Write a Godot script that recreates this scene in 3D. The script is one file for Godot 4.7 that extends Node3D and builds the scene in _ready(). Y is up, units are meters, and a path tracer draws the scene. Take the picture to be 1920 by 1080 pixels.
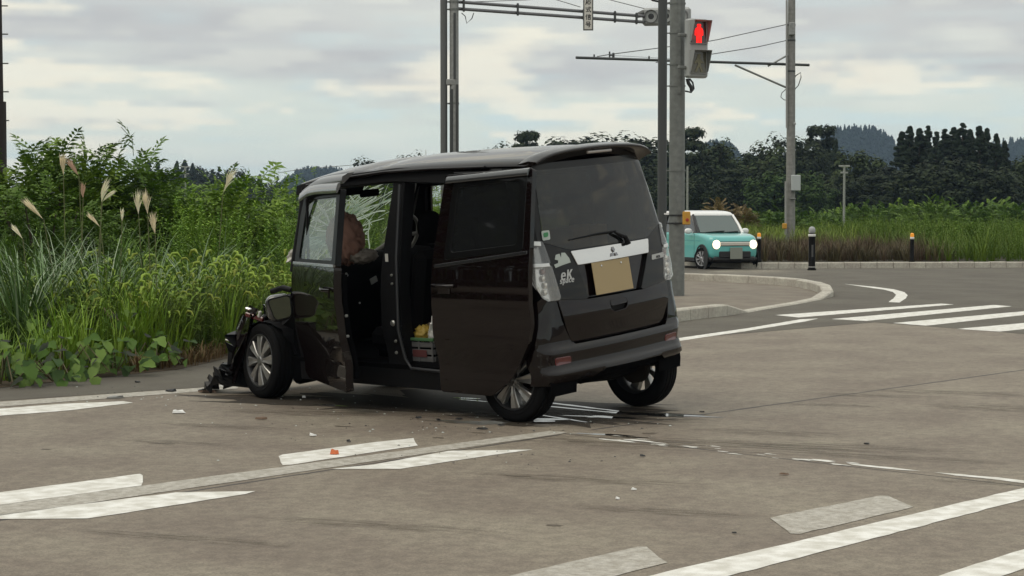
extends Node3D

const VAN_TURN := 0.849
var MATS := {}
var taken := {}


class MB:
	var v := PackedVector3Array()
	var n := PackedVector3Array()
	var t := PackedVector2Array()
	var c := PackedColorArray()
	var col := Color(1, 1, 1)
	var tinted := false
	var has_uv := false
	var xf := Transform3D.IDENTITY

	func tri(a: Vector3, b: Vector3, d: Vector3, na: Vector3, nb: Vector3, nd: Vector3, ua := Vector2.ZERO, ub := Vector2.ZERO, ud := Vector2.ZERO) -> void:
		if (b - a).cross(d - a).dot(na + nb + nd) > 0.0:
			v.append(xf * a); v.append(xf * d); v.append(xf * b)
			n.append((xf.basis * na).normalized()); n.append((xf.basis * nd).normalized()); n.append((xf.basis * nb).normalized())
			if has_uv:
				t.append(ua); t.append(ud); t.append(ub)
		else:
			v.append(xf * a); v.append(xf * b); v.append(xf * d)
			n.append((xf.basis * na).normalized()); n.append((xf.basis * nb).normalized()); n.append((xf.basis * nd).normalized())
			if has_uv:
				t.append(ua); t.append(ub); t.append(ud)
		if tinted:
			c.append(col); c.append(col); c.append(col)

	func flat(a: Vector3, b: Vector3, d: Vector3, out: Vector3) -> void:
		var g := (b - a).cross(d - a)
		if g.length_squared() < 1e-16:
			return
		g = g.normalized()
		if g.dot(out) < 0.0:
			g = -g
		tri(a, b, d, g, g, g)

	func quad(a: Vector3, b: Vector3, d: Vector3, e: Vector3, out: Vector3) -> void:
		flat(a, b, d, out)
		flat(a, d, e, out)

	func quads(a: Vector3, b: Vector3, d: Vector3, e: Vector3, na: Vector3, nb: Vector3, nd: Vector3, ne: Vector3) -> void:
		tri(a, b, d, na, nb, nd)
		tri(a, d, e, na, nd, ne)

	func box(at: Vector3, size: Vector3, bevel := 0.0, turn := Basis.IDENTITY) -> void:
		var keep := xf
		xf = xf * Transform3D(turn, at)
		var h := size / 2.0
		var b := minf(bevel, minf(h.x, minf(h.y, h.z)) * 0.8)
		for axis in 3:
			var i := (axis + 1) % 3
			var j := (axis + 2) % 3
			for s in [-1.0, 1.0]:
				var o := Vector3.ZERO
				o[axis] = s
				var q: Array[Vector3] = []
				for k in [[-1, -1], [1, -1], [1, 1], [-1, 1]]:
					var p := Vector3.ZERO
					p[axis] = s * h[axis]
					p[i] = k[0] * (h[i] - b)
					p[j] = k[1] * (h[j] - b)
					q.append(p)
				quad(q[0], q[1], q[2], q[3], o)
			if b > 0.0:
				for si in [-1.0, 1.0]:
					for sj in [-1.0, 1.0]:
						var q2: Array[Vector3] = []
						for k in [[-1, 0], [1, 0], [1, 1], [-1, 1]]:
							var p := Vector3.ZERO
							p[axis] = k[0] * (h[axis] - b)
							p[i] = si * (h[i] - (b if k[1] == 1 else 0.0))
							p[j] = sj * (h[j] - (0.0 if k[1] == 1 else b))
							q2.append(p)
						var o := Vector3.ZERO
						o[i] = si
						o[j] = sj
						quad(q2[0], q2[1], q2[2], q2[3], o)
		if b > 0.0:
			for sx in [-1.0, 1.0]:
				for sy in [-1.0, 1.0]:
					for sz in [-1.0, 1.0]:
						flat(Vector3(sx * h.x, sy * (h.y - b), sz * (h.z - b)), Vector3(sx * (h.x - b), sy * h.y, sz * (h.z - b)), Vector3(sx * (h.x - b), sy * (h.y - b), sz * h.z), Vector3(sx, sy, sz))
		xf = keep

	func tube(pts: Array, radius, sides := 10, caps := true) -> void:
		var up := Vector3.UP
		var rings := []
		for k in pts.size():
			var d: Vector3 = (pts[mini(k + 1, pts.size() - 1)] - pts[maxi(k - 1, 0)]).normalized()
			if absf(d.dot(up)) > 0.95:
				up = Vector3.RIGHT if absf(d.x) < 0.9 else Vector3.BACK
			var a := up.cross(d).normalized()
			var b := d.cross(a).normalized()
			up = b
			var ring := []
			var r: float = radius[k] if radius is Array else radius
			for s in sides:
				var o := a * cos(TAU * s / sides) + b * sin(TAU * s / sides)
				ring.append([pts[k] + o * r, o])
			rings.append(ring)
		for k in pts.size() - 1:
			for s in sides:
				var p: Array = rings[k][s]
				var q: Array = rings[k][(s + 1) % sides]
				var r2: Array = rings[k + 1][(s + 1) % sides]
				var w: Array = rings[k + 1][s]
				quads(p[0], q[0], r2[0], w[0], p[1], q[1], r2[1], w[1])
		if caps:
			for e in [0, pts.size() - 1]:
				var d: Vector3 = (pts[1] - pts[0]) * -1.0 if e == 0 else pts[e] - pts[e - 1]
				for s in range(1, sides - 1):
					flat(rings[e][0][0], rings[e][s][0], rings[e][s + 1][0], d)

	# a profile of (radius, height) turned about the y axis
	func lathe(profile: Array, sides := 20) -> void:
		var nn := []
		for k in profile.size() - 1:
			var d: Vector2 = (profile[k + 1] - profile[k]).normalized()
			nn.append(Vector2(d.y, -d.x))
		for k in profile.size() - 1:
			var p: Vector2 = profile[k]
			var q: Vector2 = profile[k + 1]
			var np: Vector2 = nn[k]
			var nq: Vector2 = nn[k]
			if k > 0 and nn[k - 1].dot(nn[k]) > 0.7:
				np = (nn[k - 1] + nn[k]).normalized()
			if k < nn.size() - 1 and nn[k + 1].dot(nn[k]) > 0.7:
				nq = (nn[k + 1] + nn[k]).normalized()
			for s in sides:
				var a := Vector3(cos(TAU * s / sides), 0, sin(TAU * s / sides))
				var b := Vector3(cos(TAU * (s + 1) / sides), 0, sin(TAU * (s + 1) / sides))
				var pa := a * p.x + Vector3.UP * p.y
				var pb := b * p.x + Vector3.UP * p.y
				var qa := a * q.x + Vector3.UP * q.y
				var qb := b * q.x + Vector3.UP * q.y
				var npa := a * np.x + Vector3.UP * np.y
				var npb := b * np.x + Vector3.UP * np.y
				var nqa := a * nq.x + Vector3.UP * nq.y
				var nqb := b * nq.x + Vector3.UP * nq.y
				if p.x > 1e-5:
					tri(pa, pb, qb, npa, npb, nqb)
				if q.x > 1e-5:
					tri(pa, qb, qa, npa, nqb, nqa)

	# a flat outline in x, y pushed out along z from 0 to depth
	func prism(poly: PackedVector2Array, depth: float) -> void:
		var idx := Geometry2D.triangulate_polygon(poly)
		for k in range(0, idx.size(), 3):
			var a := poly[idx[k]]
			var b := poly[idx[k + 1]]
			var d := poly[idx[k + 2]]
			flat(Vector3(a.x, a.y, depth), Vector3(b.x, b.y, depth), Vector3(d.x, d.y, depth), Vector3(0, 0, depth))
			flat(Vector3(a.x, a.y, 0), Vector3(b.x, b.y, 0), Vector3(d.x, d.y, 0), Vector3(0, 0, -depth))
		var turn := -1.0 if Geometry2D.is_polygon_clockwise(poly) else 1.0
		for k in poly.size():
			var a := poly[k]
			var b := poly[(k + 1) % poly.size()]
			var o := Vector3(b.y - a.y, a.x - b.x, 0) * turn
			quad(Vector3(a.x, a.y, 0), Vector3(b.x, b.y, 0), Vector3(b.x, b.y, depth), Vector3(a.x, a.y, depth), o)

	# a four-sided plate of the given thickness along x
	func prism_side(a: Vector3, b: Vector3, d: Vector3, e: Vector3, thick: float) -> void:
		var t := Vector3(thick / 2, 0, 0)
		quad(a - t, b - t, d - t, e - t, Vector3.LEFT)
		quad(a + t, b + t, d + t, e + t, Vector3.RIGHT)
		var m := (a + b + d + e) / 4.0
		for q in [[a, b], [b, d], [d, e], [e, a]]:
			quad(q[0] - t, q[1] - t, q[1] + t, q[0] + t, (q[0] + q[1]) / 2 - m)

	# rings of equal length, joined in order with smooth normals
	func loft(rings: Array, closed := true, caps := true) -> void:
		var m: int = rings[0].size()
		var nn := []
		var mid := Vector3.ZERO
		for r in rings:
			for p in r:
				mid += p
		mid /= m * rings.size()
		for i in rings.size():
			var row := []
			for j in m:
				var jn := (j + 1) % m if closed else mini(j + 1, m - 1)
				var jp := (j + m - 1) % m if closed else maxi(j - 1, 0)
				var du: Vector3 = rings[mini(i + 1, rings.size() - 1)][j] - rings[maxi(i - 1, 0)][j]
				var dv: Vector3 = rings[i][jn] - rings[i][jp]
				var g := du.cross(dv)
				if g.length_squared() < 1e-14:
					g = rings[i][j] - mid
				g = g.normalized()
				if closed:
					var cc := Vector3.ZERO
					for p in rings[i]:
						cc += p
					cc /= m
					var rel: Vector3 = rings[i][j] - cc
					if rel.length() > 1e-4 and g.dot(rel) < 0.0:
						g = -g
				row.append(g)
			nn.append(row)
		for i in rings.size() - 1:
			for j in (m if closed else m - 1):
				var k := (j + 1) % m
				quads(rings[i][j], rings[i][k], rings[i + 1][k], rings[i + 1][j], nn[i][j], nn[i][k], nn[i + 1][k], nn[i + 1][j])
		if caps and closed:
			for e in [0, rings.size() - 1]:
				var cc := Vector3.ZERO
				for p in rings[e]:
					cc += p
				cc /= m
				for j in m:
					flat(cc, rings[e][j], rings[e][(j + 1) % m], cc - mid)

	func mesh() -> ArrayMesh:
		var a := []
		a.resize(Mesh.ARRAY_MAX)
		a[Mesh.ARRAY_VERTEX] = v
		a[Mesh.ARRAY_NORMAL] = n
		if has_uv:
			a[Mesh.ARRAY_TEX_UV] = t
		if tinted:
			a[Mesh.ARRAY_COLOR] = c
		var m := ArrayMesh.new()
		m.add_surface_from_arrays(Mesh.PRIMITIVE_TRIANGLES, a)
		return m


# ---------- naming and tagging ----------
func numbered(called: String) -> String:
	var k: int = taken.get(called, -1) + 1
	taken[called] = k
	return called if k == 0 else "%s_%03d" % [called, k]


func tag(o: Node, label := "", category := "", group := "", kind := "") -> void:
	if label:
		o.set_meta("label", label)
	if category:
		o.set_meta("category", category)
	if group:
		o.set_meta("group", group)
	if kind:
		o.set_meta("kind", kind)


func thing(called: String, at := Vector3.ZERO, turn := 0.0) -> Node3D:
	var o := Node3D.new()
	o.name = numbered(called)
	add_child(o)
	o.position = at
	o.rotation.y = turn
	return o


func put(called: String, shape, m: Material, parent: Node = null, where := Transform3D.IDENTITY) -> MeshInstance3D:
	var o := MeshInstance3D.new()
	o.mesh = shape.mesh() if shape is MB else shape
	if shape is MB:
		o.mesh.surface_set_material(0, m)
	else:
		o.set_surface_override_material(0, m)
	if parent == null:
		o.name = numbered(called)
		add_child(o)
	else:
		o.name = called
		if parent.has_node(NodePath(called)):
			var k := 1
			while parent.has_node(NodePath("%s_%03d" % [called, k])):
				k += 1
			o.name = "%s_%03d" % [called, k]
		parent.add_child(o, true)
	o.transform = where
	return o


func copy(o: Node3D, at: Vector3, turn := 0.0, size := Vector3.ONE) -> Node3D:
	var base := String(o.name).rstrip("0123456789").rstrip("_")
	var c: Node3D = o.duplicate()
	c.name = numbered(base)
	add_child(c)
	c.transform = Transform3D(Basis(Vector3.UP, turn).scaled_local(size), at)
	return c


func many(called: String, shape: Mesh, m: Material, places: Array, colors: Array, parent: Node = null) -> MultiMeshInstance3D:
	var mm := MultiMesh.new()
	mm.transform_format = MultiMesh.TRANSFORM_3D
	mm.use_colors = not colors.is_empty()
	mm.mesh = shape
	mm.instance_count = places.size()
	for k in places.size():
		mm.set_instance_transform(k, places[k])
		if mm.use_colors:
			mm.set_instance_color(k, colors[k])
	var o := MultiMeshInstance3D.new()
	o.multimesh = mm
	o.material_override = m
	if parent:
		o.name = called
		parent.add_child(o, true)
	else:
		o.name = numbered(called)
		add_child(o)
	return o


# ---------- materials ----------
func M(called: String, r: float, g: float, b: float, rough := 0.8, metal := 0.0, more := {}) -> StandardMaterial3D:
	if MATS.has(called):
		return MATS[called]
	var m := StandardMaterial3D.new()
	m.resource_name = called
	m.albedo_color = Color(r, g, b, more.get("alpha", 1.0)).linear_to_srgb()
	m.roughness = rough
	m.metallic = metal
	m.cull_mode = BaseMaterial3D.CULL_DISABLED
	if more.has("alpha"):
		m.transparency = BaseMaterial3D.TRANSPARENCY_ALPHA
		m.albedo_color.a = more.alpha
	if more.has("coat"):
		m.clearcoat_enabled = true
		m.clearcoat = more.coat
		m.clearcoat_roughness = more.get("coat_rough", 0.03)
	if more.has("tinted"):
		m.vertex_color_use_as_albedo = true
	if more.has("spec"):
		m.metallic_specular = more.spec
	if more.has("glow"):
		m.emission_enabled = true
		m.emission = more.glow
		m.emission_energy_multiplier = more.get("power", 1.0)
	if more.has("back"):
		m.backlight_enabled = true
		m.backlight = more.back
	if more.has("tex"):
		m.albedo_texture = more.tex
		m.uv1_triplanar = true
		m.uv1_world_triplanar = more.get("world", true)
		m.uv1_scale = Vector3.ONE / more.get("size", 1.0)
	if more.has("tex2"):
		m.detail_enabled = true
		m.detail_albedo = more.tex2
		m.detail_blend_mode = BaseMaterial3D.BLEND_MODE_MUL
		m.detail_uv_layer = BaseMaterial3D.DETAIL_UV_2
		m.uv2_triplanar = true
		m.uv2_world_triplanar = true
		m.uv2_scale = Vector3.ONE / more.get("size2", 10.0)
	if more.has("bump"):
		m.heightmap_enabled = true
		m.heightmap_texture = more.bump
		m.heightmap_scale = more.get("bump_cm", 0.3)
	if more.has("rough_tex"):
		m.roughness_texture = more.rough_tex
	MATS[called] = m
	return m


# a tiling grey picture: layers of noise, each [seed, frequency, octaves, weight], run through low..high
func noise_tex(side: int, layers: Array, low: Color, high: Color, contrast := 1.0, stretch := Vector2.ONE) -> ImageTexture:
	var acc := PackedFloat32Array()
	acc.resize(side * side)
	for l in layers:
		var f := FastNoiseLite.new()
		f.seed = l[0]
		f.frequency = l[1]
		f.noise_type = FastNoiseLite.TYPE_SIMPLEX_SMOOTH
		f.fractal_octaves = l[2]
		var im := f.get_seamless_image(int(side / stretch.x), int(side / stretch.y), false, false, 0.12)
		if stretch != Vector2.ONE:
			im.resize(side, side, Image.INTERPOLATE_CUBIC)
		im.convert(Image.FORMAT_L8)
		var d := im.get_data()
		for k in acc.size():
			acc[k] += (d[k] / 255.0 - 0.5) * l[3]
	var out := PackedByteArray()
	out.resize(side * side * 3)
	var a := low.linear_to_srgb()
	var b := high.linear_to_srgb()
	for k in acc.size():
		var x := clampf(acc[k] * contrast + 0.5, 0.0, 1.0)
		out[k * 3] = int(255.0 * lerpf(a.r, b.r, x))
		out[k * 3 + 1] = int(255.0 * lerpf(a.g, b.g, x))
		out[k * 3 + 2] = int(255.0 * lerpf(a.b, b.b, x))
	return ImageTexture.create_from_image(Image.create_from_data(side, side, false, Image.FORMAT_RGB8, out))


# ---------- shapes ----------
func poly(a: Array) -> PackedVector2Array:
	var p := PackedVector2Array()
	for q in a:
		p.append(q if q is Vector2 else Vector2(q[0], q[1]))
	return p


# rounds the corners of an outline
func rounded(p: PackedVector2Array, r: float, steps := 4) -> PackedVector2Array:
	var o := PackedVector2Array()
	for k in p.size():
		var a := p[(k + p.size() - 1) % p.size()]
		var b := p[k]
		var c := p[(k + 1) % p.size()]
		var d := minf(r, minf(a.distance_to(b), c.distance_to(b)) * 0.45)
		var s := b + (a - b).normalized() * d
		var e := b + (c - b).normalized() * d
		for i in steps + 1:
			var t := float(i) / steps
			o.append(s.lerp(b, t).lerp(b.lerp(e, t), t))
	return o


# a curved panel: the outline, less its holes, is cut into cells and laid on the surface on_surface(u, v); the rim is turned in by thick
func patch(mb: MB, outline: PackedVector2Array, holes: Array, on_surface: Callable, thick := 0.015, cell := 0.06, off := 0.0) -> void:
	var lo := outline[0]
	var hi := outline[0]
	for p in outline:
		lo = lo.min(p)
		hi = hi.max(p)
	var nx := maxi(1, ceili((hi.x - lo.x) / cell))
	var ny := maxi(1, ceili((hi.y - lo.y) / cell))
	var st := (hi - lo) / Vector2(nx, ny)
	var known := {}
	for i in nx:
		for j in ny:
			var o := lo + st * Vector2(i, j)
			var pieces := Geometry2D.intersect_polygons(outline, PackedVector2Array([o, o + Vector2(st.x, 0), o + st, o + Vector2(0, st.y)]))
			for h in holes:
				var next: Array[PackedVector2Array] = []
				for p in pieces:
					for q in Geometry2D.clip_polygons(p, h):
						next.append(q)
				pieces = next
			for p in pieces:
				var idx := Geometry2D.triangulate_polygon(p)
				for k in range(0, idx.size(), 3):
					var pn := []
					for m in 3:
						pn.append(_on(p[idx[k + m]], on_surface, off, known))
					mb.tri(pn[0][0], pn[1][0], pn[2][0], pn[0][1], pn[1][1], pn[2][1])
	if thick <= 0.0:
		return
	var loops := [outline]
	loops.append_array(holes)
	for l in loops.size():
		var p: PackedVector2Array = loops[l]
		var turn := (-1.0 if Geometry2D.is_polygon_clockwise(p) else 1.0) * (1.0 if l == 0 else -1.0)
		for k in p.size():
			var a := p[k]
			var b := p[(k + 1) % p.size()]
			var steps := maxi(1, ceili(a.distance_to(b) / cell))
			for s in steps:
				var x := a.lerp(b, float(s) / steps)
				var y := a.lerp(b, float(s + 1) / steps)
				var q: Array = _on(x, on_surface, off, known)
				var r: Array = _on(y, on_surface, off, known)
				var side: Vector3 = (r[0] - q[0]).cross(q[1])
				var e := Vector2(y.y - x.y, x.x - y.x).normalized() * turn * 0.004
				var o: Vector3 = on_surface.call(x.x + e.x, x.y + e.y) - on_surface.call(x.x, x.y)
				if side.dot(o) < 0.0:
					side = -side
				var lip := minf(0.004, thick * 0.4)
				var q1: Vector3 = q[0] + side.normalized() * lip * 0.8 - q[1] * lip
				var r1: Vector3 = r[0] + side.normalized() * lip * 0.8 - r[1] * lip
				mb.quads(q[0], r[0], r1, q1, q[1], r[1], side.normalized(), side.normalized())
				mb.quad(q1, r1, r1 - r[1] * thick, q1 - q[1] * thick, side)


func _on(p: Vector2, on_surface: Callable, off: float, known: Dictionary) -> Array:
	var key := p.snapped(Vector2(1e-5, 1e-5))
	if known.has(key):
		return known[key]
	var e := 0.004
	var at: Vector3 = on_surface.call(p.x, p.y)
	var du: Vector3 = on_surface.call(p.x + e, p.y) - on_surface.call(p.x - e, p.y)
	var dv: Vector3 = on_surface.call(p.x, p.y + e) - on_surface.call(p.x, p.y - e)
	var g := du.cross(dv).normalized()
	known[key] = [at + g * off, g]
	return known[key]


func curve(keys: Array, x: float) -> float:
	if x <= keys[0][0]:
		return keys[0][1]
	for k in keys.size() - 1:
		if x <= keys[k + 1][0]:
			var t: float = (x - keys[k][0]) / (keys[k + 1][0] - keys[k][0])
			var a: float = keys[maxi(k - 1, 0)][1]
			var d: float = keys[mini(k + 2, keys.size() - 1)][1]
			var m0: float = (keys[k + 1][1] - a) / (keys[k + 1][0] - keys[maxi(k - 1, 0)][0]) * (keys[k + 1][0] - keys[k][0])
			var m1: float = (d - keys[k][1]) / (keys[mini(k + 2, keys.size() - 1)][0] - keys[k][0]) * (keys[k + 1][0] - keys[k][0])
			return (2 * t * t * t - 3 * t * t + 1) * keys[k][1] + (t * t * t - 2 * t * t + t) * m0 + (3 * t * t - 2 * t * t * t) * keys[k + 1][1] + (t * t * t - t * t) * m1
	return keys[keys.size() - 1][1]


func ring(cx: float, cy: float, hw: float, hh: float, r: float, z: float, steps := 4) -> Array:
	var o := []
	for q in 4:
		var sx := 1.0 if q == 0 or q == 3 else -1.0
		var sy := 1.0 if q < 2 else -1.0
		for s in steps + 1:
			var a := PI / 2 * (q + float(s) / steps)
			o.append(Vector3(cx + sx * (hw - r) + r * cos(a), cy + sy * (hh - r) + r * sin(a), z))
	return o


func lettering(called: String, words: String, height: float, m: Material, parent: Node, where: Transform3D, slant := 0.0, bold := true) -> MeshInstance3D:
	var tm := TextMesh.new()
	var f := SystemFont.new()
	f.font_names = PackedStringArray(["Droid Sans"])
	f.font_weight = 700 if bold else 400
	tm.font = f
	tm.font_size = 64
	tm.pixel_size = height / 46.0
	tm.depth = 0.003
	tm.text = words
	var o := put(called, tm, m, parent, where)
	if slant != 0.0:
		o.transform = where * Transform3D(Basis(Vector3.RIGHT, Vector3(slant, 1, 0), Vector3.BACK), Vector3.ZERO)
	return o


# ---------- camera, sky, sun ----------
func make_view() -> void:
	var cam := Camera3D.new()
	cam.name = "camera"
	add_child(cam)
	cam.position = Vector3(0, 1.38, 0)
	cam.rotation.x = -atan(142.0 / 3500.0)
	cam.fov = rad_to_deg(2.0 * atan(540.0 / 3500.0))
	cam.near = 0.1
	cam.far = 6000.0
	cam.current = true
	var e := Environment.new()
	e.background_mode = Environment.BG_SKY
	e.tonemap_mode = Environment.TONE_MAPPER_LINEAR
	e.tonemap_exposure = 1.0
	e.sdfgi_enabled = true
	e.ssao_enabled = true
	e.ssil_enabled = true
	e.fog_enabled = true
	e.fog_density = 0.0002
	e.fog_light_color = Color(0.70, 0.80, 0.92)
	var sky := Sky.new()
	var pm := PanoramaSkyMaterial.new()
	pm.panorama = make_sky()
	sky.sky_material = pm
	e.sky = sky
	var we := WorldEnvironment.new()
	we.name = "surroundings"
	we.environment = e
	add_child(we)
	var sun := DirectionalLight3D.new()
	sun.name = "sun"
	sun.light_energy = 0.35
	sun.light_color = Color(1.0, 0.95, 0.88)
	sun.light_angular_distance = 40.0
	sun.shadow_enabled = true
	sun.rotation_degrees = Vector3(-58, -60, 0)
	add_child(sun)


# an overcast sky: layers of cloud on a plane overhead, seen in perspective, thinner and paler towards the horizon
func make_sky() -> ImageTexture:
	var w := 4096
	var h := 2048
	var big := FastNoiseLite.new()
	big.seed = 11
	big.noise_type = FastNoiseLite.TYPE_SIMPLEX_SMOOTH
	big.fractal_octaves = 5
	big.fractal_gain = 0.52
	big.frequency = 1.0
	var fine := FastNoiseLite.new()
	fine.seed = 5
	fine.noise_type = FastNoiseLite.TYPE_SIMPLEX_SMOOTH
	fine.fractal_octaves = 4
	fine.frequency = 1.0
	var lit := FastNoiseLite.new()
	lit.seed = 23
	lit.noise_type = FastNoiseLite.TYPE_SIMPLEX_SMOOTH
	lit.fractal_octaves = 4
	lit.frequency = 1.0
	var im := Image.create(w, h, false, Image.FORMAT_RGBH)
	im.fill(Color(0.12, 0.12, 0.09))
	var y := 0
	while y < h / 2:
		var el := (0.5 - (y + 0.5) / h) * PI
		var step := 2 if el < 0.16 else (4 if el < 0.45 else 16)
		if el < 0.16 and el > 0.0 and y % 2 == 0:
			step = 2
		var t := tan(el)
		for x in range(0, w, step):
			var az := (x + step * 0.5) / w * TAU
			# distance to a cloud deck that curves down to the horizon
			var r := 1.0 / (t + 0.055)
			var px := sin(az) * r
			var pz := -cos(az) * r
			var a := big.get_noise_3d(px * 0.42, pz * 0.42, 0.0) + 0.35 * fine.get_noise_3d(px * 1.3, pz * 1.3, t * 30.0)
			var b := lit.get_noise_3d(sin(az) * 5.0 + 0.4 * a, cos(az) * 5.0, t * 25.0 + 0.9 * a)
			var c := fine.get_noise_3d(sin(az) * 9.0, cos(az) * 9.0, t * 62.0 + 7.0)
			# low: pale green-blue haze; higher: grey-lilac cloud
			var up := smoothstep(0.045, 0.10, el + 0.03 * a)
			var base := Color(0.640, 0.700, 0.640).lerp(Color(0.545, 0.556, 0.548), up)
			base = base.lerp(Color(0.465, 0.475, 0.485), clampf(a * 2.2, 0.0, 1.0) * 0.8 * (0.25 + 0.75 * up))
			base = base.lerp(Color(0.655, 0.68, 0.635), clampf(-a * 1.2, 0.0, 0.8))
			base = base.lerp(Color(0.56, 0.68, 0.69), clampf(c * 1.8, 0.0, 0.7) * (1.0 - 0.6 * up))
			base = base.lerp(Color(0.90, 0.84, 0.69), smoothstep(0.17, 0.55, b + 0.6 * c + 0.2 * a) * 0.68)
			base = base.lerp(Color(0.76, 0.77, 0.69), smoothstep(0.12, 0.5, -c) * 0.4)
			var s := 1.0 + 0.62 * smoothstep(0.15, 1.2, el)
			s *= 1.17
			base = Color(base.r * s, base.g * s, base.b * s * 0.985)
			if step == 1:
				im.set_pixel(x, y, base)
			else:
				im.fill_rect(Rect2i(x, y, step, step), base)
		y += step
	return ImageTexture.create_from_image(im)


# ---------- ground ----------
func sheet(called: String, outline: PackedVector2Array, y: float, m: Material, parent: Node = null, cell := 0.0) -> MeshInstance3D:
	var mb := MB.new()
	if cell > 0.0:
		patch(mb, outline, [], func(u, v): return Vector3(u, y, v), 0.0, cell)
		for k in mb.n.size():
			mb.n[k] = Vector3.UP
	else:
		var idx := Geometry2D.triangulate_polygon(outline)
		if idx.is_empty():
			print("cannot fill ", called, outline)
		for k in range(0, idx.size(), 3):
			var a := outline[idx[k]]
			var b := outline[idx[k + 1]]
			var d := outline[idx[k + 2]]
			mb.flat(Vector3(a.x, y, a.y), Vector3(b.x, y, b.y), Vector3(d.x, y, d.y), Vector3.UP)
	var o := put(called, mb, m, parent)
	if parent == null:
		tag(o, "", "", "", "structure")
	return o


# the edges of painted lines are a little ragged
func ragged(p: PackedVector2Array, amount: float, step: float, rng: RandomNumberGenerator) -> PackedVector2Array:
	var o := PackedVector2Array()
	for k in p.size():
		var a := p[k]
		var b := p[(k + 1) % p.size()]
		var n: int = maxi(1, int(a.distance_to(b) / step))
		for i in n:
			o.append(a.lerp(b, float(i) / n) + Vector2(rng.randf_range(-1, 1), rng.randf_range(-1, 1)) * amount * (0.4 if i == 0 else 1.0))
	return o


func stain_material(k: int) -> StandardMaterial3D:
	var f := FastNoiseLite.new()
	f.seed = 60 + k
	f.frequency = 0.018
	f.fractal_octaves = 5
	var im := Image.create(256, 256, false, Image.FORMAT_RGBA8)
	for y in 256:
		for x in 256:
			var u := (x - 128.0) / 128.0
			var v := (y - 128.0) / 128.0
			var edge := clampf(1.0 - sqrt(u * u + v * v), 0.0, 1.0)
			var a := smoothstep(0.0, 0.55, f.get_noise_2d(x * 0.6, y * 1.8) + 0.28) * smoothstep(0.0, 0.5, edge)
			im.set_pixel(x, y, Color(0.36, 0.325, 0.28, a * 0.34))
	var m := StandardMaterial3D.new()
	m.resource_name = "road stain"
	m.albedo_texture = ImageTexture.create_from_image(im)
	m.transparency = BaseMaterial3D.TRANSPARENCY_ALPHA
	m.roughness = 0.6
	m.metallic_specular = 0.35
	m.cull_mode = BaseMaterial3D.CULL_DISABLED
	return m


func blob(c: Vector2, along: Vector2, rx: float, ry: float, rough: float, rng: RandomNumberGenerator, n := 34) -> PackedVector2Array:
	var o := PackedVector2Array()
	var f := FastNoiseLite.new()
	f.seed = rng.randi() % 10000
	f.frequency = 0.9
	var d := along.normalized()
	for k in n:
		var a := TAU * k / n
		var s := 1.0 + rough * f.get_noise_2d(cos(a) * 2.0, sin(a) * 2.0) * 2.0
		o.append(c + d * cos(a) * rx * s + d.orthogonal() * sin(a) * ry * s)
	return o


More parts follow.
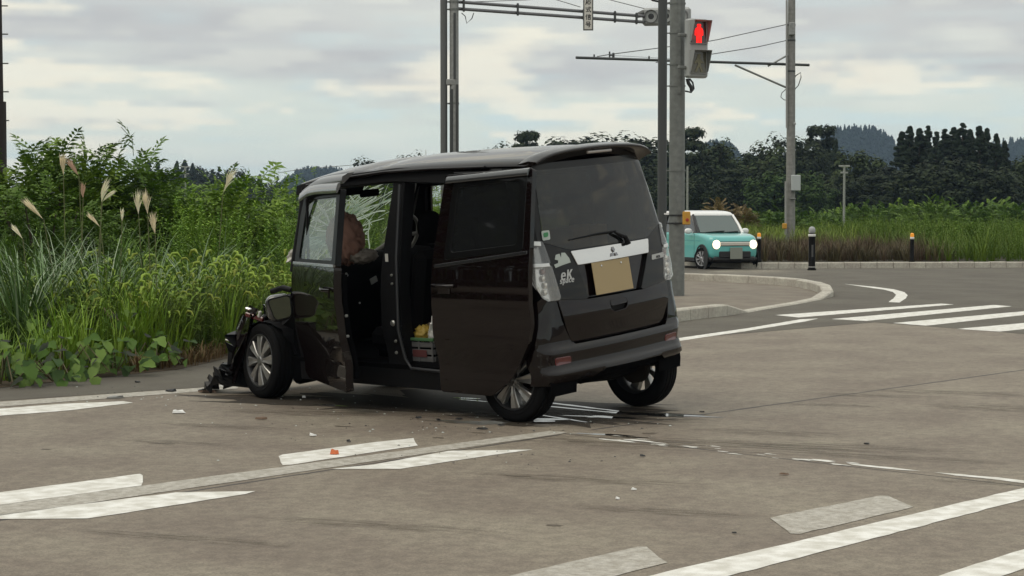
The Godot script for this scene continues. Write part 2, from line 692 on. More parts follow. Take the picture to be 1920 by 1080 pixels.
func make_ground() -> void:
	var rng := RandomNumberGenerator.new()
	rng.seed = 3
	var grain := noise_tex(1024, [[1, 0.40, 2, 1.0], [2, 0.09, 3, 0.6], [3, 0.02, 4, 0.5]], Color(0.46, 0.45, 0.44), Color(1, 1, 1), 1.35)
	var stain := noise_tex(1024, [[7, 0.006, 5, 1.0], [8, 0.03, 4, 0.45]], Color(0.72, 0.675, 0.665), Color(1.0, 1.0, 0.97), 1.3)
	var fine_grain := noise_tex(512, [[4, 0.5, 2, 0.8], [5, 0.12, 3, 0.5]], Color(0.62, 0.62, 0.62), Color(1, 1, 1), 1.3)
	var bump := noise_tex(512, [[14, 0.45, 2, 0.9], [15, 0.1, 2, 0.4]], Color(0, 0, 0), Color(1, 1, 1), 1.2)
	var concrete := M("concrete road", 0.312, 0.270, 0.213, 0.72, 0.0, {"tex": grain, "size": 1.9, "tex2": stain, "size2": 7.3, "bump": bump, "bump_cm": 0.25})
	var asphalt := M("asphalt", 0.150, 0.137, 0.110, 0.82, 0.0, {"tex": fine_grain, "size": 0.9, "tex2": stain, "size2": 11.0, "bump": bump, "bump_cm": 0.5})
	var walk := M("pavement asphalt", 0.255, 0.222, 0.178, 0.85, 0.0, {"tex": fine_grain, "size": 1.1, "tex2": stain, "size2": 6.0})
	var worn := noise_tex(1024, [[21, 0.012, 5, 1.0], [22, 0.2, 2, 0.35]], Color(0.70, 0.68, 0.64), Color(1, 1, 1), 1.6)
	var paint := M("road paint", 0.80, 0.79, 0.75, 0.6, 0.0, {"tex": worn, "size": 1.7})
	var paint_old := M("worn road paint", 0.62, 0.59, 0.53, 0.68, 0.0, {"tex": worn, "size": 1.1, "tex2": grain, "size2": 0.7})
	var seal := M("joint sealant", 0.055, 0.048, 0.042, 0.7)
	var soil := M("soil", 0.060, 0.052, 0.032, 0.95, 0.0, {"tex": fine_grain, "size": 2.1, "tex2": stain, "size2": 15.0})
	var kerb_stone := M("kerb concrete", 0.70, 0.68, 0.60, 0.8, 0.0, {"tex": grain, "size": 1.3, "tex2": stain, "size2": 2.9})

	sheet("ground", poly([[-1500, 60], [1500, 60], [1500, -2600], [-1500, -2600]]), -0.03, soil)
	sheet("road", poly([[-60, 40], [70, 40], [70, -50], [-60, -50]]), 0.0, concrete)
	# asphalt beyond the concrete slabs
	sheet("side_road", poly([Vector2(-6.0, -24.6), Vector2(1.937, -20.444), Vector2(4.548, -23.372), Vector2(5.034, -22.551), Vector2(5.647, -21.446), Vector2(6.053, -20.531), Vector2(70, -21), Vector2(70, -48.4), Vector2(-6, -48.4), Vector2(70, -120), Vector2(-9, -120)]), 0.002, asphalt)
	# asphalt shoulder on the left, from the edge line to the grass
	sheet("road_shoulder", poly([Vector2(-4.469, -12.777), Vector2(-3.745, -13.611), Vector2(-2.195, -14.876), Vector2(1.2, -17.6), Vector2(1.2, -22.5), Vector2(-16, -22.5), Vector2(-20, -13.0)]), 0.002, asphalt)

	# joints between the slabs
	for l in [[Vector2(-2.400, -8.186), Vector2(0.305, -11.546), 0.022], [Vector2(0.300, -11.630), Vector2(2.725, -9.212), 0.018], [Vector2(0.508, -11.802), Vector2(4.974, -16.860), 0.028]]:
		var a: Vector2 = l[0]
		var b: Vector2 = l[1]
		var s: Vector2 = (b - a).normalized().orthogonal() * l[2] * 0.5
		sheet("slab_joint", ragged(PackedVector2Array([a - s, b - s, b + s, a + s]), 0.004, 0.12, rng), 0.0008, seal)

	# painted lines
	var lines := [
		["edge_line", [Vector2(-3.836, -13.383), Vector2(-3.724, -13.534), Vector2(-2.192, -14.853), Vector2(-2.145, -14.560), Vector2(-3.633, -13.199), Vector2(-3.743, -13.055)], paint_old],
		["edge_dash", [Vector2(-3.703, -12.914), Vector2(-3.593, -13.055), Vector2(-3.261, -13.383), Vector2(-2.832, -13.572), Vector2(-2.743, -13.477), Vector2(-3.082, -12.949), Vector2(-3.471, -12.609), Vector2(-3.587, -12.510)], paint],
		["centre_line", [Vector2(-2.529, -8.630), Vector2(-2.415, -8.756), Vector2(0.236, -11.730), Vector2(0.348, -11.658), Vector2(0.305, -11.574), Vector2(-2.326, -8.432), Vector2(-2.433, -8.300)], paint_old],
		["centre_dash", [Vector2(-1.321, -10.507), Vector2(-1.305, -10.577), Vector2(-0.831, -11.143), Vector2(-0.599, -11.354), Vector2(-0.558, -10.990), Vector2(-1.209, -10.151), Vector2(-1.250, -10.129)], paint],
		["centre_dash", [Vector2(-2.638, -9.004), Vector2(-2.521, -9.142), Vector2(-1.963, -9.797), Vector2(-1.935, -9.737), Vector2(-1.871, -9.375), Vector2(-2.411, -8.740), Vector2(-2.529, -8.630)], paint],
		["centre_dash", [Vector2(-0.969, -9.981), Vector2(-0.758, -10.151), Vector2(-0.370, -10.743), Vector2(0.121, -10.804), Vector2(-0.091, -10.577), Vector2(-0.602, -9.981)], paint],
		["centre_dash", [Vector2(-2.390, -8.402), Vector2(-2.220, -8.583), Vector2(-1.654, -9.142), Vector2(-1.269, -9.186), Vector2(-1.305, -9.089), Vector2(-1.910, -8.358), Vector2(-2.302, -8.343)], paint],
		["lane_line", [Vector2(0.461, -6.966), Vector2(2.505, -9.230), Vector2(2.713, -9.449), Vector2(2.601, -9.055), Vector2(2.477, -8.936), Vector2(0.738, -6.935)], paint],
		["lane_dash", [Vector2(1.162, -8.372), Vector2(1.240, -8.462), Vector2(1.791, -9.038), Vector2(1.828, -9.038), Vector2(1.878, -8.693), Vector2(1.835, -8.630), Vector2(1.235, -7.954), Vector2(1.196, -7.967)], paint_old],
		["lane_dash", [Vector2(-0.060, -6.935), Vector2(0.000, -7.038), Vector2(0.517, -7.648), Vector2(0.554, -7.648), Vector2(0.611, -7.297), Vector2(0.362, -6.986), Vector2(0.338, -6.915)], paint_old],
		["lane_dash", [Vector2(1.522, -6.915), Vector2(2.035, -7.527), Vector2(2.220, -7.722), Vector2(2.112, -7.341), Vector2(1.771, -6.915)], paint],
		["crosswalk_bar", [Vector2(3.535, -25.011), Vector2(6.475, -28.154), Vector2(6.618, -27.909), Vector2(3.762, -24.440)], paint],
		["crosswalk_bar", [Vector2(4.126, -24.073), Vector2(7.168, -27.748), Vector2(7.332, -27.354), Vector2(4.495, -23.659)], paint],
		["crosswalk_bar", [Vector2(4.741, -23.203), Vector2(7.865, -26.822), Vector2(7.925, -26.381), Vector2(5.032, -22.657)], paint],
		["crosswalk_bar", [Vector2(5.260, -22.035), Vector2(8.200, -25.142), Vector2(8.385, -24.627), Vector2(5.636, -21.542)], paint],
		["turn_line", [Vector2(6.397, -35.914), Vector2(6.708, -34.501), Vector2(6.839, -33.401), Vector2(6.777, -32.197), Vector2(6.569, -30.957), Vector2(6.292, -29.808), Vector2(5.916, -28.486), Vector2(5.787, -28.656), Vector2(6.142, -29.993), Vector2(6.416, -31.157), Vector2(6.596, -32.305), Vector2(6.629, -33.309), Vector2(6.511, -34.501)], paint],
		["gutter_line", [Vector2(1.342, -19.531), Vector2(1.958, -20.663), Vector2(2.788, -22.136), Vector2(3.711, -24.013), Vector2(3.974, -24.194), Vector2(3.705, -23.544), Vector2(2.725, -21.639), Vector2(1.913, -20.186), Vector2(1.305, -18.991)], paint],
	]
	for l in lines:
		sheet(l[0], ragged(poly(l[1]), 0.005, 0.10, rng), 0.0025, l[2])
	# what is left of a stop line, in scraps along the joint
	var d := (Vector2(2.615, -9.486) - Vector2(1.825, -10.172)).normalized()
	for k in 24:
		var u := rng.randf()
		var at: Vector2 = Vector2(0.463, -11.518).lerp(Vector2(1.865, -10.151), u)
		var size := rng.randf_range(0.02, 0.08) * (0.5 if u > 0.3 and u < 0.8 else 1.0)
		if rng.randf() < (0.55 if u > 0.28 else 0.1):
			size *= 0.5
		sheet("stop_line_scrap", blob(at + d.orthogonal() * rng.randf_range(-0.12, 0.12), d, size * 1.6, size * 0.42, 0.5, rng, 14), 0.0026 + k * 0.00001, paint)
	for q in [[Vector2(1.842, -10.216), Vector2(1.971, -10.097), Vector2(2.118, -9.971), Vector2(2.177, -9.899), Vector2(2.083, -9.940), Vector2(1.959, -10.034), Vector2(1.863, -10.140)], [Vector2(2.242, -9.858), Vector2(2.360, -9.787), Vector2(2.524, -9.659), Vector2(2.631, -9.543), Vector2(2.784, -9.412), Vector2(2.757, -9.320), Vector2(2.563, -9.496), Vector2(2.436, -9.639), Vector2(2.321, -9.737)]]:
		sheet("stop_line", ragged(poly(q), 0.014, 0.08, rng), 0.0025, paint)

	# wet patches and oil, spread from under the van
	var damp := M("damp concrete", 0.085, 0.072, 0.057, 0.30, 0.0, {"tex": grain, "size": 1.9})
	var soaked := M("soaked concrete", 0.060, 0.050, 0.040, 0.7, 0.0, {"tex": grain, "size": 1.9, "spec": 0.3})
	var damp_pale := M("drying concrete", 0.185, 0.160, 0.131, 0.55, 0.0, {"tex": grain, "size": 1.9, "tex2": stain, "size2": 3.0})
	var flow := Vector2(0.93, 0.36)
	for b in [[Vector2(0.360, -12.543), 0.75, 0.50, soaked], [Vector2(-0.607, -13.235), 1.5, 0.40, soaked], [Vector2(-0.55, -13.6), 1.25, 0.62, soaked], [Vector2(-0.105, -12.161), 0.4, 0.09, damp]]:
		sheet("damp_patch", blob(b[0], flow, b[1], b[2], 0.55, rng, 60), 0.0010 + 0.0002 * rng.randf(), b[3])
	# soft-edged stains where the water has run and dried, oil drips and tyre scuffs
	var stains := []
	for k in 3:
		stains.append(stain_material(k))
	for b in [[Vector2(0.358, -12.478), 2.3, 1.1, 0], [Vector2(-0.735, -12.811), 2.3, 0.75, 1], [Vector2(1.075, -11.015), 2.6, 0.75, 2], [Vector2(1.883, -10.939), 1.9, 0.45, 0], [Vector2(1.635, -11.630), 1.3, 0.4, 1], [Vector2(3.382, -14.215), 1.5, 0.5, 2], [Vector2(3.425, -13.126), 1.3, 0.6, 0], [Vector2(2.730, -14.008), 1.4, 0.35, 1], [Vector2(2.289, -13.309), 0.9, 0.25, 2], [Vector2(-1.465, -12.777), 1.5, 0.4, 0], [Vector2(-1.855, -11.979), 1.2, 0.25, 1], [Vector2(-2.014, -11.143), 0.9, 0.2, 2], [Vector2(0.713, -8.552), 1.1, 0.25, 0], [Vector2(-0.612, -8.186), 1.5, 0.25, 1], [Vector2(2.212, -10.416), 1.4, 0.3, 2], [Vector2(0.385, -9.581), 1.6, 0.3, 1], [Vector2(2.424, -9.486), 0.8, 0.2, 0], [Vector2(-1.377, -7.849), 1.3, 0.2, 2]]:
		var c: Vector2 = b[0]
		var u: Vector2 = flow * b[1] * 0.5
		var w: Vector2 = flow.orthogonal() * b[2] * 0.5
		var mb := MB.new()
		mb.has_uv = true
		var y := 0.0014 + 0.0002 * rng.randf()
		var p := [Vector3((c - u - w).x, y, (c - u - w).y), Vector3((c + u - w).x, y, (c + u - w).y), Vector3((c + u + w).x, y, (c + u + w).y), Vector3((c - u + w).x, y, (c - u + w).y)]
		mb.tri(p[0], p[1], p[2], Vector3.UP, Vector3.UP, Vector3.UP, Vector2(0, 0), Vector2(1, 0), Vector2(1, 1))
		mb.tri(p[0], p[2], p[3], Vector3.UP, Vector3.UP, Vector3.UP, Vector2(0, 0), Vector2(1, 1), Vector2(0, 1))
		tag(put("road_stain", mb, stains[b[3]]), "", "", "", "structure")
	for k in 12:
		var at: Vector2 = [Vector2(-0.206, -11.979), Vector2(0.607, -11.143), Vector2(0.104, -9.038), Vector2(-0.916, -12.286), Vector2(-1.996, -11.408), Vector2(1.855, -11.979)][k % 6] + Vector2(rng.randf_range(-1.3, 1.3), rng.randf_range(-0.9, 0.9))
		sheet("oil_spot", blob(at, flow, rng.randf_range(0.03, 0.09), rng.randf_range(0.015, 0.04), 0.5, rng, 16), 0.0018 + 0.00002 * k, M("oil spot", 0.10, 0.078, 0.055, 0.6))
	var water := M("water", 0.02, 0.02, 0.02, 0.02)
	for p in [[Vector2(0.757, -12.880), Vector2(0.156, -13.611), 0.030], [Vector2(0.733, -12.777), Vector2(0.096, -13.383), 0.026], [Vector2(-0.237, -13.767), Vector2(-0.437, -13.846), 0.03], [Vector2(0.491, -12.223), Vector2(0.182, -12.675), 0.02], [Vector2(0.391, -12.381), Vector2(0.125, -12.413), 0.05], [Vector2(0.282, -12.286), Vector2(0.141, -12.286), 0.05], [Vector2(-0.155, -13.534), Vector2(-0.393, -13.727), 0.018], [Vector2(-1.176, -13.235), Vector2(-1.420, -13.383), 0.03]]:
		var a: Vector2 = p[0]
		var b: Vector2 = p[1]
		var s: Vector2 = (b - a).normalized().orthogonal() * p[2]
		sheet("water_streak", ragged(PackedVector2Array([a - s * 0.5, a.lerp(b, 0.5) - s, b - s * 0.6, b + s * 0.6, a.lerp(b, 0.5) + s, a + s * 0.5]), p[2] * 0.22, 0.07, rng), 0.0022, water)
	for b in [[Vector2(1.000, -12.675), 0.34, 0.085], [Vector2(0.593, -12.543), 0.26, 0.05], [Vector2(0.563, -11.546), 0.18, 0.03], [Vector2(0.720, -11.408), 0.12, 0.02]]:
		sheet("puddle", blob(b[0], flow, b[1], b[2], 0.5, rng, 40), 0.00215, water)

	# kerbs
	var near_kerb := [Vector2(1.754, -38.340), Vector2(3.464, -37.740), Vector2(4.059, -36.875), Vector2(4.638, -36.048), Vector2(5.041, -35.258), Vector2(5.309, -34.256), Vector2(5.355, -32.855), Vector2(5.299, -31.565), Vector2(5.175, -30.564), Vector2(4.800, -29.444), Vector2(4.151, -27.909), Vector2(3.586, -26.673), Vector2(3.166, -25.678), Vector2(2.784, -24.882), Vector2(2.483, -24.378), Vector2(2.202, -23.894), Vector2(1.859, -23.203), Vector2(1.477, -22.446)]
	var heights := [0.155, 0.155, 0.155, 0.155, 0.155, 0.155, 0.155, 0.15, 0.10, 0.03, 0.02, 0.02, 0.02, 0.15, 0.15, 0.15, 0.15, 0.15]
	kerb("kerb", near_kerb, heights, 0.19, kerb_stone)
	# the island of pavement inside the near kerb
	var inside := PackedVector2Array()
	for p in near_kerb:
		inside.append(p)
	sheet("island_pavement", inside, 0.012, walk)
	var far := []
	var hs := []
	for k in 22:
		var x: float = 1395 + k * 31
		var q := Vector2.ZERO
		var u := clampf((x - 1395.0) / 700.0, 0.0, 1.0)
		q = Vector2(5.668, -45.585).lerp(Vector2(15.018, -46.914), u)
		far.append(q)
		hs.append(0.15)
	for q in [Vector2(5.2, -46.9), Vector2(4.5, -48.6), Vector2(3.9, -51.5), Vector2(3.2, -57.0), Vector2(2.2, -66.0), Vector2(0.5, -82.0)]:
		far.push_front(q)
		hs.append(0.15)
	kerb("far_kerb", far, hs, 0.18, kerb_stone)
	sheet("verge", poly([far[0] + Vector2(0.1, 0), far[1] + Vector2(0.1, 0), far[2] + Vector2(0.1, 0), far[3] + Vector2(0.1, -0.02), far[4] + Vector2(0.08, -0.05), far[6] + Vector2(0, -0.1), far[27] + Vector2(0, -0.1), Vector2(60, -46.5), Vector2(60, -130), Vector2(0.6, -130)]), 0.12, soil)
	sheet("field", poly([[-14, -62], [2, -62], [60, -62], [300, -80], [300, -420], [-200, -420], [-200, -80]]), 0.124, M("field grass", 0.13, 0.20, 0.03, 0.9, 0.0, {"tex": stain, "size": 30.0}))


# a row of kerb stones, each a piece of its own
func kerb(called: String, path: Array, heights: Array, width: float, m: Material) -> void:
	var k0 := Node3D.new()
	k0.name = called
	add_child(k0)
	tag(k0, "", "", "", "structure")
	var rng := RandomNumberGenerator.new()
	rng.seed = 9
	for k in path.size() - 1:
		var a: Vector2 = path[k]
		var b: Vector2 = path[k + 1]
		var before: Vector2 = path[maxi(k - 1, 0)]
		var after: Vector2 = path[mini(k + 2, path.size() - 1)]
		var na := ((b - before).normalized()).orthogonal() * width * 0.5
		var nb := ((after - a).normalized()).orthogonal() * width * 0.5
		var d := (b - a).normalized() * 0.006
		a += d
		b -= d
		var drop := rng.randf_range(-0.004, 0.004)
		var mb := MB.new()
		var c := 0.018
		var sec := func(p: Vector2, s: Vector2, h: float) -> Array:
			var o := s.normalized()
			var l := [p - s, p - s, p - s + o * c, p + s - o * c, p + s, p + s]
			var hh := [-0.02, maxf(h - c, 0.0), h, h, maxf(h - c, 0.0), -0.02]
			var r := []
			for i in 6:
				r.append(Vector3(l[i].x, hh[i], l[i].y))
			return r
		var ra: Array = sec.call(a, na, heights[k] + drop)
		var rb: Array = sec.call(b, nb, heights[k + 1] + drop)
		var mid := Vector3((a.x + b.x) / 2, 0.0, (a.y + b.y) / 2)
		for i in 5:
			mb.quad(ra[i], ra[i + 1], rb[i + 1], rb[i], (ra[i] + ra[i + 1] + rb[i] + rb[i + 1]) / 4.0 - mid)
		for r in [ra, rb]:
			var o: Vector3 = (r[0] + r[5]) / 2.0 - mid
			mb.quad(r[0], r[1], r[4], r[5], o)
			mb.quad(r[1], r[2], r[3], r[4], o)
		put("kerb_stone", mb, m, k0)


# ---------- the wrecked van: x to its right, y up, z to its rear, origin on the ground under the rear axle ----------
const CORNER := 0.10
const CROWN := 0.036
const W_KEYS := [[0.18, 0.690], [0.30, 0.704], [0.42, 0.712], [0.52, 0.722], [0.62, 0.734], [0.78, 0.738], [0.95, 0.741], [1.00, 0.736], [1.08, 0.726], [1.25, 0.698], [1.45, 0.664], [1.62, 0.632], [1.70, 0.612], [1.78, 0.57]]
const GATE_KEYS := [[0.50, 0.335], [0.54, 0.347], [0.60, 0.356], [0.66, 0.365], [0.695, 0.376], [0.74, 0.373], [0.82, 0.361], [0.95, 0.347], [1.08, 0.326], [1.20, 0.298], [1.35, 0.266], [1.50, 0.233], [1.68, 0.188], [1.78, 0.165]]
const BUMPER_KEYS := [[0.26, 0.335], [0.30, 0.380], [0.335, 0.416], [0.365, 0.408], [0.405, 0.378], [0.43, 0.374], [0.47, 0.380], [0.515, 0.384], [0.535, 0.372], [0.60, 0.368], [0.70, 0.364], [0.83, 0.352]]
var mb_tilt := Transform3D.IDENTITY


func rear_at(a: float, y: float, keys: Array) -> Vector3:
	var w := curve(W_KEYS, y)
	var zr := curve(keys, y)
	var s := signf(a)
	var u := absf(a)
	var flat_part := w - CORNER
	var bend := CORNER * PI / 2
	if u < flat_part:
		return Vector3(a, y, zr - CROWN * (u / 0.6) * (u / 0.6))
	var cr := CROWN * (flat_part / 0.6) * (flat_part / 0.6)
	if u < flat_part + bend:
		var th := (u - flat_part) / CORNER
		return Vector3(s * (flat_part + CORNER * sin(th)), y, zr - cr - CORNER * (1.0 - cos(th)))
	return Vector3(s * w, y, zr - cr - CORNER - (u - flat_part - bend))


func gate(a: float, y: float) -> Vector3:
	return rear_at(a, y, GATE_KEYS)


func bumper_face(a: float, y: float) -> Vector3:
	# the bumper flares out towards its lower corners
	var p := rear_at(a, y, BUMPER_KEYS)
	p.x *= 1.0 + 0.055 * smoothstep(0.78, 0.52, y) * smoothstep(0.3, 0.7, absf(p.x))
	return p


func side_w(f: float, y: float) -> float:
	var w := curve(W_KEYS, y)
	# a crease under the belt, a hollow above the sill
	w += 0.006 * exp(-pow((y - 0.80 - 0.03 * f) / 0.035, 2.0))
	w -= 0.016 * exp(-pow((y - 0.47 + 0.06 * f) / 0.10, 2.0))
	if f > 1.9:
		w -= 0.05 * pow((f - 1.9) / 0.7, 2.0)
	return w


func left_at(z: float, y: float) -> Vector3:
	return Vector3(-side_w(-z, y), y, z)


func right_at(f: float, y: float) -> Vector3:
	return Vector3(side_w(f, y), y, -f)


func roof_at(x: float, f: float) -> Vector3:
	var edge := curve([[-0.25, 1.735], [-0.1, 1.746], [0.4, 1.742], [1.07, 1.723], [1.72, 1.673], [2.06, 1.611], [2.3, 1.53]], f)
	var u := absf(x)
	var y := edge + 0.062 - 0.062 * pow(u / 0.585, 2.0)
	if u > 0.585:
		y -= pow((u - 0.585) / 0.04, 2.0) * 0.030
	# pressed ribs
	var rib := 0.0
	for c in [-0.34, -0.12, 0.12, 0.34]:
		rib += smoothstep(0.055, 0.035, absf(x - c))
	y += 0.004 * rib * smoothstep(0.02, 0.14, f) * smoothstep(1.72, 1.6, f)
	# the roof buckled above the middle pillar
	y -= 0.014 * exp(-pow((f - 1.22 + 0.25 * x) / 0.10, 2.0)) * smoothstep(0.3, -0.6, x)
	return Vector3(x, y, -f)


func wheel_shape() -> Array:
	# outward is +y here
	var tyre := MB.new()
	tyre.lathe([Vector2(0.186, -0.075), Vector2(0.205, -0.082), Vector2(0.245, -0.084), Vector2(0.268, -0.074), Vector2(0.277, -0.062), Vector2(0.2765, -0.052), Vector2(0.270, -0.051), Vector2(0.270, -0.045), Vector2(0.279, -0.044), Vector2(0.280, -0.018), Vector2(0.273, -0.017), Vector2(0.273, -0.010), Vector2(0.281, -0.009), Vector2(0.281, 0.009), Vector2(0.273, 0.010), Vector2(0.273, 0.017), Vector2(0.280, 0.018), Vector2(0.279, 0.044), Vector2(0.270, 0.045), Vector2(0.270, 0.051), Vector2(0.2765, 0.052), Vector2(0.277, 0.062), Vector2(0.268, 0.074), Vector2(0.248, 0.083), Vector2(0.228, 0.082), Vector2(0.226, 0.085), Vector2(0.205, 0.082), Vector2(0.193, 0.074)], 48)
	var rim := MB.new()
	rim.lathe([Vector2(0.196, 0.070), Vector2(0.199, 0.076), Vector2(0.196, 0.081), Vector2(0.188, 0.080), Vector2(0.182, 0.066), Vector2(0.172, 0.03), Vector2(0.165, -0.03), Vector2(0.182, -0.068), Vector2(0.196, -0.078), Vector2(0.199, -0.07), Vector2(0.176, -0.03), Vector2(0.180, 0.03), Vector2(0.194, 0.066)], 40)
	var spoke := MB.new()
	# eight broad blades, narrow at the hub, with a shallow valley along the middle
	for side in [-1.0, 1.0]:
		var rows := [[0.036, 0.012, 0.072, 0.076], [0.09, 0.020, 0.074, 0.080], [0.15, 0.034, 0.070, 0.077], [0.187, 0.040, 0.066, 0.073]]
		for k in 3:
			var a: Array = rows[k]
			var b: Array = rows[k + 1]
			var p0 := Vector3(a[0], a[2], 0)
			var p1 := Vector3(a[0], a[3], side * a[1] * 0.82)
			var p2 := Vector3(a[0], a[3] - 0.006, side * a[1])
			var p3 := Vector3(a[0], a[3] - 0.045, side * a[1] * 0.9)
			var q0 := Vector3(b[0], b[2], 0)
			var q1 := Vector3(b[0], b[3], side * b[1] * 0.82)
			var q2 := Vector3(b[0], b[3] - 0.006, side * b[1])
			var q3 := Vector3(b[0], b[3] - 0.045, side * b[1] * 0.9)
			spoke.quad(p0, p1, q1, q0, Vector3.UP)
			spoke.quad(p1, p2, q2, q1, Vector3(0, 1, side))
			spoke.quad(p2, p3, q3, q2, Vector3(0, 0, side))
			spoke.quad(p3, Vector3(a[0], a[3] - 0.045, 0), Vector3(b[0], b[3] - 0.045, 0), q3, Vector3.DOWN)
	var hub := MB.new()
	hub.lathe([Vector2(0.0, 0.082), Vector2(0.026, 0.081), Vector2(0.030, 0.076), Vector2(0.052, 0.070), Vector2(0.058, 0.05), Vector2(0.058, 0.02)], 24)
	for k in 4:
		var a := TAU * (k + 0.5) / 4
		hub.xf = Transform3D(Basis.IDENTITY, Vector3(cos(a) * 0.042, 0.066, sin(a) * 0.042))
		hub.lathe([Vector2(0.0, 0.010), Vector2(0.007, 0.009), Vector2(0.009, 0.0)], 6)
	var drum := MB.new()
	drum.lathe([Vector2(0.0, -0.02), Vector2(0.10, -0.02), Vector2(0.11, -0.03), Vector2(0.11, -0.085), Vector2(0.0, -0.085)], 28)
	return [tyre.mesh(), rim.mesh(), spoke.mesh(), hub.mesh(), drum.mesh()]


func add_wheel(parent: Node, shape: Array, where: Transform3D, spokes := 8) -> void:
	var w := Node3D.new()
	w.name = "wheel"
	parent.add_child(w, true)
	w.transform = where
	put("tyre", shape[0], M("tyre rubber", 0.0075, 0.0075, 0.008, 0.8, 0.0, {"spec": 0.2}), w)
	put("rim", shape[1], M("rim dark", 0.055, 0.055, 0.058, 0.4, 0.6), w)
	for k in spokes:
		put("spoke", shape[2], M("rim machined", 0.36, 0.355, 0.34, 0.34, 0.75), w, Transform3D(Basis(Vector3.UP, TAU * k / spokes), Vector3.ZERO))
	put("hub", shape[3], M("rim grey", 0.20, 0.20, 0.20, 0.38, 0.7), w)
	put("brake_drum", shape[4], M("rusty iron", 0.035, 0.028, 0.022, 0.8, 0.3), w)


func van_part(called: String, mb, m: Material, van: Node, under: Node = null, local := Transform3D.IDENTITY) -> MeshInstance3D:
	return put(called, mb, m, under if under else van, local if under else mb_tilt * local)


func make_van() -> Node3D:
	var rng := RandomNumberGenerator.new()
	rng.seed = 77
	var van := thing("wrecked_van", Vector3(0.482, 0, -12.77), VAN_TURN)
	tag(van, "wrecked dark purple-brown tall van with open side doors and crushed front", "van")
	mb_tilt = Transform3D(Basis(Vector3.BACK, 0.0843), Vector3(0, 0.03, 0))
	var paint := M("van paint", 0.0050, 0.0026, 0.0029, 0.35, 0.0, {"coat": 0.85, "coat_rough": 0.012, "spec": 0.12})
	var gloss := M("gloss black", 0.006, 0.006, 0.0065, 0.3, 0.0, {"coat": 0.5, "spec": 0.2})
	var trim := M("black trim", 0.008, 0.008, 0.009, 0.62, 0.0, {"spec": 0.3})
	var inner := M("black interior", 0.0035, 0.0035, 0.004, 0.9, 0.0, {"spec": 0.15})
	var cloth := M("seat cloth", 0.005, 0.005, 0.0055, 0.95, 0.0, {"spec": 0.15})
	var tinted := M("privacy glass", 0.012, 0.013, 0.014, 0.03, 0.0, {"alpha": 0.80})
	var rear_tint := M("rear privacy glass", 0.012, 0.013, 0.013, 0.03, 0.0, {"alpha": 0.86})
	var clear := M("window glass", 0.05, 0.09, 0.07, 0.02, 0.0, {"alpha": 0.13})
	var front_tint := M("green window glass", 0.020, 0.045, 0.030, 0.02, 0.0, {"alpha": 0.40})
	var chrome := M("satin chrome", 0.72, 0.71, 0.70, 0.16, 1.0)
	var bright := M("chrome", 0.62, 0.62, 0.62, 0.12, 1.0)
	var red_lens := M("red lens", 0.09, 0.006, 0.008, 0.12, 0.0, {"coat": 1.0})
	var pale := M("pale plastic", 0.55, 0.54, 0.50, 0.5)
	var mb: MB

	# --- rear door ---
	var glass_line := rounded(poly([[-0.565, 1.672], [0.565, 1.672], [0.612, 1.27], [0.628, 1.222], [0.438, 1.146], [-0.405, 1.142], [-0.63, 1.212], [-0.612, 1.265]]), 0.02)
	mb = MB.new()
	patch(mb, glass_line, [], gate, 0.0, 0.07, 0.004)
	var rear_window := van_part("rear_window", mb, rear_tint, van)
	mb = MB.new()
	patch(mb, poly([[-0.612, 1.715], [0.612, 1.715], [0.615, 1.672], [0.655, 1.30], [0.66, 1.22], [0.438, 1.135], [-0.405, 1.131], [-0.66, 1.205], [-0.655, 1.30], [-0.615, 1.672]]), [glass_line], gate, 0.03, 0.08)
	van_part("window_frame", mb, gloss, van)
	for s in [-1.0, 1.0]:
		mb = MB.new()
		patch(mb, poly([[s * 0.618, 1.712], [s * 0.80, 1.712], [s * 0.80, 1.240], [s * 0.752, 1.232], [s * 0.662, 1.216], [s * 0.658, 1.30]]), [], gate, 0.03, 0.05, -0.002)
		van_part("rear_pillar", mb, M("pillar black", 0.004, 0.004, 0.0045, 0.5, 0.0, {"coat": 0.2, "spec": 0.2}), van)
		mb = MB.new()
		patch(mb, poly([[s * 0.585, 1.20], [s * 0.80, 1.24], [s * 0.80, 0.80], [s * 0.585, 0.80]]), [], gate, 0.0, 0.06, -0.045)
		van_part("lamp_backing", mb, inner, van)
	var plate_recess := rounded(poly([[-0.362, 1.036], [0.405, 1.040], [0.272, 0.818], [-0.305, 0.822]]), 0.02)
	mb = MB.new()
	patch(mb, poly([[-0.625, 1.205], [-0.408, 1.131], [-0.362, 1.036], [-0.305, 0.822], [-0.318, 0.812], [-0.578, 0.836], [-0.60, 0.96]]), [], gate, 0.03, 0.06, 0.003)
	van_part("gate_corner", mb, gloss, van)
	mb = MB.new()
	patch(mb, poly([[0.625, 1.218], [0.440, 1.137], [0.405, 1.040], [0.272, 0.818], [0.285, 0.808], [0.578, 0.836], [0.60, 0.96]]), [], gate, 0.03, 0.06, 0.003)
	van_part("gate_corner", mb, gloss, van)
	mb = MB.new()
	patch(mb, rounded(poly([[-0.402, 1.130], [0.434, 1.134], [0.402, 1.044], [-0.364, 1.040]]), 0.008), [], gate, 0.03, 0.07, 0.012)
	var strip := van_part("chrome_strip", mb, chrome, van)
	# the three diamonds of the badge
	var em := MB.new()
	var pt := gate(0.005, 1.085)
	for k in 3:
		var a := PI / 2 + TAU * k / 3
		var d := Vector2(cos(a), sin(a))
		var o := d.orthogonal()
		var rh := 0.043
		em.xf = Transform3D(Basis(Vector3.RIGHT, -0.17), pt + Vector3(0, -0.002, 0.014))
		em.prism(PackedVector2Array([d * 0.003, d * rh * 0.5 + o * rh * 0.30, d * rh, d * rh * 0.5 - o * rh * 0.30]), 0.007)
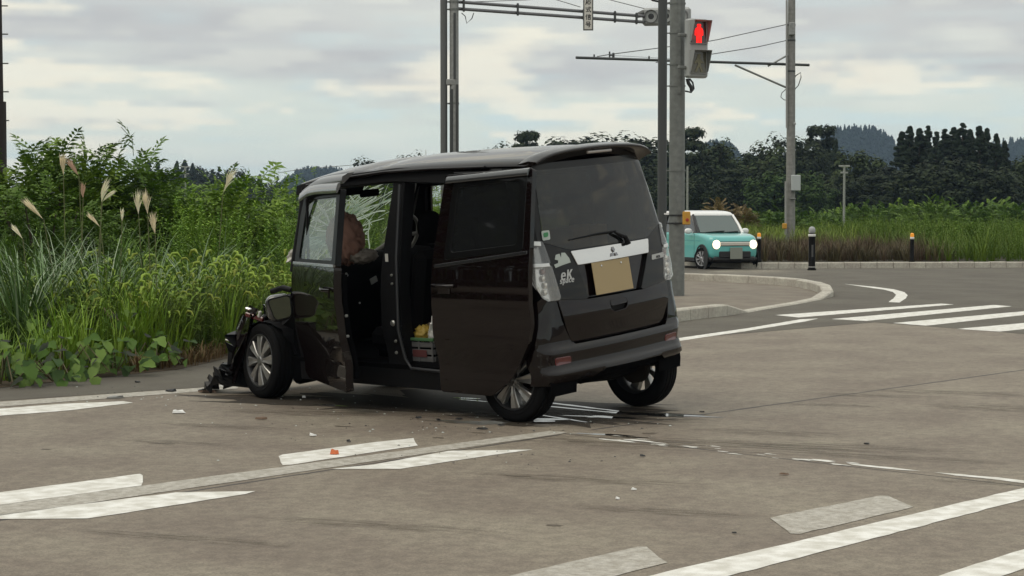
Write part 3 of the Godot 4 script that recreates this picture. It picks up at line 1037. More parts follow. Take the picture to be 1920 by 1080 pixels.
	van_part("badge", em, M("badge chrome", 0.30, 0.30, 0.31, 0.18, 1.0), van, strip)
	mb = MB.new()
	patch(mb, plate_recess, [], gate, 0.02, 0.06, -0.022)
	van_part("plate_recess", mb, paint, van)
	mb = MB.new()
	mb.box(Vector3.ZERO, Vector3(0.40, 0.215, 0.006), 0.002)
	var tilt_back := Basis(Vector3.RIGHT, -0.14)
	var plate := van_part("number_plate", mb, M("ochre plate", 0.36, 0.27, 0.14, 0.55), van, null, Transform3D(tilt_back, Vector3(-0.035, 0.932, 0.352)))
	mb = MB.new()
	for s in [-1.0, 1.0]:
		mb.xf = Transform3D(Basis(Vector3.RIGHT, PI / 2), Vector3(s * 0.105, 0.080, 0.003))
		mb.lathe([Vector2(0, 0.005), Vector2(0.007, 0.004), Vector2(0.008, 0)], 8)
	put("plate_bolt", mb, bright, plate)
	var handle_hole := rounded(poly([[-0.100, 0.776], [0.086, 0.776], [0.094, 0.728], [0.066, 0.700], [-0.062, 0.694], [-0.095, 0.722]]), 0.02)
	mb = MB.new()
	patch(mb, rounded(poly([[-0.578, 0.832], [-0.316, 0.808], [0.284, 0.804], [0.578, 0.832], [0.585, 0.70], [0.545, 0.575], [0.515, 0.538], [-0.44, 0.538], [-0.475, 0.56], [-0.55, 0.70]]), 0.014), [handle_hole], gate, 0.03, 0.05)
	var door := van_part("rear_door", mb, paint, van)
	mb = MB.new()
	patch(mb, handle_hole, [], gate, 0.0, 0.05, -0.026)
	van_part("handle_recess", mb, trim, van, door)
	mb = MB.new()
	patch(mb, rounded(poly([[-0.088, 0.772], [0.080, 0.772], [0.084, 0.742], [-0.088, 0.738]]), 0.012), [], gate, 0.02, 0.04, 0.001)
	van_part("handle", mb, paint, van, door)
	# wiper
	mb = MB.new()
	var wb := gate(0.15, 1.175) + Vector3(0, 0, 0.03)
	mb.tube([gate(0.165, 1.125) + Vector3(0, 0, 0.03), wb, gate(0.05, 1.215) + Vector3(0, 0, 0.028)], [0.020, 0.016, 0.008], 8)
	var wiper := van_part("rear_wiper", mb, trim, van)
	mb = MB.new()
	mb.tube([gate(0.07, 1.222) + Vector3(0, 0, 0.02), gate(-0.12, 1.222) + Vector3(0, 0, 0.018), gate(-0.39, 1.208) + Vector3(0, 0, 0.014)], [0.008, 0.008, 0.004], 6)
	van_part("wiper_blade", mb, trim, van, wiper)
	# badges and stickers
	var print_white := M("white lettering", 0.46, 0.46, 0.45, 0.35, 0.3)
	for l in [["eK", 0.062, -0.480, 0.987, 0.25], ["space", 0.034, -0.482, 0.952, 0.25]]:
		var g := gate(l[2], l[3])
		lettering("model_lettering", l[0], l[1], print_white, van, mb_tilt * Transform3D(Basis(Vector3.UP, -0.13) * Basis(Vector3.RIGHT, -0.13), g + Vector3(0, 0, 0.0055)), l[4])
	mb = MB.new()
	patch(mb, rounded(poly([[0.446, 1.022], [0.600, 1.026], [0.592, 0.994], [0.436, 0.990]]), 0.006), [], gate, 0.004, 0.05, 0.008)
	var bd := van_part("grade_badge", mb, M("badge satin", 0.40, 0.39, 0.37, 0.3, 0.8), van)
	lettering("badge_lettering", "eco", 0.022, M("dark print", 0.03, 0.03, 0.03, 0.5), bd, Transform3D(Basis(Vector3.UP, 0.13) * Basis(Vector3.RIGHT, -0.13), gate(0.52, 1.007) + Vector3(0.0, 0, 0.009)))
	mb = MB.new()
	patch(mb, poly([[-0.557, 1.094], [-0.54, 1.122], [-0.505, 1.126], [-0.500, 1.098], [-0.487, 1.130], [-0.455, 1.128], [-0.428, 1.09], [-0.422, 1.062], [-0.50, 1.052], [-0.565, 1.040], [-0.572, 1.062], [-0.535, 1.068], [-0.530, 1.085]]), [], gate, 0.001, 0.05, 0.0065)
	van_part("sticker", mb, M("pale sticker", 0.40, 0.44, 0.41, 0.5), van)
	mb = MB.new()
	patch(mb, rounded(poly([[-0.618, 1.284], [-0.548, 1.284], [-0.556, 1.224], [-0.624, 1.222]]), 0.012), [], gate, 0.001, 0.05, 0.007)
	var gs := van_part("inspection_sticker", mb, M("pale sticker", 0.5, 0.5, 0.5), van)
	mb = MB.new()
	patch(mb, rounded(poly([[-0.608, 1.270], [-0.562, 1.272], [-0.570, 1.244], [-0.610, 1.240]]), 0.012), [], gate, 0.001, 0.05, 0.009)
	van_part("green_print", mb, M("green print", 0.03, 0.20, 0.07, 0.5), van, gs)
	# tail lights
	for s in [-1.0, 1.0]:
		var fx := func(a: Array) -> PackedVector2Array:
			var o := PackedVector2Array()
			for q in a:
				o.append(Vector2(q[0] * s, q[1]))
			return o
		var low: PackedVector2Array = fx.call([[0.600, 1.062], [0.560, 0.850], [0.572, 0.836], [0.640, 0.832], [0.700, 0.868], [0.752, 0.945], [0.775, 1.045], [0.735, 1.066]])
		var high: PackedVector2Array = fx.call([[0.626, 1.218], [0.601, 1.070], [0.735, 1.074], [0.778, 1.060], [0.800, 1.10], [0.782, 1.18], [0.752, 1.228]])
		mb = MB.new()
		patch(mb, low, [], gate, 0.05, 0.05, -0.035)
		patch(mb, high, [], gate, 0.05, 0.05, -0.035)
		var light := van_part("tail_light", mb, M("lamp reflector", 0.72, 0.71, 0.69, 0.22, 0.9), van)
		mb = MB.new()
		var rl := rounded(low, 0.02)
		patch(mb, rl, [], gate, 0.03, 0.04, 0.010)
		van_part("clear_lens", mb, M("clear lens", 0.70, 0.70, 0.68, 0.05, 0.0, {"alpha": 0.22}), van, light)
		mb = MB.new()
		patch(mb, rounded(high, 0.02), [], gate, 0.03, 0.04, 0.010)
		van_part("smoked_lens", mb, M("smoked lens", 0.22, 0.23, 0.24, 0.05, 0.0, {"alpha": 0.5}), van, light)
		mb = MB.new()
		patch(mb, fx.call([[0.645, 1.214], [0.752, 1.228], [0.755, 1.205], [0.648, 1.19]]), [], gate, 0.012, 0.05, 0.014)
		patch(mb, fx.call([[0.619, 1.074], [0.735, 1.078], [0.780, 1.060], [0.778, 1.045], [0.735, 1.058], [0.616, 1.056]]), [], gate, 0.012, 0.05, 0.014)
		van_part("bright_edge", mb, M("bright trim", 0.66, 0.66, 0.65, 0.25, 0.6), van, light)
		for k in 4:
			var g := gate(s * (0.650 + 0.012 * (k % 2)), 1.025 - 0.045 * k)
			mb = MB.new()
			mb.xf = Transform3D(Basis(Vector3.RIGHT, PI / 2), g - Vector3(s * 0.0, 0, 0.022))
			mb.lathe([Vector2(0.0, 0.012), Vector2(0.017, 0.008), Vector2(0.022, -0.004)], 12)
			van_part("lamp", mb, red_lens if k == 0 else M("lamp bowl", 0.75, 0.72, 0.66, 0.15, 0.8), van, light)
	# bumper
	var arch_l := PackedVector2Array()
	mb = MB.new()
	var bo := [[-0.300, 0.300], [-0.220, 0.345], [0.40, 0.340], [0.47, 0.300], [0.64, 0.286], [0.80, 0.285], [0.83, 0.32], [0.84, 0.60], [0.822, 0.70], [0.800, 0.80], [0.700, 0.855], [0.648, 0.828], [0.588, 0.826], [0.594, 0.70], [0.553, 0.569], [0.521, 0.531], [-0.446, 0.531], [-0.482, 0.554], [-0.558, 0.70], [-0.587, 0.826], [-0.648, 0.824], [-0.700, 0.855], [-0.800, 0.80], [-0.822, 0.70], [-0.84, 0.60], [-0.83, 0.32], [-0.80, 0.285], [-0.64, 0.282]]
	patch(mb, poly(bo), [], bumper_face, 0.03, 0.05)
	var bumper := van_part("rear_bumper", mb, paint, van)
	for s in [-1.0, 1.0]:
		mb = MB.new()
		var q := []
		for p in [[0.626, 0.462], [0.503, 0.460], [0.498, 0.418], [0.620, 0.412]]:
			q.append([p[0] * s, p[1]])
		patch(mb, rounded(poly(q), 0.012), [], bumper_face, 0.01, 0.05, 0.006)
		van_part("reflector", mb, red_lens, van, bumper)
	# under the bumper: a dark skirt, the silencer
	mb = MB.new()
	mb.box(Vector3(0, 0.33, 0.30), Vector3(1.30, 0.10, 0.05), 0.01)
	mb.xf = Transform3D(Basis(Vector3.BACK, PI / 2), Vector3(-0.05, 0.30, 0.20))
	mb.lathe([Vector2(0, -0.22), Vector2(0.06, -0.22), Vector2(0.075, -0.20), Vector2(0.075, 0.20), Vector2(0.06, 0.22), Vector2(0, 0.22)], 14)
	mb.xf = Transform3D.IDENTITY
	mb.box(Vector3(0, 0.31, -0.9), Vector3(1.28, 0.12, 2.3), 0.02)
	van_part("underbody", mb, inner, van)
	mb = MB.new()
	mb.tube([Vector3(-0.58, 0.28, 0.0), Vector3(-0.35, 0.24, -0.02), Vector3(0.35, 0.24, -0.02), Vector3(0.58, 0.28, 0.0)], 0.035, 10)
	put("rear_axle", mb, trim, van)

	# --- roof and spoiler ---
	mb = MB.new()
	patch(mb, rounded(poly([[-0.625, -0.18], [0.625, -0.18], [0.625, 1.6], [0.60, 2.06], [-0.60, 2.06], [-0.625, 1.6]]), 0.05), [], roof_at, 0.02, 0.07)
	var roof := van_part("roof", mb, paint, van)
	mb = MB.new()
	var rows := []
	for k in 25:
		var u := -1.0 + 2.0 * k / 24
		var x := u * 0.615
		var e := 1.0 - pow(absf(u), 6.0) * 0.35
		var dy := -0.034 * (u * u) - pow(absf(u), 8.0) * 0.02
		var zz := -pow(absf(u), 4.0) * 0.05
		var r := []
		for p in [[0.02, 1.772], [0.10, 1.788], [0.20, 1.783], [0.275, 1.768], [0.287, 1.757], [0.280, 1.744], [0.24, 1.728], [0.17, 1.700], [0.12, 1.670], [0.06, 1.69]]:
			r.append(Vector3(x, 1.70 + (p[1] - 1.70) * e + dy + 0.005 + 0.035 * smoothstep(0.0, 0.25, p[0]), p[0] + zz * (p[0] / 0.28)))
		rows.append(r)
	mb.loft(rows, true, true)
	var spoiler := van_part("roof_spoiler", mb, paint, van)
	mb = MB.new()
	mb.box(Vector3(0.0, 1.764, 0.262), Vector3(0.26, 0.020, 0.02), 0.006, Basis(Vector3.RIGHT, 0.45))
	van_part("brake_lamp", mb, M("smoked lamp", 0.30, 0.27, 0.25, 0.15, 0.0, {"coat": 1.0}), van, spoiler)

	# --- left side ---
	var arch := func(cz: float, cy: float, r: float, from: float, to: float) -> Array:
		var o := []
		for k in 13:
			var a := deg_to_rad(lerpf(from, to, k / 12.0))
			o.append([cz + r * cos(a), cy + r * sin(a)])
		return o
	# rear quarter between sliding door and bumper, with the wheel arch cut out
	var quarter := [[0.20, 0.62], [0.195, 0.86], [0.15, 1.21], [0.06, 1.64], [0.03, 1.70], [-0.5, 1.70], [-0.5, 0.30], [-0.345, 0.30]]
	var ar: Array = arch.call(0.0, 0.28, 0.335, 175.0, 8.0)
	quarter.append_array(ar)
	quarter.append([0.30, 0.42])
	quarter.append([0.20, 0.50])
	mb = MB.new()
	patch(mb, poly(quarter), [], left_at, 0.03, 0.07, -0.004)
	van_part("rear_quarter_panel", mb, paint, van)
	mb = MB.new()
	for s in [-1.0, 1.0]:
		for k in 16:
			var a := PI * k / 16 - 0.2
			var b := PI * (k + 1) / 16 - 0.2
			for x in [[0.45, 0.735]]:
				mb.quad(Vector3(s * 0.45, 0.28 + 0.34 * sin(a), 0.34 * cos(a)), Vector3(s * 0.45, 0.28 + 0.34 * sin(b), 0.34 * cos(b)), Vector3(s * 0.705, 0.28 + 0.335 * sin(b), 0.335 * cos(b)), Vector3(s * 0.705, 0.28 + 0.335 * sin(a), 0.335 * cos(a)), Vector3(0, -sin(a), -cos(a)))
	van_part("wheel_arch_liner", mb, inner, van)
	# cant rail, pillars and sill of the door openings
	mb = MB.new()
	patch(mb, poly([[-0.30, 1.60], [-0.30, 1.72], [-1.07, 1.715], [-1.72, 1.66], [-2.06, 1.60], [-2.06, 1.54], [-1.70, 1.585], [-1.12, 1.625], [-1.05, 1.625]]), [], left_at, 0.06, 0.08, -0.012)
	van_part("cant_rail", mb, trim, van)
	mb = MB.new()
	mb.tube([Vector3(-0.632, 1.705, -0.2), Vector3(-0.632, 1.70, -0.7), Vector3(-0.634, 1.685, -1.15), Vector3(-0.632, 1.645, -1.6), Vector3(-0.625, 1.60, -1.95)], 0.012, 6)
	van_part("rain_gutter", mb, paint, van)
	mb = MB.new()
	patch(mb, poly([[-1.00, 0.22], [-1.17, 0.22], [-1.19, 0.60], [-1.15, 1.10], [-1.08, 1.64], [-0.98, 1.64], [-0.98, 1.10], [-1.00, 0.60]]), [], left_at, 0.10, 0.07, -0.03)
	var bp := van_part("centre_pillar", mb, trim, van)
	mb = MB.new()
	mb.box(Vector3(-0.712, 1.10, -1.09), Vector3(0.004, 0.055, 0.028), 0.001)
	van_part("tyre_pressure_label", mb, pale, van, bp)
	for q in [[0.52, 0.012], [0.44, 0.012], [0.98, 0.010], [0.92, 0.010], [0.645, 0.022]]:
		mb = MB.new()
		mb.xf = Transform3D(Basis(Vector3.BACK, PI / 2), Vector3(-0.712, q[0], -1.05 if q[1] < 0.02 else -1.07))
		mb.lathe([Vector2(0, 0.012), Vector2(q[1] * 0.7, 0.010), Vector2(q[1], 0.0)], 10)
		van_part("striker_bolt", mb, M("zinc", 0.50, 0.50, 0.46, 0.3, 0.8), van, bp)
	# thin weather strip round the rear opening
	mb = MB.new()
	mb.tube([left_at(-0.99, 1.60) + Vector3(-0.004, 0, 0), left_at(-0.985, 1.1), left_at(-1.0, 0.6), left_at(-0.985, 0.40), left_at(-0.93, 0.335), left_at(-0.4, 0.325)], 0.011, 6)
	van_part("weather_strip", mb, M("strip rubber", 0.03, 0.032, 0.036, 0.4), van)
	mb = MB.new()
	patch(mb, poly([[-0.36, 0.19], [-0.36, 0.325], [-2.1, 0.325], [-2.1, 0.19]]), [], left_at, 0.10, 0.08, -0.02)
	van_part("sill", mb, trim, van)
	# front wing stump and windscreen pillars
	for s in [-1.0, 1.0]:
		mb = MB.new()
		mb.tube([Vector3(s * 0.60, 1.585, -1.99), Vector3(s * 0.64, 1.36, -2.10 if s > 0 else -2.00), Vector3(s * 0.675, 1.10, -2.25 if s > 0 else -2.04), Vector3(s * 0.68, 0.98, -2.34 if s > 0 else -2.06)], [0.032, 0.036, 0.042, 0.05], 8)
		van_part("windscreen_pillar", mb, trim if s < 0 else M("grey pillar trim", 0.10, 0.10, 0.095, 0.7), van)
	mb = MB.new()
	patch(mb, poly([[-1.98, 0.25], [-1.98, 1.00], [-2.08, 1.00], [-2.10, 0.62], [-2.10, 0.50], [-2.10, 0.25]]), [], left_at, 0.06, 0.08, -0.03)
	van_part("hinge_pillar", mb, trim, van)

	# --- right side ---
	var rw1 := rounded(poly([[1.18, 1.08], [2.02, 1.06], [1.92, 1.52], [1.18, 1.58]]), 0.04)
	var rw2 := rounded(poly([[0.30, 1.14], [1.02, 1.10], [1.02, 1.59], [0.30, 1.61]]), 0.04)
	var rs := [[-0.10, 0.30], [-0.10, 1.70], [1.07, 1.69], [1.72, 1.63], [2.0, 1.58], [2.3, 1.05], [2.45, 0.9], [2.4, 0.62]]
	rs.append_array([[2.1, 0.30], [0.345, 0.30]])
	for q in arch.call(0.0, 0.28, 0.335, 5.0, 175.0):
		rs.append(q)
	rs.resize(rs.size() - 1)
	mb = MB.new()
	patch(mb, poly([[0.345, 0.26], [2.1, 0.26], [2.4, 0.62], [2.45, 0.9], [2.3, 1.05], [2.0, 1.58], [1.72, 1.63], [1.07, 1.69], [-0.06, 1.70], [-0.12, 1.2], [-0.16, 0.86], [-0.15, 0.64], [-0.15, 0.60], [0.0, 0.615], [0.18, 0.57], [0.29, 0.45]]), [rw1, rw2], right_at, 0.02, 0.08)
	var rp := van_part("right_side_panel", mb, paint, van)
	mb = MB.new()
	patch(mb, poly([[-0.02, 0.33], [2.1, 0.33], [2.3, 1.0], [1.98, 1.56], [1.07, 1.66], [-0.02, 1.67]]), [rw1, rw2], right_at, 0.03, 0.08, -0.06)
	van_part("door_trim", mb, inner, van)
	for w in [[rw1, clear], [rw2, tinted]]:
		mb = MB.new()
		patch(mb, w[0], [], right_at, 0.0, 0.1, -0.004)
		van_part("side_window", mb, w[1], van)

	# --- cabin ---
	mb = MB.new()
	mb.box(Vector3(0, 0.335, -1.05), Vector3(1.36, 0.03, 2.4))
	mb.box(Vector3(0, 0.60, 0.0), Vector3(1.10, 0.5, 0.46), 0.02)
	mb.box(Vector3(-0.60, 1.0, -0.05), Vector3(0.04, 1.1, 0.24))
	mb.box(Vector3(0, 0.72, -2.26), Vector3(1.22, 0.56, 0.05), 0.0, Basis(Vector3.UP, 0.26))
	van_part("floor", mb, inner, van)
	mb = MB.new()
	patch(mb, poly([[-0.57, -0.05], [0.57, -0.05], [0.57, 1.95], [-0.57, 1.95]]), [], func(x, f): return roof_at(x, f) - Vector3(0, 0.055, 0), 0.0, 0.15)
	van_part("headlining", mb, M("headlining", 0.05, 0.05, 0.048, 0.9), van)
	mb = MB.new()
	var dr := []
	for k in 9:
		var x := -0.64 + 1.28 * k / 8
		var r := []
		for p in [[-2.38, 1.00], [-2.20, 1.055], [-2.02, 1.045], [-1.90, 0.99], [-1.86, 0.90], [-1.88, 0.80], [-1.95, 0.70], [-2.02, 0.50], [-2.38, 0.50]]:
			r.append(Vector3(x, p[1] - 0.05 * rng.randf() * (1.0 if k < 4 else 0.3), maxf(p[0], -2.06 - 0.30 * k / 8.0) + 0.05 * rng.randf()))
		dr.append(r)
	mb.loft(dr, true, true)
	var dash := van_part("dashboard", mb, inner, van)
	for q in [[-0.50, 0.83, -1.86, 0.05, 0.022, 0.12], [-0.38, 0.93, -1.85, 0.016, 0.03, 0.6], [-0.12, 0.86, -1.84, 0.07, 0.045, 0.3], [-0.42, 0.72, -1.88, 0.022, 0.012, -0.4], [-0.22, 0.70, -1.90, 0.014, 0.014, 0.0], [-0.56, 0.66, -1.9, 0.02, 0.03, 0.5]]:
		mb = MB.new()
		mb.box(Vector3(q[0], q[1], q[2]), Vector3(q[3], q[4], 0.012), 0.003, Basis(Vector3.BACK, q[5]))
		van_part("broken_trim", mb, M("broken plastic", 0.34, 0.35, 0.33, 0.4), van, dash)
	mb = MB.new()
	var wc := Vector3(0.35, 1.15, -1.98)
	var hoop := []
	for k in 33:
		var a := TAU * k / 32
		hoop.append(wc + Basis(Vector3.RIGHT, 0.35) * Vector3(cos(a) * 0.165, sin(a) * 0.165, 0))
	mb.tube(hoop, 0.014, 8, false)
	mb.box(wc, Vector3(0.13, 0.11, 0.05), 0.02, Basis(Vector3.RIGHT, 0.35))
	mb.box(wc, Vector3(0.32, 0.03, 0.02), 0.008, Basis(Vector3.RIGHT, 0.35))
	mb.tube([wc, wc + Vector3(0, -0.14, -0.3)], 0.03, 8)
	van_part("steering_wheel", mb, M("grey rubber", 0.15, 0.145, 0.13, 0.6), van)
	# burst airbags, limp over the dashboard
	mb = MB.new()
	lump(mb, Vector3(-0.36, 1.19, -1.86), Vector3(0.13, 0.175, 0.12), 0.30, 4, 5)
	van_part("airbag", mb, M("airbag cloth", 0.34, 0.19, 0.145, 0.9), van)
	mb = MB.new()
	lump(mb, Vector3(-0.27, 1.055, -1.78), Vector3(0.12, 0.05, 0.07), 0.35, 9, 4)
	van_part("airbag", mb, M("airbag cloth pale", 0.33, 0.29, 0.25, 0.9), van)
	# seats
	for s in [-0.33, 0.33]:
		mb = MB.new()
		seat_shape(mb, Vector3(s, 0.33, -1.22), 0.50)
		var seat := van_part("front_seat", mb, cloth, van)
		mb = MB.new()
		lump(mb, Vector3(s, 1.28, -1.02), Vector3(0.125, 0.115, 0.055), 0.0, 1, 5)
		van_part("headrest", mb, cloth, van, seat)
	for s in [-0.30, 0.30]:
		mb = MB.new()
		seat_shape(mb, Vector3(s, 0.36, -0.38), 0.52)
		var seat := van_part("rear_seat", mb, cloth, van)
		mb = MB.new()
		lump(mb, Vector3(s, 1.24, -0.17), Vector3(0.12, 0.08, 0.05), 0.0, 1, 5)
		van_part("headrest", mb, cloth, van, seat)
	# mirror inside, sun visor hanging
	mb = MB.new()
	mb.box(Vector3(-0.30, 1.56, -1.90), Vector3(0.40, 0.14, 0.02), 0.008, Basis(Vector3.RIGHT, 0.5))
	mb.box(Vector3(-0.02, 1.50, -1.93), Vector3(0.20, 0.055, 0.03), 0.012)
	van_part("sun_visor", mb, inner, van)

	# --- windscreen, crazed ---
	var screen := func(x: float, t: float) -> Vector3:
		var b := Vector3(x * 1.08, 1.02, -2.28 - 0.22 * (x / 0.62) + 0.04 * pow(absf(x) / 0.62, 2.0))
		var a := Vector3(x, 1.60, -2.02 + 0.04 * pow(absf(x) / 0.62, 2.0))
		var p := b.lerp(a, t)
		var dent := exp(-(pow((x + 0.25) / 0.28, 2.0) + pow((t - 0.35) / 0.3, 2.0)))
		return p + Vector3(0, 0.02, -0.03) * sin(PI * t) + Vector3(0, -0.02, 0.05) * dent
	mb = MB.new()
	patch(mb, poly([[-0.61, 0.0], [0.61, 0.0], [0.60, 1.0], [-0.60, 1.0]]), [], screen, 0.0, 0.08)
	var wind := van_part("windscreen", mb, M("laminated glass", 0.32, 0.42, 0.36, 0.05, 0.0, {"alpha": 0.20}), van)
	var crack := M("crazed glass", 0.80, 0.92, 0.86, 0.4, 0.0, {"back": Color(0.9, 0.95, 0.9)})
	mb = MB.new()
	for k in 150:
		var c := Vector2(-0.22, 0.38) if k < 80 else Vector2(rng.randf_range(-0.6, 0.5), rng.randf_range(0.1, 0.9))
		var a := rng.randf() * TAU
		if k % 3 != 0:
			a = rng.randf_range(0.4, 1.0) + PI * (k % 2)
		var q := c + Vector2(cos(a), sin(a) * 0.8) * rng.randf_range(0.02, 0.25)
		var width := rng.randf_range(0.0015, 0.0075)
		for i in rng.randi_range(4, 12):
			a += rng.randf_range(-0.22, 0.22)
			var r := q + Vector2(cos(a), sin(a) * 0.9) * rng.randf_range(0.03, 0.07)
			if absf(r.x) > 0.6 or r.y < 0.01 or r.y > 0.98:
				break
			var p0: Vector3 = screen.call(q.x, q.y)
			var p1: Vector3 = screen.call(r.x, r.y)
			var d := (p1 - p0).normalized()
			var sd := d.cross(Vector3(0, 0.55, -0.83)).normalized() * width
			var lift := Vector3(0, 0.002, 0.004)
			mb.quad(p0 - sd + lift, p0 + sd + lift, p1 + sd * 0.8 + lift, p1 - sd * 0.8 + lift, Vector3(0, -0.3, 1))
			q = r
	var cr := van_part("crack", mb, crack, van, wind)
	tag(cr, "", "", "", "stuff")
	mb = MB.new()
	for k in 9:
		var c := Vector2(-0.22, 0.30) + Vector2(rng.randf_range(-0.25, 0.33), rng.randf_range(-0.2, 0.16))
		patch(mb, blob(c, Vector2(1, 0.5), rng.randf_range(0.05, 0.14), rng.randf_range(0.03, 0.08), 0.6, rng, 14), [], screen, 0.0, 0.06, 0.006 + 0.001 * k)
	van_part("shattered_area", mb, M("shattered glass", 0.75, 0.86, 0.80, 0.6, 0.0, {"alpha": 0.45, "back": Color(0.9, 0.95, 0.9)}), van, wind)

	# --- sliding door, run back along its rail ---
	var slide := func(z: float, y: float) -> Vector3:
		return Vector3(-side_w(1.0, y) - 0.118, y, z)
	var dwin := rounded(poly([[-0.355, 1.60], [0.238, 1.648], [0.236, 1.20], [-0.400, 1.135]]), 0.035)
	var dline := [[-0.455, 1.662], [0.30, 1.70], [0.318, 1.20], [0.315, 0.70], [0.272, 0.57], [0.20, 0.475], [0.09, 0.335], [-0.06, 0.235], [-0.09, 0.215], [-0.545, 0.215], [-0.555, 0.60], [-0.530, 1.10]]
	mb = MB.new()
	patch(mb, rounded(poly(dline), 0.02), [dwin], slide, 0.035, 0.06)
	var sd := van_part("sliding_door", mb, paint, van)
	mb = MB.new()
	patch(mb, dwin, [], slide, 0.0, 0.1, -0.006)
	van_part("window", mb, tinted, van, sd)
	mb = MB.new()
	patch(mb, rounded(poly([[-0.375, 1.622], [0.262, 1.672], [0.262, 1.180], [-0.425, 1.112]]), 0.03), [rounded(poly([[-0.335, 1.585], [0.212, 1.628], [0.210, 1.215], [-0.372, 1.155]]), 0.03)], slide, 0.012, 0.08, 0.004)
	van_part("window_frame", mb, gloss, van, sd)
	mb = MB.new()
	var vis := []
	for k in 11:
		var z := lerpf(-0.425, 0.285, k / 10.0)
		var p: Vector3 = slide.call(z, lerpf(1.645, 1.690, k / 10.0))
		vis.append([p + Vector3(-0.004, 0.012, 0), p + Vector3(-0.022, 0.006, 0), p + Vector3(-0.034, -0.014, 0), p + Vector3(-0.036, -0.034, 0), p + Vector3(-0.028, -0.034, 0), p + Vector3(-0.006, 0.0, 0)])
	mb.loft(vis, true, true)
	van_part("rain_visor", mb, M("smoked visor", 0.035, 0.036, 0.038, 0.12, 0.0, {"coat": 1.0}), van, sd)
	mb = MB.new()
	patch(mb, poly([[-0.50, 1.074], [0.30, 1.176], [0.30, 1.158], [-0.505, 1.056]]), [], slide, 0.01, 0.08, 0.008)
	van_part("belt_moulding", mb, M("gloss moulding", 0.02, 0.02, 0.022, 0.15, 0.0, {"coat": 1.0}), van, sd)
	van_part("handle", handle_mesh(Vector3(-side_w(1.0, 0.93) - 0.118, 0.94, -0.42)), paint, van, sd)
	# --- front door, swung open on its hinges ---
	var hinge := Vector3(-0.722, 0.0, -2.03)
	var swing := Transform3D(Basis(Vector3.UP, -deg_to_rad(25.5)), hinge)
	var fdoor := func(z: float, y: float) -> Vector3:
		var f := 2.03 - z
		return Vector3(-side_w(minf(f, 1.9), y) + 0.722 - (0.012 * pow(maxf(f - 1.75, 0.0) / 0.3, 2.0)), y, z)
	# the outline runs along z from the hinge (0) to the trailing edge (0.97)
	var fo := [[0.03, 0.26], [0.10, 0.215], [0.955, 0.215], [0.975, 0.60], [0.955, 1.06], [0.905, 1.655], [0.30, 1.60], [0.12, 1.565], [0.075, 1.40], [0.035, 1.03], [0.0, 0.95], [0.0, 0.5]]
	var fw := rounded(poly([[0.12, 1.085], [0.875, 1.115], [0.845, 1.55], [0.30, 1.515], [0.185, 1.48]]), 0.03)
	mb = MB.new()
	patch(mb, rounded(poly([[0.03, 0.26], [0.10, 0.215], [0.955, 0.215], [0.975, 0.60], [0.955, 1.075], [0.035, 1.045], [0.0, 0.95], [0.0, 0.5]]), 0.02), [], fdoor, 0.05, 0.055)
	var fd := van_part("front_door", mb, paint, van, null, swing)
	mb = MB.new()
	patch(mb, rounded(poly([[0.035, 1.046], [0.955, 1.076], [0.908, 1.60], [0.30, 1.575], [0.12, 1.54], [0.075, 1.40]]), 0.015), [fw], fdoor, 0.04, 0.07, -0.006)
	put("window_frame", mb, M("pillar black", 0.004, 0.004, 0.0045, 0.5, 0.0, {"coat": 0.2, "spec": 0.2}), fd)
	mb = MB.new()
	patch(mb, fw, [], fdoor, 0.0, 0.1, -0.015)
	put("window", mb, front_tint, fd)
	mb = MB.new()
	mb.box(Vector3(0.05, 1.29, 0.22), Vector3(0.02, 0.47, 0.022), 0.005, Basis(Vector3.RIGHT, 0.16))
	put("window_bar", mb, trim, fd)
	mb = MB.new()
	vis = []
	for k in 11:
		var z := lerpf(0.10, 0.93, k / 10.0)
		var p: Vector3 = fdoor.call(z, curve([[0.10, 1.53], [0.3, 1.582], [0.93, 1.618]], z))
		vis.append([p + Vector3(-0.002, 0.030, 0), p + Vector3(-0.022, 0.020, 0), p + Vector3(-0.034, -0.010, 0), p + Vector3(-0.036, -0.042, 0), p + Vector3(-0.028, -0.042, 0), p + Vector3(-0.004, 0.0, 0)])
	mb.loft(vis, true, true)
	put("rain_visor", mb, M("grey visor", 0.10, 0.102, 0.105, 0.2, 0.0, {"coat": 1.0}), fd)
	mb = MB.new()
	vis = []
	for k in 11:
		var z := lerpf(0.05, 0.92, k / 10.0)
		var p: Vector3 = fdoor.call(z, curve([[0.05, 1.53], [0.3, 1.60], [0.92, 1.648]], z))
		vis.append([p + Vector3(0.10, 0.060, 0), p + Vector3(0.05, 0.056, 0), p + Vector3(0.012, 0.036, 0), p + Vector3(0.004, 0.0, 0), p + Vector3(0.02, -0.01, 0)])
	mb.loft(vis, true, true)
	put("door_top", mb, M("roof moulding", 0.045, 0.044, 0.046, 0.3, 0.0, {"coat": 0.7}), fd)
	mb = MB.new()
	patch(mb, poly([[0.04, 1.060], [0.955, 1.092], [0.955, 1.076], [0.04, 1.044]]), [], fdoor, 0.012, 0.1, 0.008)
	put("belt_moulding", mb, M("bright moulding", 0.14, 0.14, 0.14, 0.2, 0.5, {"coat": 1.0}), fd)
	put("handle", handle_mesh(fdoor.call(0.80, 0.915)), paint, fd)
	mb = MB.new()
	patch(mb, poly([[0.08, 0.30], [0.92, 0.30], [0.92, 1.03], [0.08, 1.01]]), [], fdoor, 0.03, 0.1, -0.075)
	put("inner_trim", mb, inner, fd)
	for k in 3:
		mb = MB.new()
		mb.box(Vector3(0.06, 0.46 + k * 0.14, 0.958), Vector3(0.022, 0.018, 0.012), 0.004)
		put("door_latch", mb, M("dull zinc", 0.28, 0.28, 0.26, 0.4, 0.6), fd)
	# door mirror, knocked off its mount and hanging
	mb = MB.new()
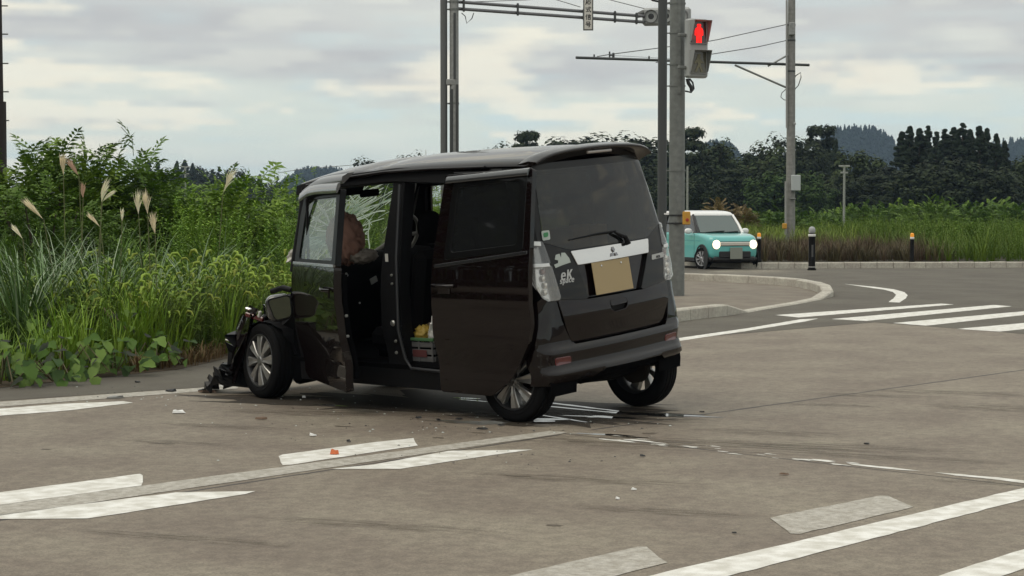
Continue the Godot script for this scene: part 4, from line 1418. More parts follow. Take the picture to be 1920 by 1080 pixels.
	var face := Transform3D(Basis(Vector3.UP, -0.62) * Basis(Vector3.BACK, 0.10), Vector3(-0.775, 0.725, -2.17))
	mb.xf = face
	lump(mb, Vector3.ZERO, Vector3(0.098, 0.100, 0.06), 0.0, 2, 6, 3.0)
	mb.xf = Transform3D.IDENTITY
	mb.tube([Vector3(-0.70, 0.80, -2.12), Vector3(-0.76, 0.78, -2.14)], 0.025, 8)
	var mir := van_part("door_mirror", mb, M("mirror shell", 0.045, 0.045, 0.046, 0.25, 0.0, {"coat": 1.0}), van)
	var outline := rounded(poly([[-0.085, 0.080], [0.092, 0.088], [0.080, -0.078], [-0.050, -0.088]]), 0.035)
	mb = MB.new()
	mb.xf = face * Transform3D(Basis.IDENTITY, Vector3(0, 0, 0.045))
	mb.prism(outline, 0.024)
	van_part("mirror_rim", mb, trim, van, mir)
	mb = MB.new()
	mb.xf = face * Transform3D(Basis.from_scale(Vector3(0.9, 0.9, 1)), Vector3(0, 0, 0.066))
	mb.prism(outline, 0.006)
	van_part("mirror_glass", mb, M("mirror glass", 0.12, 0.14, 0.11, 0.02, 1.0), van, mir)

	# --- crushed front ---
	crumple("crushed_bonnet", van, paint, [Vector3(-0.60, 0.78, -2.24), Vector3(0.62, 0.90, -2.33), Vector3(0.60, 0.62, -2.72), Vector3(-0.60, 0.58, -2.66)], 0.07, 31, 9)
	crumple("crushed_wing", van, paint, [Vector3(-0.69, 0.68, -2.50), Vector3(-0.60, 0.70, -2.70), Vector3(-0.58, 0.22, -3.00), Vector3(-0.70, 0.20, -2.84)], 0.028, 32, 5)
	crumple("crushed_wing", van, paint, [Vector3(-0.71, 0.66, -2.54), Vector3(-0.66, 0.64, -2.74), Vector3(-0.64, 0.14, -2.98), Vector3(-0.74, 0.12, -2.78)], 0.022, 37, 4)
	crumple("crushed_bumper", van, M("torn black plastic", 0.012, 0.012, 0.013, 0.5), [Vector3(-0.72, 0.52, -2.80), Vector3(0.55, 0.50, -2.86), Vector3(0.50, 0.10, -3.00), Vector3(-0.70, 0.06, -2.96)], 0.07, 33, 10)
	crumple("torn_liner", van, M("torn black plastic", 0.012, 0.012, 0.013, 0.5), [Vector3(-0.76, 0.20, -2.86), Vector3(-0.55, 0.26, -3.02), Vector3(-0.55, 0.06, -3.26), Vector3(-0.80, 0.05, -3.10)], 0.06, 34, 8)
	crumple("torn_inner_wing", van, trim, [Vector3(-0.66, 0.80, -2.12), Vector3(-0.60, 0.76, -2.45), Vector3(-0.62, 0.40, -2.76), Vector3(-0.58, 0.35, -2.10)], 0.03, 35, 6)
	mb = MB.new()
	mb.box(Vector3(-0.56, 0.40, -2.14), Vector3(0.22, 0.52, 0.10), 0.03, Basis(Vector3.RIGHT, 0.12))
	van_part("splash_shield", mb, inner, van)
	mb = MB.new()
	for k in 9:
		var a := deg_to_rad(lerpf(15.0, 128.0, k / 8.0))
		var b := deg_to_rad(lerpf(15.0, 128.0, (k + 1) / 8.0))
		var jag := 0.02 * sin(k * 2.3)
		mb.quad(Vector3(-0.50, 0.29 + 0.315 * sin(a), -2.44 + 0.33 * cos(a)), Vector3(-0.50, 0.29 + 0.315 * sin(b), -2.44 + 0.33 * cos(b)), Vector3(-0.70 - jag, 0.29 + 0.312 * sin(b), -2.44 + 0.33 * cos(b)), Vector3(-0.70 + jag, 0.29 + 0.312 * sin(a), -2.44 + 0.33 * cos(a)), Vector3(0, sin(a), cos(a)))
	van_part("front_arch_liner", mb, trim, van)
	mb = MB.new()
	mb.box(Vector3(0.05, 0.50, -2.52), Vector3(1.0, 0.42, 0.32), 0.05, Basis(Vector3.UP, 0.2))
	van_part("engine", mb, inner, van)
	mb = MB.new()
	mb.tube([Vector3(-0.70, 0.845, -2.10), Vector3(-0.70, 0.86, -2.20), Vector3(-0.70, 0.83, -2.32)], 0.022, 6)
	van_part("broken_strut", mb, trim, van)
	for q in [[Vector3(-0.705, 0.655, -2.47), Vector3(0.03, 0.05, 0.02), pale], [Vector3(-0.70, 0.69, -2.60), Vector3(0.03, 0.02, 0.045), bright], [Vector3(-0.69, 0.63, -2.55), Vector3(0.02, 0.035, 0.16), red_lens], [Vector3(-0.69, 0.44, -2.88), Vector3(0.012, 0.012, 0.04), pale]]:
		mb = MB.new()
		mb.box(q[0], q[1], 0.006, Basis(Vector3(1, 1, 0).normalized(), 0.4))
		van_part("broken_headlamp", mb, q[2], van)
	# white scrap of the other wing mirror seen past the windscreen pillar
	crumple("bent_panel", van, pale, [Vector3(-0.66, 1.15, -2.06), Vector3(-0.64, 1.12, -2.18), Vector3(-0.64, 1.04, -2.22), Vector3(-0.66, 1.05, -2.10)], 0.015, 36, 4)

	# --- wheels ---
	var ws := wheel_shape()
	var out_left := Basis(Vector3.BACK, PI / 2)
	var out_right := Basis(Vector3.BACK, -PI / 2)
	add_wheel(van, ws, Transform3D(Basis(Vector3.BACK, 0.02) * out_left * Basis(Vector3.UP, 0.12), Vector3(-0.655, 0.279, 0)))
	add_wheel(van, ws, Transform3D(Basis(Vector3.BACK, 0.015) * out_right * Basis(Vector3.UP, 0.5), Vector3(0.655, 0.281, 0)))
	add_wheel(van, ws, Transform3D(Basis(Vector3.UP, -deg_to_rad(12)) * Basis(Vector3.BACK, -0.03) * out_left * Basis(Vector3.UP, 0.1), Vector3(-0.69, 0.277, -2.45)))
	add_wheel(van, ws, Transform3D(Basis(Vector3.UP, deg_to_rad(8)) * out_right, Vector3(0.60, 0.279, -2.40)))
	return van


func handle_mesh(at: Vector3) -> MB:
	var mb := MB.new()
	var rows := []
	for k in 9:
		var t := k / 8.0
		var bow := 0.028 * sin(PI * t) + 0.012
		var r := []
		for s in 8:
			var a := TAU * s / 8
			r.append(at + Vector3(-bow + cos(a) * 0.009, sin(a) * 0.013, lerpf(-0.10, 0.10, t)))
		rows.append(r)
	mb.loft(rows, true, true)
	mb.box(at + Vector3(-0.004, -0.03, 0.0), Vector3(0.012, 0.055, 0.11), 0.005)
	return mb


func seat_shape(mb: MB, at: Vector3, width: float) -> void:
	mb.box(at + Vector3(0, 0.17, 0), Vector3(width, 0.16, 0.50), 0.05)
	mb.box(at + Vector3(0, 0.50, 0.22), Vector3(width * 0.96, 0.62, 0.13), 0.05, Basis(Vector3.RIGHT, 0.18))
	mb.box(at + Vector3(0, 0.05, 0), Vector3(width * 0.8, 0.12, 0.42), 0.02)


# a soft closed lump, wrinkled by noise; power above 2 makes it boxy
func lump(mb: MB, at: Vector3, size: Vector3, wrinkle: float, seed_: int, detail := 5, power := 2.0) -> void:
	var f := FastNoiseLite.new()
	f.seed = seed_
	f.frequency = 1.6
	f.fractal_octaves = 3
	var n := detail * 4
	var rows := []
	for i in n + 1:
		var th := PI * clampf(float(i) / n, 0.01, 0.99)
		var r := []
		for j in n * 2:
			var ph := -TAU * j / (n * 2)
			var d := Vector3(sin(th) * cos(ph), cos(th), sin(th) * sin(ph))
			var k := pow(pow(absf(d.x), power) + pow(absf(d.y), power) + pow(absf(d.z), power), -1.0 / power)
			k *= 1.0 + wrinkle * (1.0 - 2.0 * absf(f.get_noise_3d(d.x, d.y, d.z)) - 0.4)
			r.append(at + d * size * k)
		rows.append(r)
	mb.loft(rows, true, true)


# sheet metal or plastic folded by an impact
func crumple(called: String, van: Node, m: Material, corners: Array, amount: float, seed_: int, n: int) -> void:
	var f := FastNoiseLite.new()
	f.seed = seed_
	f.frequency = 0.55
	f.fractal_octaves = 2
	var nrm: Vector3 = (corners[1] - corners[0]).cross(corners[3] - corners[0]).normalized()
	var at := func(i: float, j: float) -> Vector3:
		var p: Vector3 = corners[0].lerp(corners[1], i / n).lerp(corners[3].lerp(corners[2], i / n), j / n)
		var a := f.get_noise_2d(i, j * 0.8)
		var fold := absf(fmod(i * 0.37 + j * 0.61 + a * 2.0 + 20.0, 1.0) - 0.5) * 2.0
		return p + nrm * amount * (a * 1.6 + fold - 0.5) + Vector3(f.get_noise_2d(i + 50, j), f.get_noise_2d(i, j + 50), f.get_noise_2d(i + 90, j)) * amount * 0.9
	var mb := MB.new()
	for i in n:
		for j in n:
			var a: Vector3 = at.call(i, j)
			var b: Vector3 = at.call(i + 1, j)
			var c: Vector3 = at.call(i + 1, j + 1)
			var d: Vector3 = at.call(i, j + 1)
			mb.flat(a, b, c, nrm)
			mb.flat(a, c, d, nrm)
			# the back, a few millimetres away
			var t := nrm * -0.006
			mb.flat(a + t, b + t, c + t, -nrm)
			mb.flat(a + t, c + t, d + t, -nrm)
	van_part(called, mb, m, van)


# ---------- the small two-tone car: forward is -z ----------
func ring_flat(y: float, hw: float, z0: float, z1: float, r: float) -> Array:
	var o := []
	for p in ring(0.0, (z0 + z1) / 2.0, hw, (z1 - z0) / 2.0, r, 0.0):
		o.append(Vector3(p.x, y, p.y))
	return o


func make_small_car() -> void:
	var car := thing("small_car", Vector3(4.825, 0.002, -46.57), PI + 0.368)
	car.scale = Vector3.ONE * 0.93
	tag(car, "small turquoise car with white roof and lit headlights waiting on the side road", "car")
	var teal := M("turquoise paint", 0.115, 0.46, 0.44, 0.35, 0.0, {"coat": 1.0})
	var white := M("white paint", 0.80, 0.80, 0.79, 0.3, 0.0, {"coat": 1.0})
	var black := M("black plastic", 0.012, 0.012, 0.013, 0.55)
	var glass := M("dark car glass", 0.016, 0.019, 0.019, 0.04, 0.0, {"coat": 1.0})
	var mb := MB.new()
	var rows := []
	for q in [[-1.685, 0.50, 0.42, 0.72, 0.13], [-1.66, 0.60, 0.33, 0.81, 0.15], [-1.60, 0.675, 0.27, 0.855, 0.15], [-1.50, 0.712, 0.24, 0.88, 0.13], [-1.25, 0.732, 0.22, 0.915, 0.10], [-0.90, 0.737, 0.21, 0.94, 0.08], [0.0, 0.737, 0.21, 0.95, 0.06], [1.1, 0.735, 0.21, 0.95, 0.06], [1.5, 0.715, 0.24, 0.94, 0.10], [1.64, 0.66, 0.30, 0.90, 0.13], [1.69, 0.55, 0.38, 0.80, 0.13]]:
		rows.append(ring(0, (q[2] + q[3]) / 2, q[1], (q[3] - q[2]) / 2, q[4], q[0]))
	mb.loft(rows)
	put("body", mb, teal, car)
	mb = MB.new()
	mb.loft([ring_flat(0.92, 0.700, -0.88, 1.60, 0.10), ring_flat(1.15, 0.675, -0.67, 1.56, 0.10), ring_flat(1.41, 0.625, -0.41, 1.50, 0.10)])
	put("cabin_glass", mb, glass, car)
	mb = MB.new()
	mb.loft([ring_flat(1.395, 0.634, -0.43, 1.52, 0.11), ring_flat(1.44, 0.632, -0.42, 1.51, 0.12), ring_flat(1.485, 0.605, -0.36, 1.47, 0.14), ring_flat(1.515, 0.53, -0.24, 1.37, 0.16), ring_flat(1.53, 0.38, -0.05, 1.18, 0.16)])
	put("roof", mb, white, car)
	mb = MB.new()
	mb.quad(Vector3(-0.60, 0.955, -0.868), Vector3(0.60, 0.955, -0.868), Vector3(0.535, 1.385, -0.449), Vector3(-0.535, 1.385, -0.449), Vector3(0, 0.4, -1))
	put("windscreen", mb, M("screen glass", 0.055, 0.075, 0.065, 0.06, 0.0, {"coat": 1.0}), car)
	for s in [-1.0, 1.0]:
		mb = MB.new()
		mb.tube([Vector3(s * 0.655, 0.92, -0.87), Vector3(s * 0.635, 1.16, -0.66), Vector3(s * 0.585, 1.41, -0.42)], [0.045, 0.038, 0.035], 8)
		put("windscreen_pillar", mb, white if s < 0 else black, car)
		mb = MB.new()
		mb.tube([Vector3(s * 0.70, 0.93, 0.16), Vector3(s * 0.63, 1.41, 0.22)], 0.04, 6)
		mb.tube([Vector3(s * 0.70, 0.93, 1.10), Vector3(s * 0.63, 1.41, 1.05)], 0.05, 6)
		put("door_pillar", mb, black, car)
		for z in [-0.80, 0.18, 1.05]:
			mb = MB.new()
			mb.box(Vector3(s * 0.737, 0.60, z), Vector3(0.004, 0.62, 0.012))
			put("door_gap", mb, black, car)
		mb = MB.new()
		mb.box(Vector3(s * 0.738, 0.74, -0.1), Vector3(0.006, 0.014, 2.1), 0.002)
		put("side_crease", mb, M("turquoise shade line", 0.05, 0.30, 0.32, 0.4), car)
		for z in [0.05, 0.92]:
			mb = MB.new()
			mb.box(Vector3(s * 0.745, 0.83, z), Vector3(0.02, 0.025, 0.15), 0.008)
			put("door_handle", mb, white, car)
		mb = MB.new()
		lump(mb, Vector3(s * 0.84, 0.985, -0.66), Vector3(0.105, 0.075, 0.05), 0.0, 3, 4, 2.4)
		mb.tube([Vector3(s * 0.70, 0.95, -0.66), Vector3(s * 0.80, 0.97, -0.66)], 0.02, 6)
		put("door_mirror", mb, white, car)
		mb = MB.new()
		mb.box(Vector3(s * 0.735, 0.245, 0.0), Vector3(0.02, 0.10, 1.75), 0.01)
		put("sill", mb, black, car)
		# black cladding round the wheel openings, dark well inside
		for z in [-1.23, 1.23]:
			mb = MB.new()
			mb.xf = Transform3D(Basis(Vector3.BACK, -s * PI / 2), Vector3(s * 0.728, 0.29, z))
			mb.lathe([Vector2(0.0, 0.006), Vector2(0.315, 0.006), Vector2(0.318, 0.018), Vector2(0.355, 0.018), Vector2(0.365, 0.0)], 28)
			put("wheel_arch", mb, black, car)
		# headlamps: round, lit
		mb = MB.new()
		mb.xf = Transform3D(Basis(Vector3.RIGHT, -PI / 2), Vector3(s * 0.535, 0.645, -1.655))
		mb.lathe([Vector2(0.118, -0.02), Vector2(0.122, 0.022), Vector2(0.112, 0.030), Vector2(0.104, 0.024), Vector2(0.104, 0.0)], 24)
		var lamp := put("headlamp", mb, M("chrome ring", 0.62, 0.62, 0.62, 0.2, 1.0), car)
		mb = MB.new()
		mb.xf = Transform3D(Basis(Vector3.RIGHT, -PI / 2), Vector3(s * 0.535, 0.645, -1.655))
		mb.lathe([Vector2(0.0, 0.048), Vector2(0.05, 0.045), Vector2(0.09, 0.038), Vector2(0.118, 0.026)], 24)
		put("lamp_glass", mb, M("lit headlamp", 0.8, 0.78, 0.7, 0.2, 0.0, {"glow": Color(1.0, 0.92, 0.76), "power": 2.4}), lamp)
		var beam := SpotLight3D.new()
		beam.name = "headlamp_beam"
		beam.position = Vector3(s * 0.535, 0.645, -1.72)
		beam.light_energy = 1.2
		beam.light_color = Color(1.0, 0.95, 0.84)
		beam.spot_angle = 50.0
		beam.spot_range = 30.0
		beam.spot_attenuation = 2.0
		beam.light_size = 0.10
		beam.shadow_enabled = true
		car.add_child(beam, true)
	mb = MB.new()
	mb.box(Vector3(0, 0.66, -1.682), Vector3(0.88, 0.10, 0.04), 0.025)
	var grille := put("grille_bar", mb, M("satin silver", 0.62, 0.58, 0.52, 0.4, 0.4), car)
	mb = MB.new()
	mb.box(Vector3(0, 0.72, -1.675), Vector3(0.86, 0.014, 0.025), 0.004)
	mb.box(Vector3(0, 0.605, -1.675), Vector3(0.86, 0.014, 0.025), 0.004)
	put("grille_edge", mb, black, grille)
	mb = MB.new()
	mb.box(Vector3(0, 0.66, -1.695), Vector3(0.06, 0.05, 0.006), 0.002, Basis(Vector3.BACK, 0.7))
	put("badge", mb, M("badge chrome", 0.30, 0.30, 0.31, 0.18, 1.0), grille)
	mb = MB.new()
	mb.box(Vector3(0, 0.385, -1.685), Vector3(0.92, 0.17, 0.05), 0.02)
	mb.box(Vector3(0, 0.27, -1.62), Vector3(1.22, 0.13, 0.14), 0.04)
	put("lower_grille", mb, black, car)
	for s in [-1.0, 1.0]:
		mb = MB.new()
		mb.box(Vector3(s * 0.60, 0.26, -1.52), Vector3(0.24, 0.13, 0.20), 0.05)
		put("bumper_corner", mb, black, car)
	mb = MB.new()
	mb.box(Vector3(-0.02, 0.42, -1.722), Vector3(0.36, 0.30, 0.012), 0.003)
	put("number_plate", mb, M("grey plate", 0.235, 0.25, 0.215, 0.6), car)
	mb = MB.new()
	mb.tube([Vector3(0.45, 0.955, -0.89), Vector3(0.0, 0.985, -0.862), Vector3(-0.12, 0.99, -0.86)], 0.012, 5)
	mb.tube([Vector3(-0.05, 0.95, -0.895), Vector3(-0.52, 0.98, -0.868)], 0.012, 5)
	put("wipers", mb, black, car)
	mb = MB.new()
	mb.box(Vector3(0, 0.22, 0), Vector3(1.2, 0.12, 2.9), 0.03)
	put("underbody", mb, black, car)
	var ws := wheel_shape()
	for s in [-1.0, 1.0]:
		for z in [-1.23, 1.23]:
			var steer := Basis(Vector3.UP, 0.30 if z < 0 else 0.0)
			var w := Node3D.new()
			w.name = "wheel"
			car.add_child(w, true)
			w.transform = Transform3D(steer * Basis(Vector3.BACK, -s * PI / 2), Vector3(s * (0.672 if z > 0 else 0.685), 0.281, z))
			put("tyre", ws[0], M("tyre rubber", 0.012, 0.012, 0.0125, 0.72), w)
			put("rim", ws[1], M("rim silver", 0.42, 0.42, 0.43, 0.35, 0.8), w)
			for k in 9:
				put("spoke", ws[2], M("rim silver", 0.42, 0.42, 0.43, 0.35, 0.8), w, Transform3D(Basis(Vector3.UP, TAU * k / 9), Vector3.ZERO).scaled_local(Vector3(1, 1, 0.8)))
			put("hub", ws[3], M("rim silver", 0.42, 0.42, 0.43, 0.35, 0.8), w)
			put("brake_drum", ws[4], M("rusty iron", 0.035, 0.028, 0.022, 0.8, 0.3), w)


# ---------- poles, signals, wires, bollards ----------
func pole_mesh(base: Vector3, top: Vector3, r0: float, r1: float, sides := 16) -> MB:
	var mb := MB.new()
	mb.tube([base, base.lerp(top, 0.5), top], [r0, (r0 + r1) / 2, r1], sides)
	return mb


func band(at: Vector3, r: float, h: float) -> MB:
	var mb := MB.new()
	mb.xf = Transform3D(Basis.IDENTITY, at)
	mb.lathe([Vector2(r, -h), Vector2(r + 0.008, -h), Vector2(r + 0.008, h), Vector2(r, h)], 16)
	mb.box(Vector3(-r - 0.02, 0, 0), Vector3(0.05, h * 1.6, 0.03), 0.004)
	return mb


func make_poles() -> void:
	var zinc := M("galvanised steel", 0.205, 0.215, 0.205, 0.55, 0.25, {"tex": noise_tex(512, [[31, 0.02, 4, 0.8], [32, 0.2, 2, 0.4]], Color(0.62, 0.62, 0.62), Color(1, 1, 1), 1.3), "size": 1.3})
	var zinc_pale := M("pale galvanised steel", 0.34, 0.345, 0.335, 0.5, 0.25, {"tex": MATS["galvanised steel"].albedo_texture, "size": 1.1})
	var dark_steel := M("dark painted steel", 0.050, 0.053, 0.053, 0.5)
	var housing := M("grey signal housing", 0.33, 0.34, 0.335, 0.45)
	var black := M("signal black", 0.015, 0.015, 0.016, 0.5)
	var yellow := M("yellow plastic", 0.52, 0.27, 0.03, 0.45)
	var p := thing("signal_pole", Vector3(2.70, 0, -30.6))
	tag(p, "thick grey steel pole that carries the red pedestrian signal", "pole")
	var mb := pole_mesh(Vector3(0, -0.1, 0), Vector3(0, 7.2, 0), 0.130, 0.122, 24)
	put("shaft", mb, zinc, p)
	for y in [4.78, 4.30, 3.79, 3.44, 2.06, 1.33, 1.20]:
		mb = band(Vector3(0, y, 0), 0.1275 if y > 3.0 else 0.1295, 0.012)
		put("clamp_band", mb, zinc if y > 2 else black, p)
	mb = MB.new()
	mb.box(Vector3(0.02, 4.25, 0.128), Vector3(0.05, 1.9, 0.02), 0.006)
	put("cable_cover", mb, zinc, p)
	for q in [[0.07, 0.14, 1.33], [0.02, 0.15, 1.20]]:
		mb = MB.new()
		mb.box(Vector3(q[0] - 0.04, q[2], q[1]), Vector3(0.07, 0.03, 0.04), 0.008)
		put("bolt", mb, black, p)

	var d := thing("dark_pole", Vector3(3.02, 0, -37.6))
	tag(d, "slim dark pole standing just left of the thick signal pole", "pole")
	put("shaft", pole_mesh(Vector3(0, -0.1, 0), Vector3(0, 7.4, 0), 0.092, 0.092, 20), dark_steel, d)
	mb = MB.new()
	mb.tube([Vector3(-0.09, 5.60, 0.0), Vector3(-0.20, 5.62, 0.02), Vector3(-0.34, 5.72, 0.02), Vector3(-0.45, 5.9, 0)], 0.022, 6)
	put("cable", mb, black, d)
	mb = MB.new()
	mb.tube([Vector3(0.09, 5.56, 0.0), Vector3(0.16, 5.58, 0.0), Vector3(0.24, 5.68, 0.0), Vector3(0.26, 5.9, 0)], 0.022, 6)
	put("cable", mb, black, d)

	# pedestrian signal: a tall grey box with two hooded square lenses
	var s := thing("pedestrian_signal", Vector3(2.976, 3.534, -30.300), 0.42)
	tag(s, "grey pedestrian signal box with a lit red standing figure", "traffic signal")
	mb = MB.new()
	mb.box(Vector3(0, 0.49, 0), Vector3(0.37, 0.95, 0.16), 0.03)
	put("housing", mb, housing, s)
	for k in 2:
		var y := 0.735 if k == 0 else 0.255
		mb = MB.new()
		mb.box(Vector3(0, y, 0.076), Vector3(0.285, 0.36, 0.02), 0.012)
		var lens := put("lens", mb, M("red lens off", 0.045, 0.012, 0.010, 0.25, 0.0, {"coat": 1.0}) if k == 0 else M("olive lens", 0.075, 0.066, 0.038, 0.3, 0.0, {"coat": 1.0}), s)
		# hood: top and sides, deeper at the top
		mb = MB.new()
		mb.xf = Transform3D(Basis.IDENTITY, Vector3(0, y, 0.07))
		for sx in [-1.0, 1.0]:
			mb.prism_side(Vector3(sx * 0.158, 0.19, 0), Vector3(sx * 0.158, -0.17, 0), Vector3(sx * 0.158, -0.13, 0.05), Vector3(sx * 0.158, 0.19, 0.17), 0.008)
		mb.box(Vector3(0, 0.194, 0.085), Vector3(0.325, 0.008, 0.17), 0.002)
		mb.box(Vector3(0, -0.172, 0.02), Vector3(0.325, 0.008, 0.05), 0.002)
		put("hood", mb, M("signal hood", 0.26, 0.265, 0.26, 0.5), s)
		mb = MB.new()
		mb.xf = Transform3D(Basis.IDENTITY, Vector3(0, y - 0.01, 0.088))
		var man := PackedVector2Array()
		if k == 0:
			for q in [[0.02, 0.152], [0.03, 0.14], [0.032, 0.12], [0.02, 0.10], [0.05, 0.085], [0.066, 0.04], [0.066, -0.03], [0.05, -0.035], [0.045, 0.02], [0.042, -0.04], [0.042, -0.15], [0.008, -0.15], [0.0, -0.05]]:
				man.append(Vector2(q[0] * 1.15, q[1]))
			for i in range(12, -1, -1):
				man.append(Vector2(-man[i].x - 0.0005, man[i].y))
		else:
			man = poly([[-0.02, 0.15], [0.025, 0.15], [0.03, 0.11], [0.015, 0.09], [0.05, 0.04], [0.085, 0.02], [0.08, 0.0], [0.04, 0.012], [0.03, -0.03], [0.075, -0.13], [0.045, -0.145], [0.005, -0.05], [-0.04, -0.14], [-0.075, -0.135], [-0.02, -0.02], [-0.028, 0.02], [-0.07, -0.01], [-0.085, 0.005], [-0.04, 0.07]])
		mb.prism(man, 0.006)
		put("figure", mb, M("lit red figure", 0.6, 0.03, 0.02, 0.4, 0.0, {"glow": Color(1.0, 0.055, 0.05), "power": 1.5}) if k == 0 else M("pale figure", 0.19, 0.175, 0.11, 0.5), lens)
	var red := OmniLight3D.new()
	red.name = "red_signal_light"
	red.position = Vector3(0, 0.73, 0.24)
	red.light_color = Color(1.0, 0.10, 0.08)
	red.light_energy = 0.008
	red.light_size = 0.1
	red.omni_range = 8.0
	red.omni_attenuation = 2.0
	red.shadow_enabled = true
	s.add_child(red)
	mb = MB.new()
	mb.tube([Vector3(-0.16, 0.0, 0), Vector3(-0.14, -0.07, 0.0), Vector3(-0.10, -0.14, 0.02), Vector3(-0.09, -0.20, 0.02)], 0.03, 6)
	mb.tube([Vector3(-0.12, 0.0, 0), Vector3(-0.06, -0.06, 0.0), Vector3(-0.05, -0.16, 0.02), Vector3(-0.10, -0.22, 0.02), Vector3(-0.2, -0.20, 0)], 0.014, 6)
	put("cable_gland", mb, black, s)
	mb = MB.new()
	mb.box(Vector3(-0.24, 0.70, -0.02), Vector3(0.16, 0.05, 0.06), 0.01)
	mb.box(Vector3(-0.24, 0.18, -0.02), Vector3(0.16, 0.05, 0.06), 0.01)
	put("mounting_arm", mb, zinc, s)
	# push button box on the thick pole
	var pb := thing("push_button_box", Vector3(2.834, 1.285, -30.350), 0.3)
	tag(pb, "yellow pedestrian push button box on the thick pole", "button box")
	mb = MB.new()
	mb.box(Vector3.ZERO, Vector3(0.115, 0.215, 0.08), 0.012)
	put("case", mb, yellow, pb)
	mb = MB.new()
	mb.xf = Transform3D(Basis(Vector3.RIGHT, PI / 2), Vector3(0, -0.03, 0.04))
	mb.lathe([Vector2(0, 0.012), Vector2(0.025, 0.01), Vector2(0.03, 0)], 14)
	put("button", mb, M("button red", 0.35, 0.03, 0.02, 0.4), pb)
	var wb := thing("white_cap", Vector3(3.128, 1.348, -37.400))
	tag(wb, "small white plastic box on the slim dark pole", "box")
	mb = MB.new()
	mb.box(Vector3(0, 0, 0), Vector3(0.085, 0.085, 0.07), 0.02)
	mb.box(Vector3(-0.055, 0, -0.04), Vector3(0.05, 0.03, 0.03))
	put("case", mb, M("white plastic", 0.75, 0.75, 0.74, 0.4), wb)

	# signal mast on the left: a dark post and a pale post side by side, with a double arm
	var m := thing("signal_mast", Vector3(-1.235, 0, -40.0))
	tag(m, "pale grey mast whose double pipe arm holds the vehicle signal", "mast")
	put("post", pole_mesh(Vector3(0, -0.1, 0), Vector3(0, 7.6, 0), 0.100, 0.095, 20), zinc_pale, m)
	mb = MB.new()
	mb.box(Vector3(0.015, 4.92, 0.115), Vector3(0.05, 1.4, 0.02), 0.006)
	mb.tube([Vector3(0.07, 0, 0.09), Vector3(0.07, 4.1, 0.09)], 0.03, 8)
	mb.tube([Vector3(-0.06, 0, 0.09), Vector3(-0.06, 4.0, 0.09)], 0.035, 8)
	put("conduit", mb, dark_steel, m)
	mb = MB.new()
	mb.box(Vector3(-0.07, 4.15, 0.05), Vector3(0.20, 0.13, 0.10), 0.015)
	put("bracket", mb, zinc_pale, m)
	for y in [3.7, 5.70, 5.86]:
		put("clamp_band", band(Vector3(0, y, 0), 0.099, 0.02), zinc, m)
	var arm_a := [Vector3(-1.114, 5.866, -40.000) - m.position, Vector3(3.088, 5.821, -42.600) - m.position]
	var arm_b := [Vector3(-1.114, 5.719, -40.000) - m.position, Vector3(3.088, 5.688, -42.600) - m.position]
	for a in [arm_a, arm_b]:
		mb = MB.new()
		mb.tube([a[0] + Vector3(-0.1, 0, 0), a[0].lerp(a[1], 0.5), a[1]], 0.036, 10)
		put("arm_pipe", mb, M("arm steel", 0.17, 0.17, 0.18, 0.5, 0.3), m)
	for u in [0.02, 0.295, 0.645, 0.815, 0.935]:
		var q: Vector3 = arm_a[0].lerp(arm_a[1], u)
		var r: Vector3 = arm_b[0].lerp(arm_b[1], u)
		mb = MB.new()
		mb.box((q + r) / 2 + Vector3(0, 0, 0.02), Vector3(0.05, (q - r).length() + 0.12, 0.11), 0.01)
		put("arm_clamp", mb, dark_steel, m)
	mb = MB.new()
	mb.tube([Vector3(0.16, 5.62, 0.05), Vector3(0.24, 5.55, 0.05), Vector3(0.27, 5.40, 0.05), Vector3(0.38, 5.50, 0.05), Vector3(0.42, 5.62, 0.05)], 0.010, 5)
	put("cable", mb, black, m)
	var m2 := thing("dark_pole", Vector3(-1.455, 0, -40.0))
	tag(m2, "slim dark post standing against the left side of the signal mast", "pole")
	put("shaft", pole_mesh(Vector3(0, -0.1, 0), Vector3(0, 7.6, 0), 0.075, 0.075, 16), M("grey painted steel", 0.105, 0.110, 0.108, 0.5), m2)
	# sign hanging on the arm: five characters, one above the other
	var sg := thing("arm_sign", Vector3(1.686, 5.399, -41.600), 0.0)
	tag(sg, "narrow white hanging sign with black characters on the signal arm", "sign")
	mb = MB.new()
	mb.box(Vector3(0, 0.47, 0.09), Vector3(0.225, 0.94, 0.012), 0.003)
	put("board", mb, M("sign edge", 0.10, 0.105, 0.10, 0.5), sg)
	mb = MB.new()
	mb.box(Vector3(0, 0.47, 0.098), Vector3(0.170, 0.885, 0.004), 0.001)
	put("face", mb, M("sign white", 0.62, 0.60, 0.55, 0.5), sg)
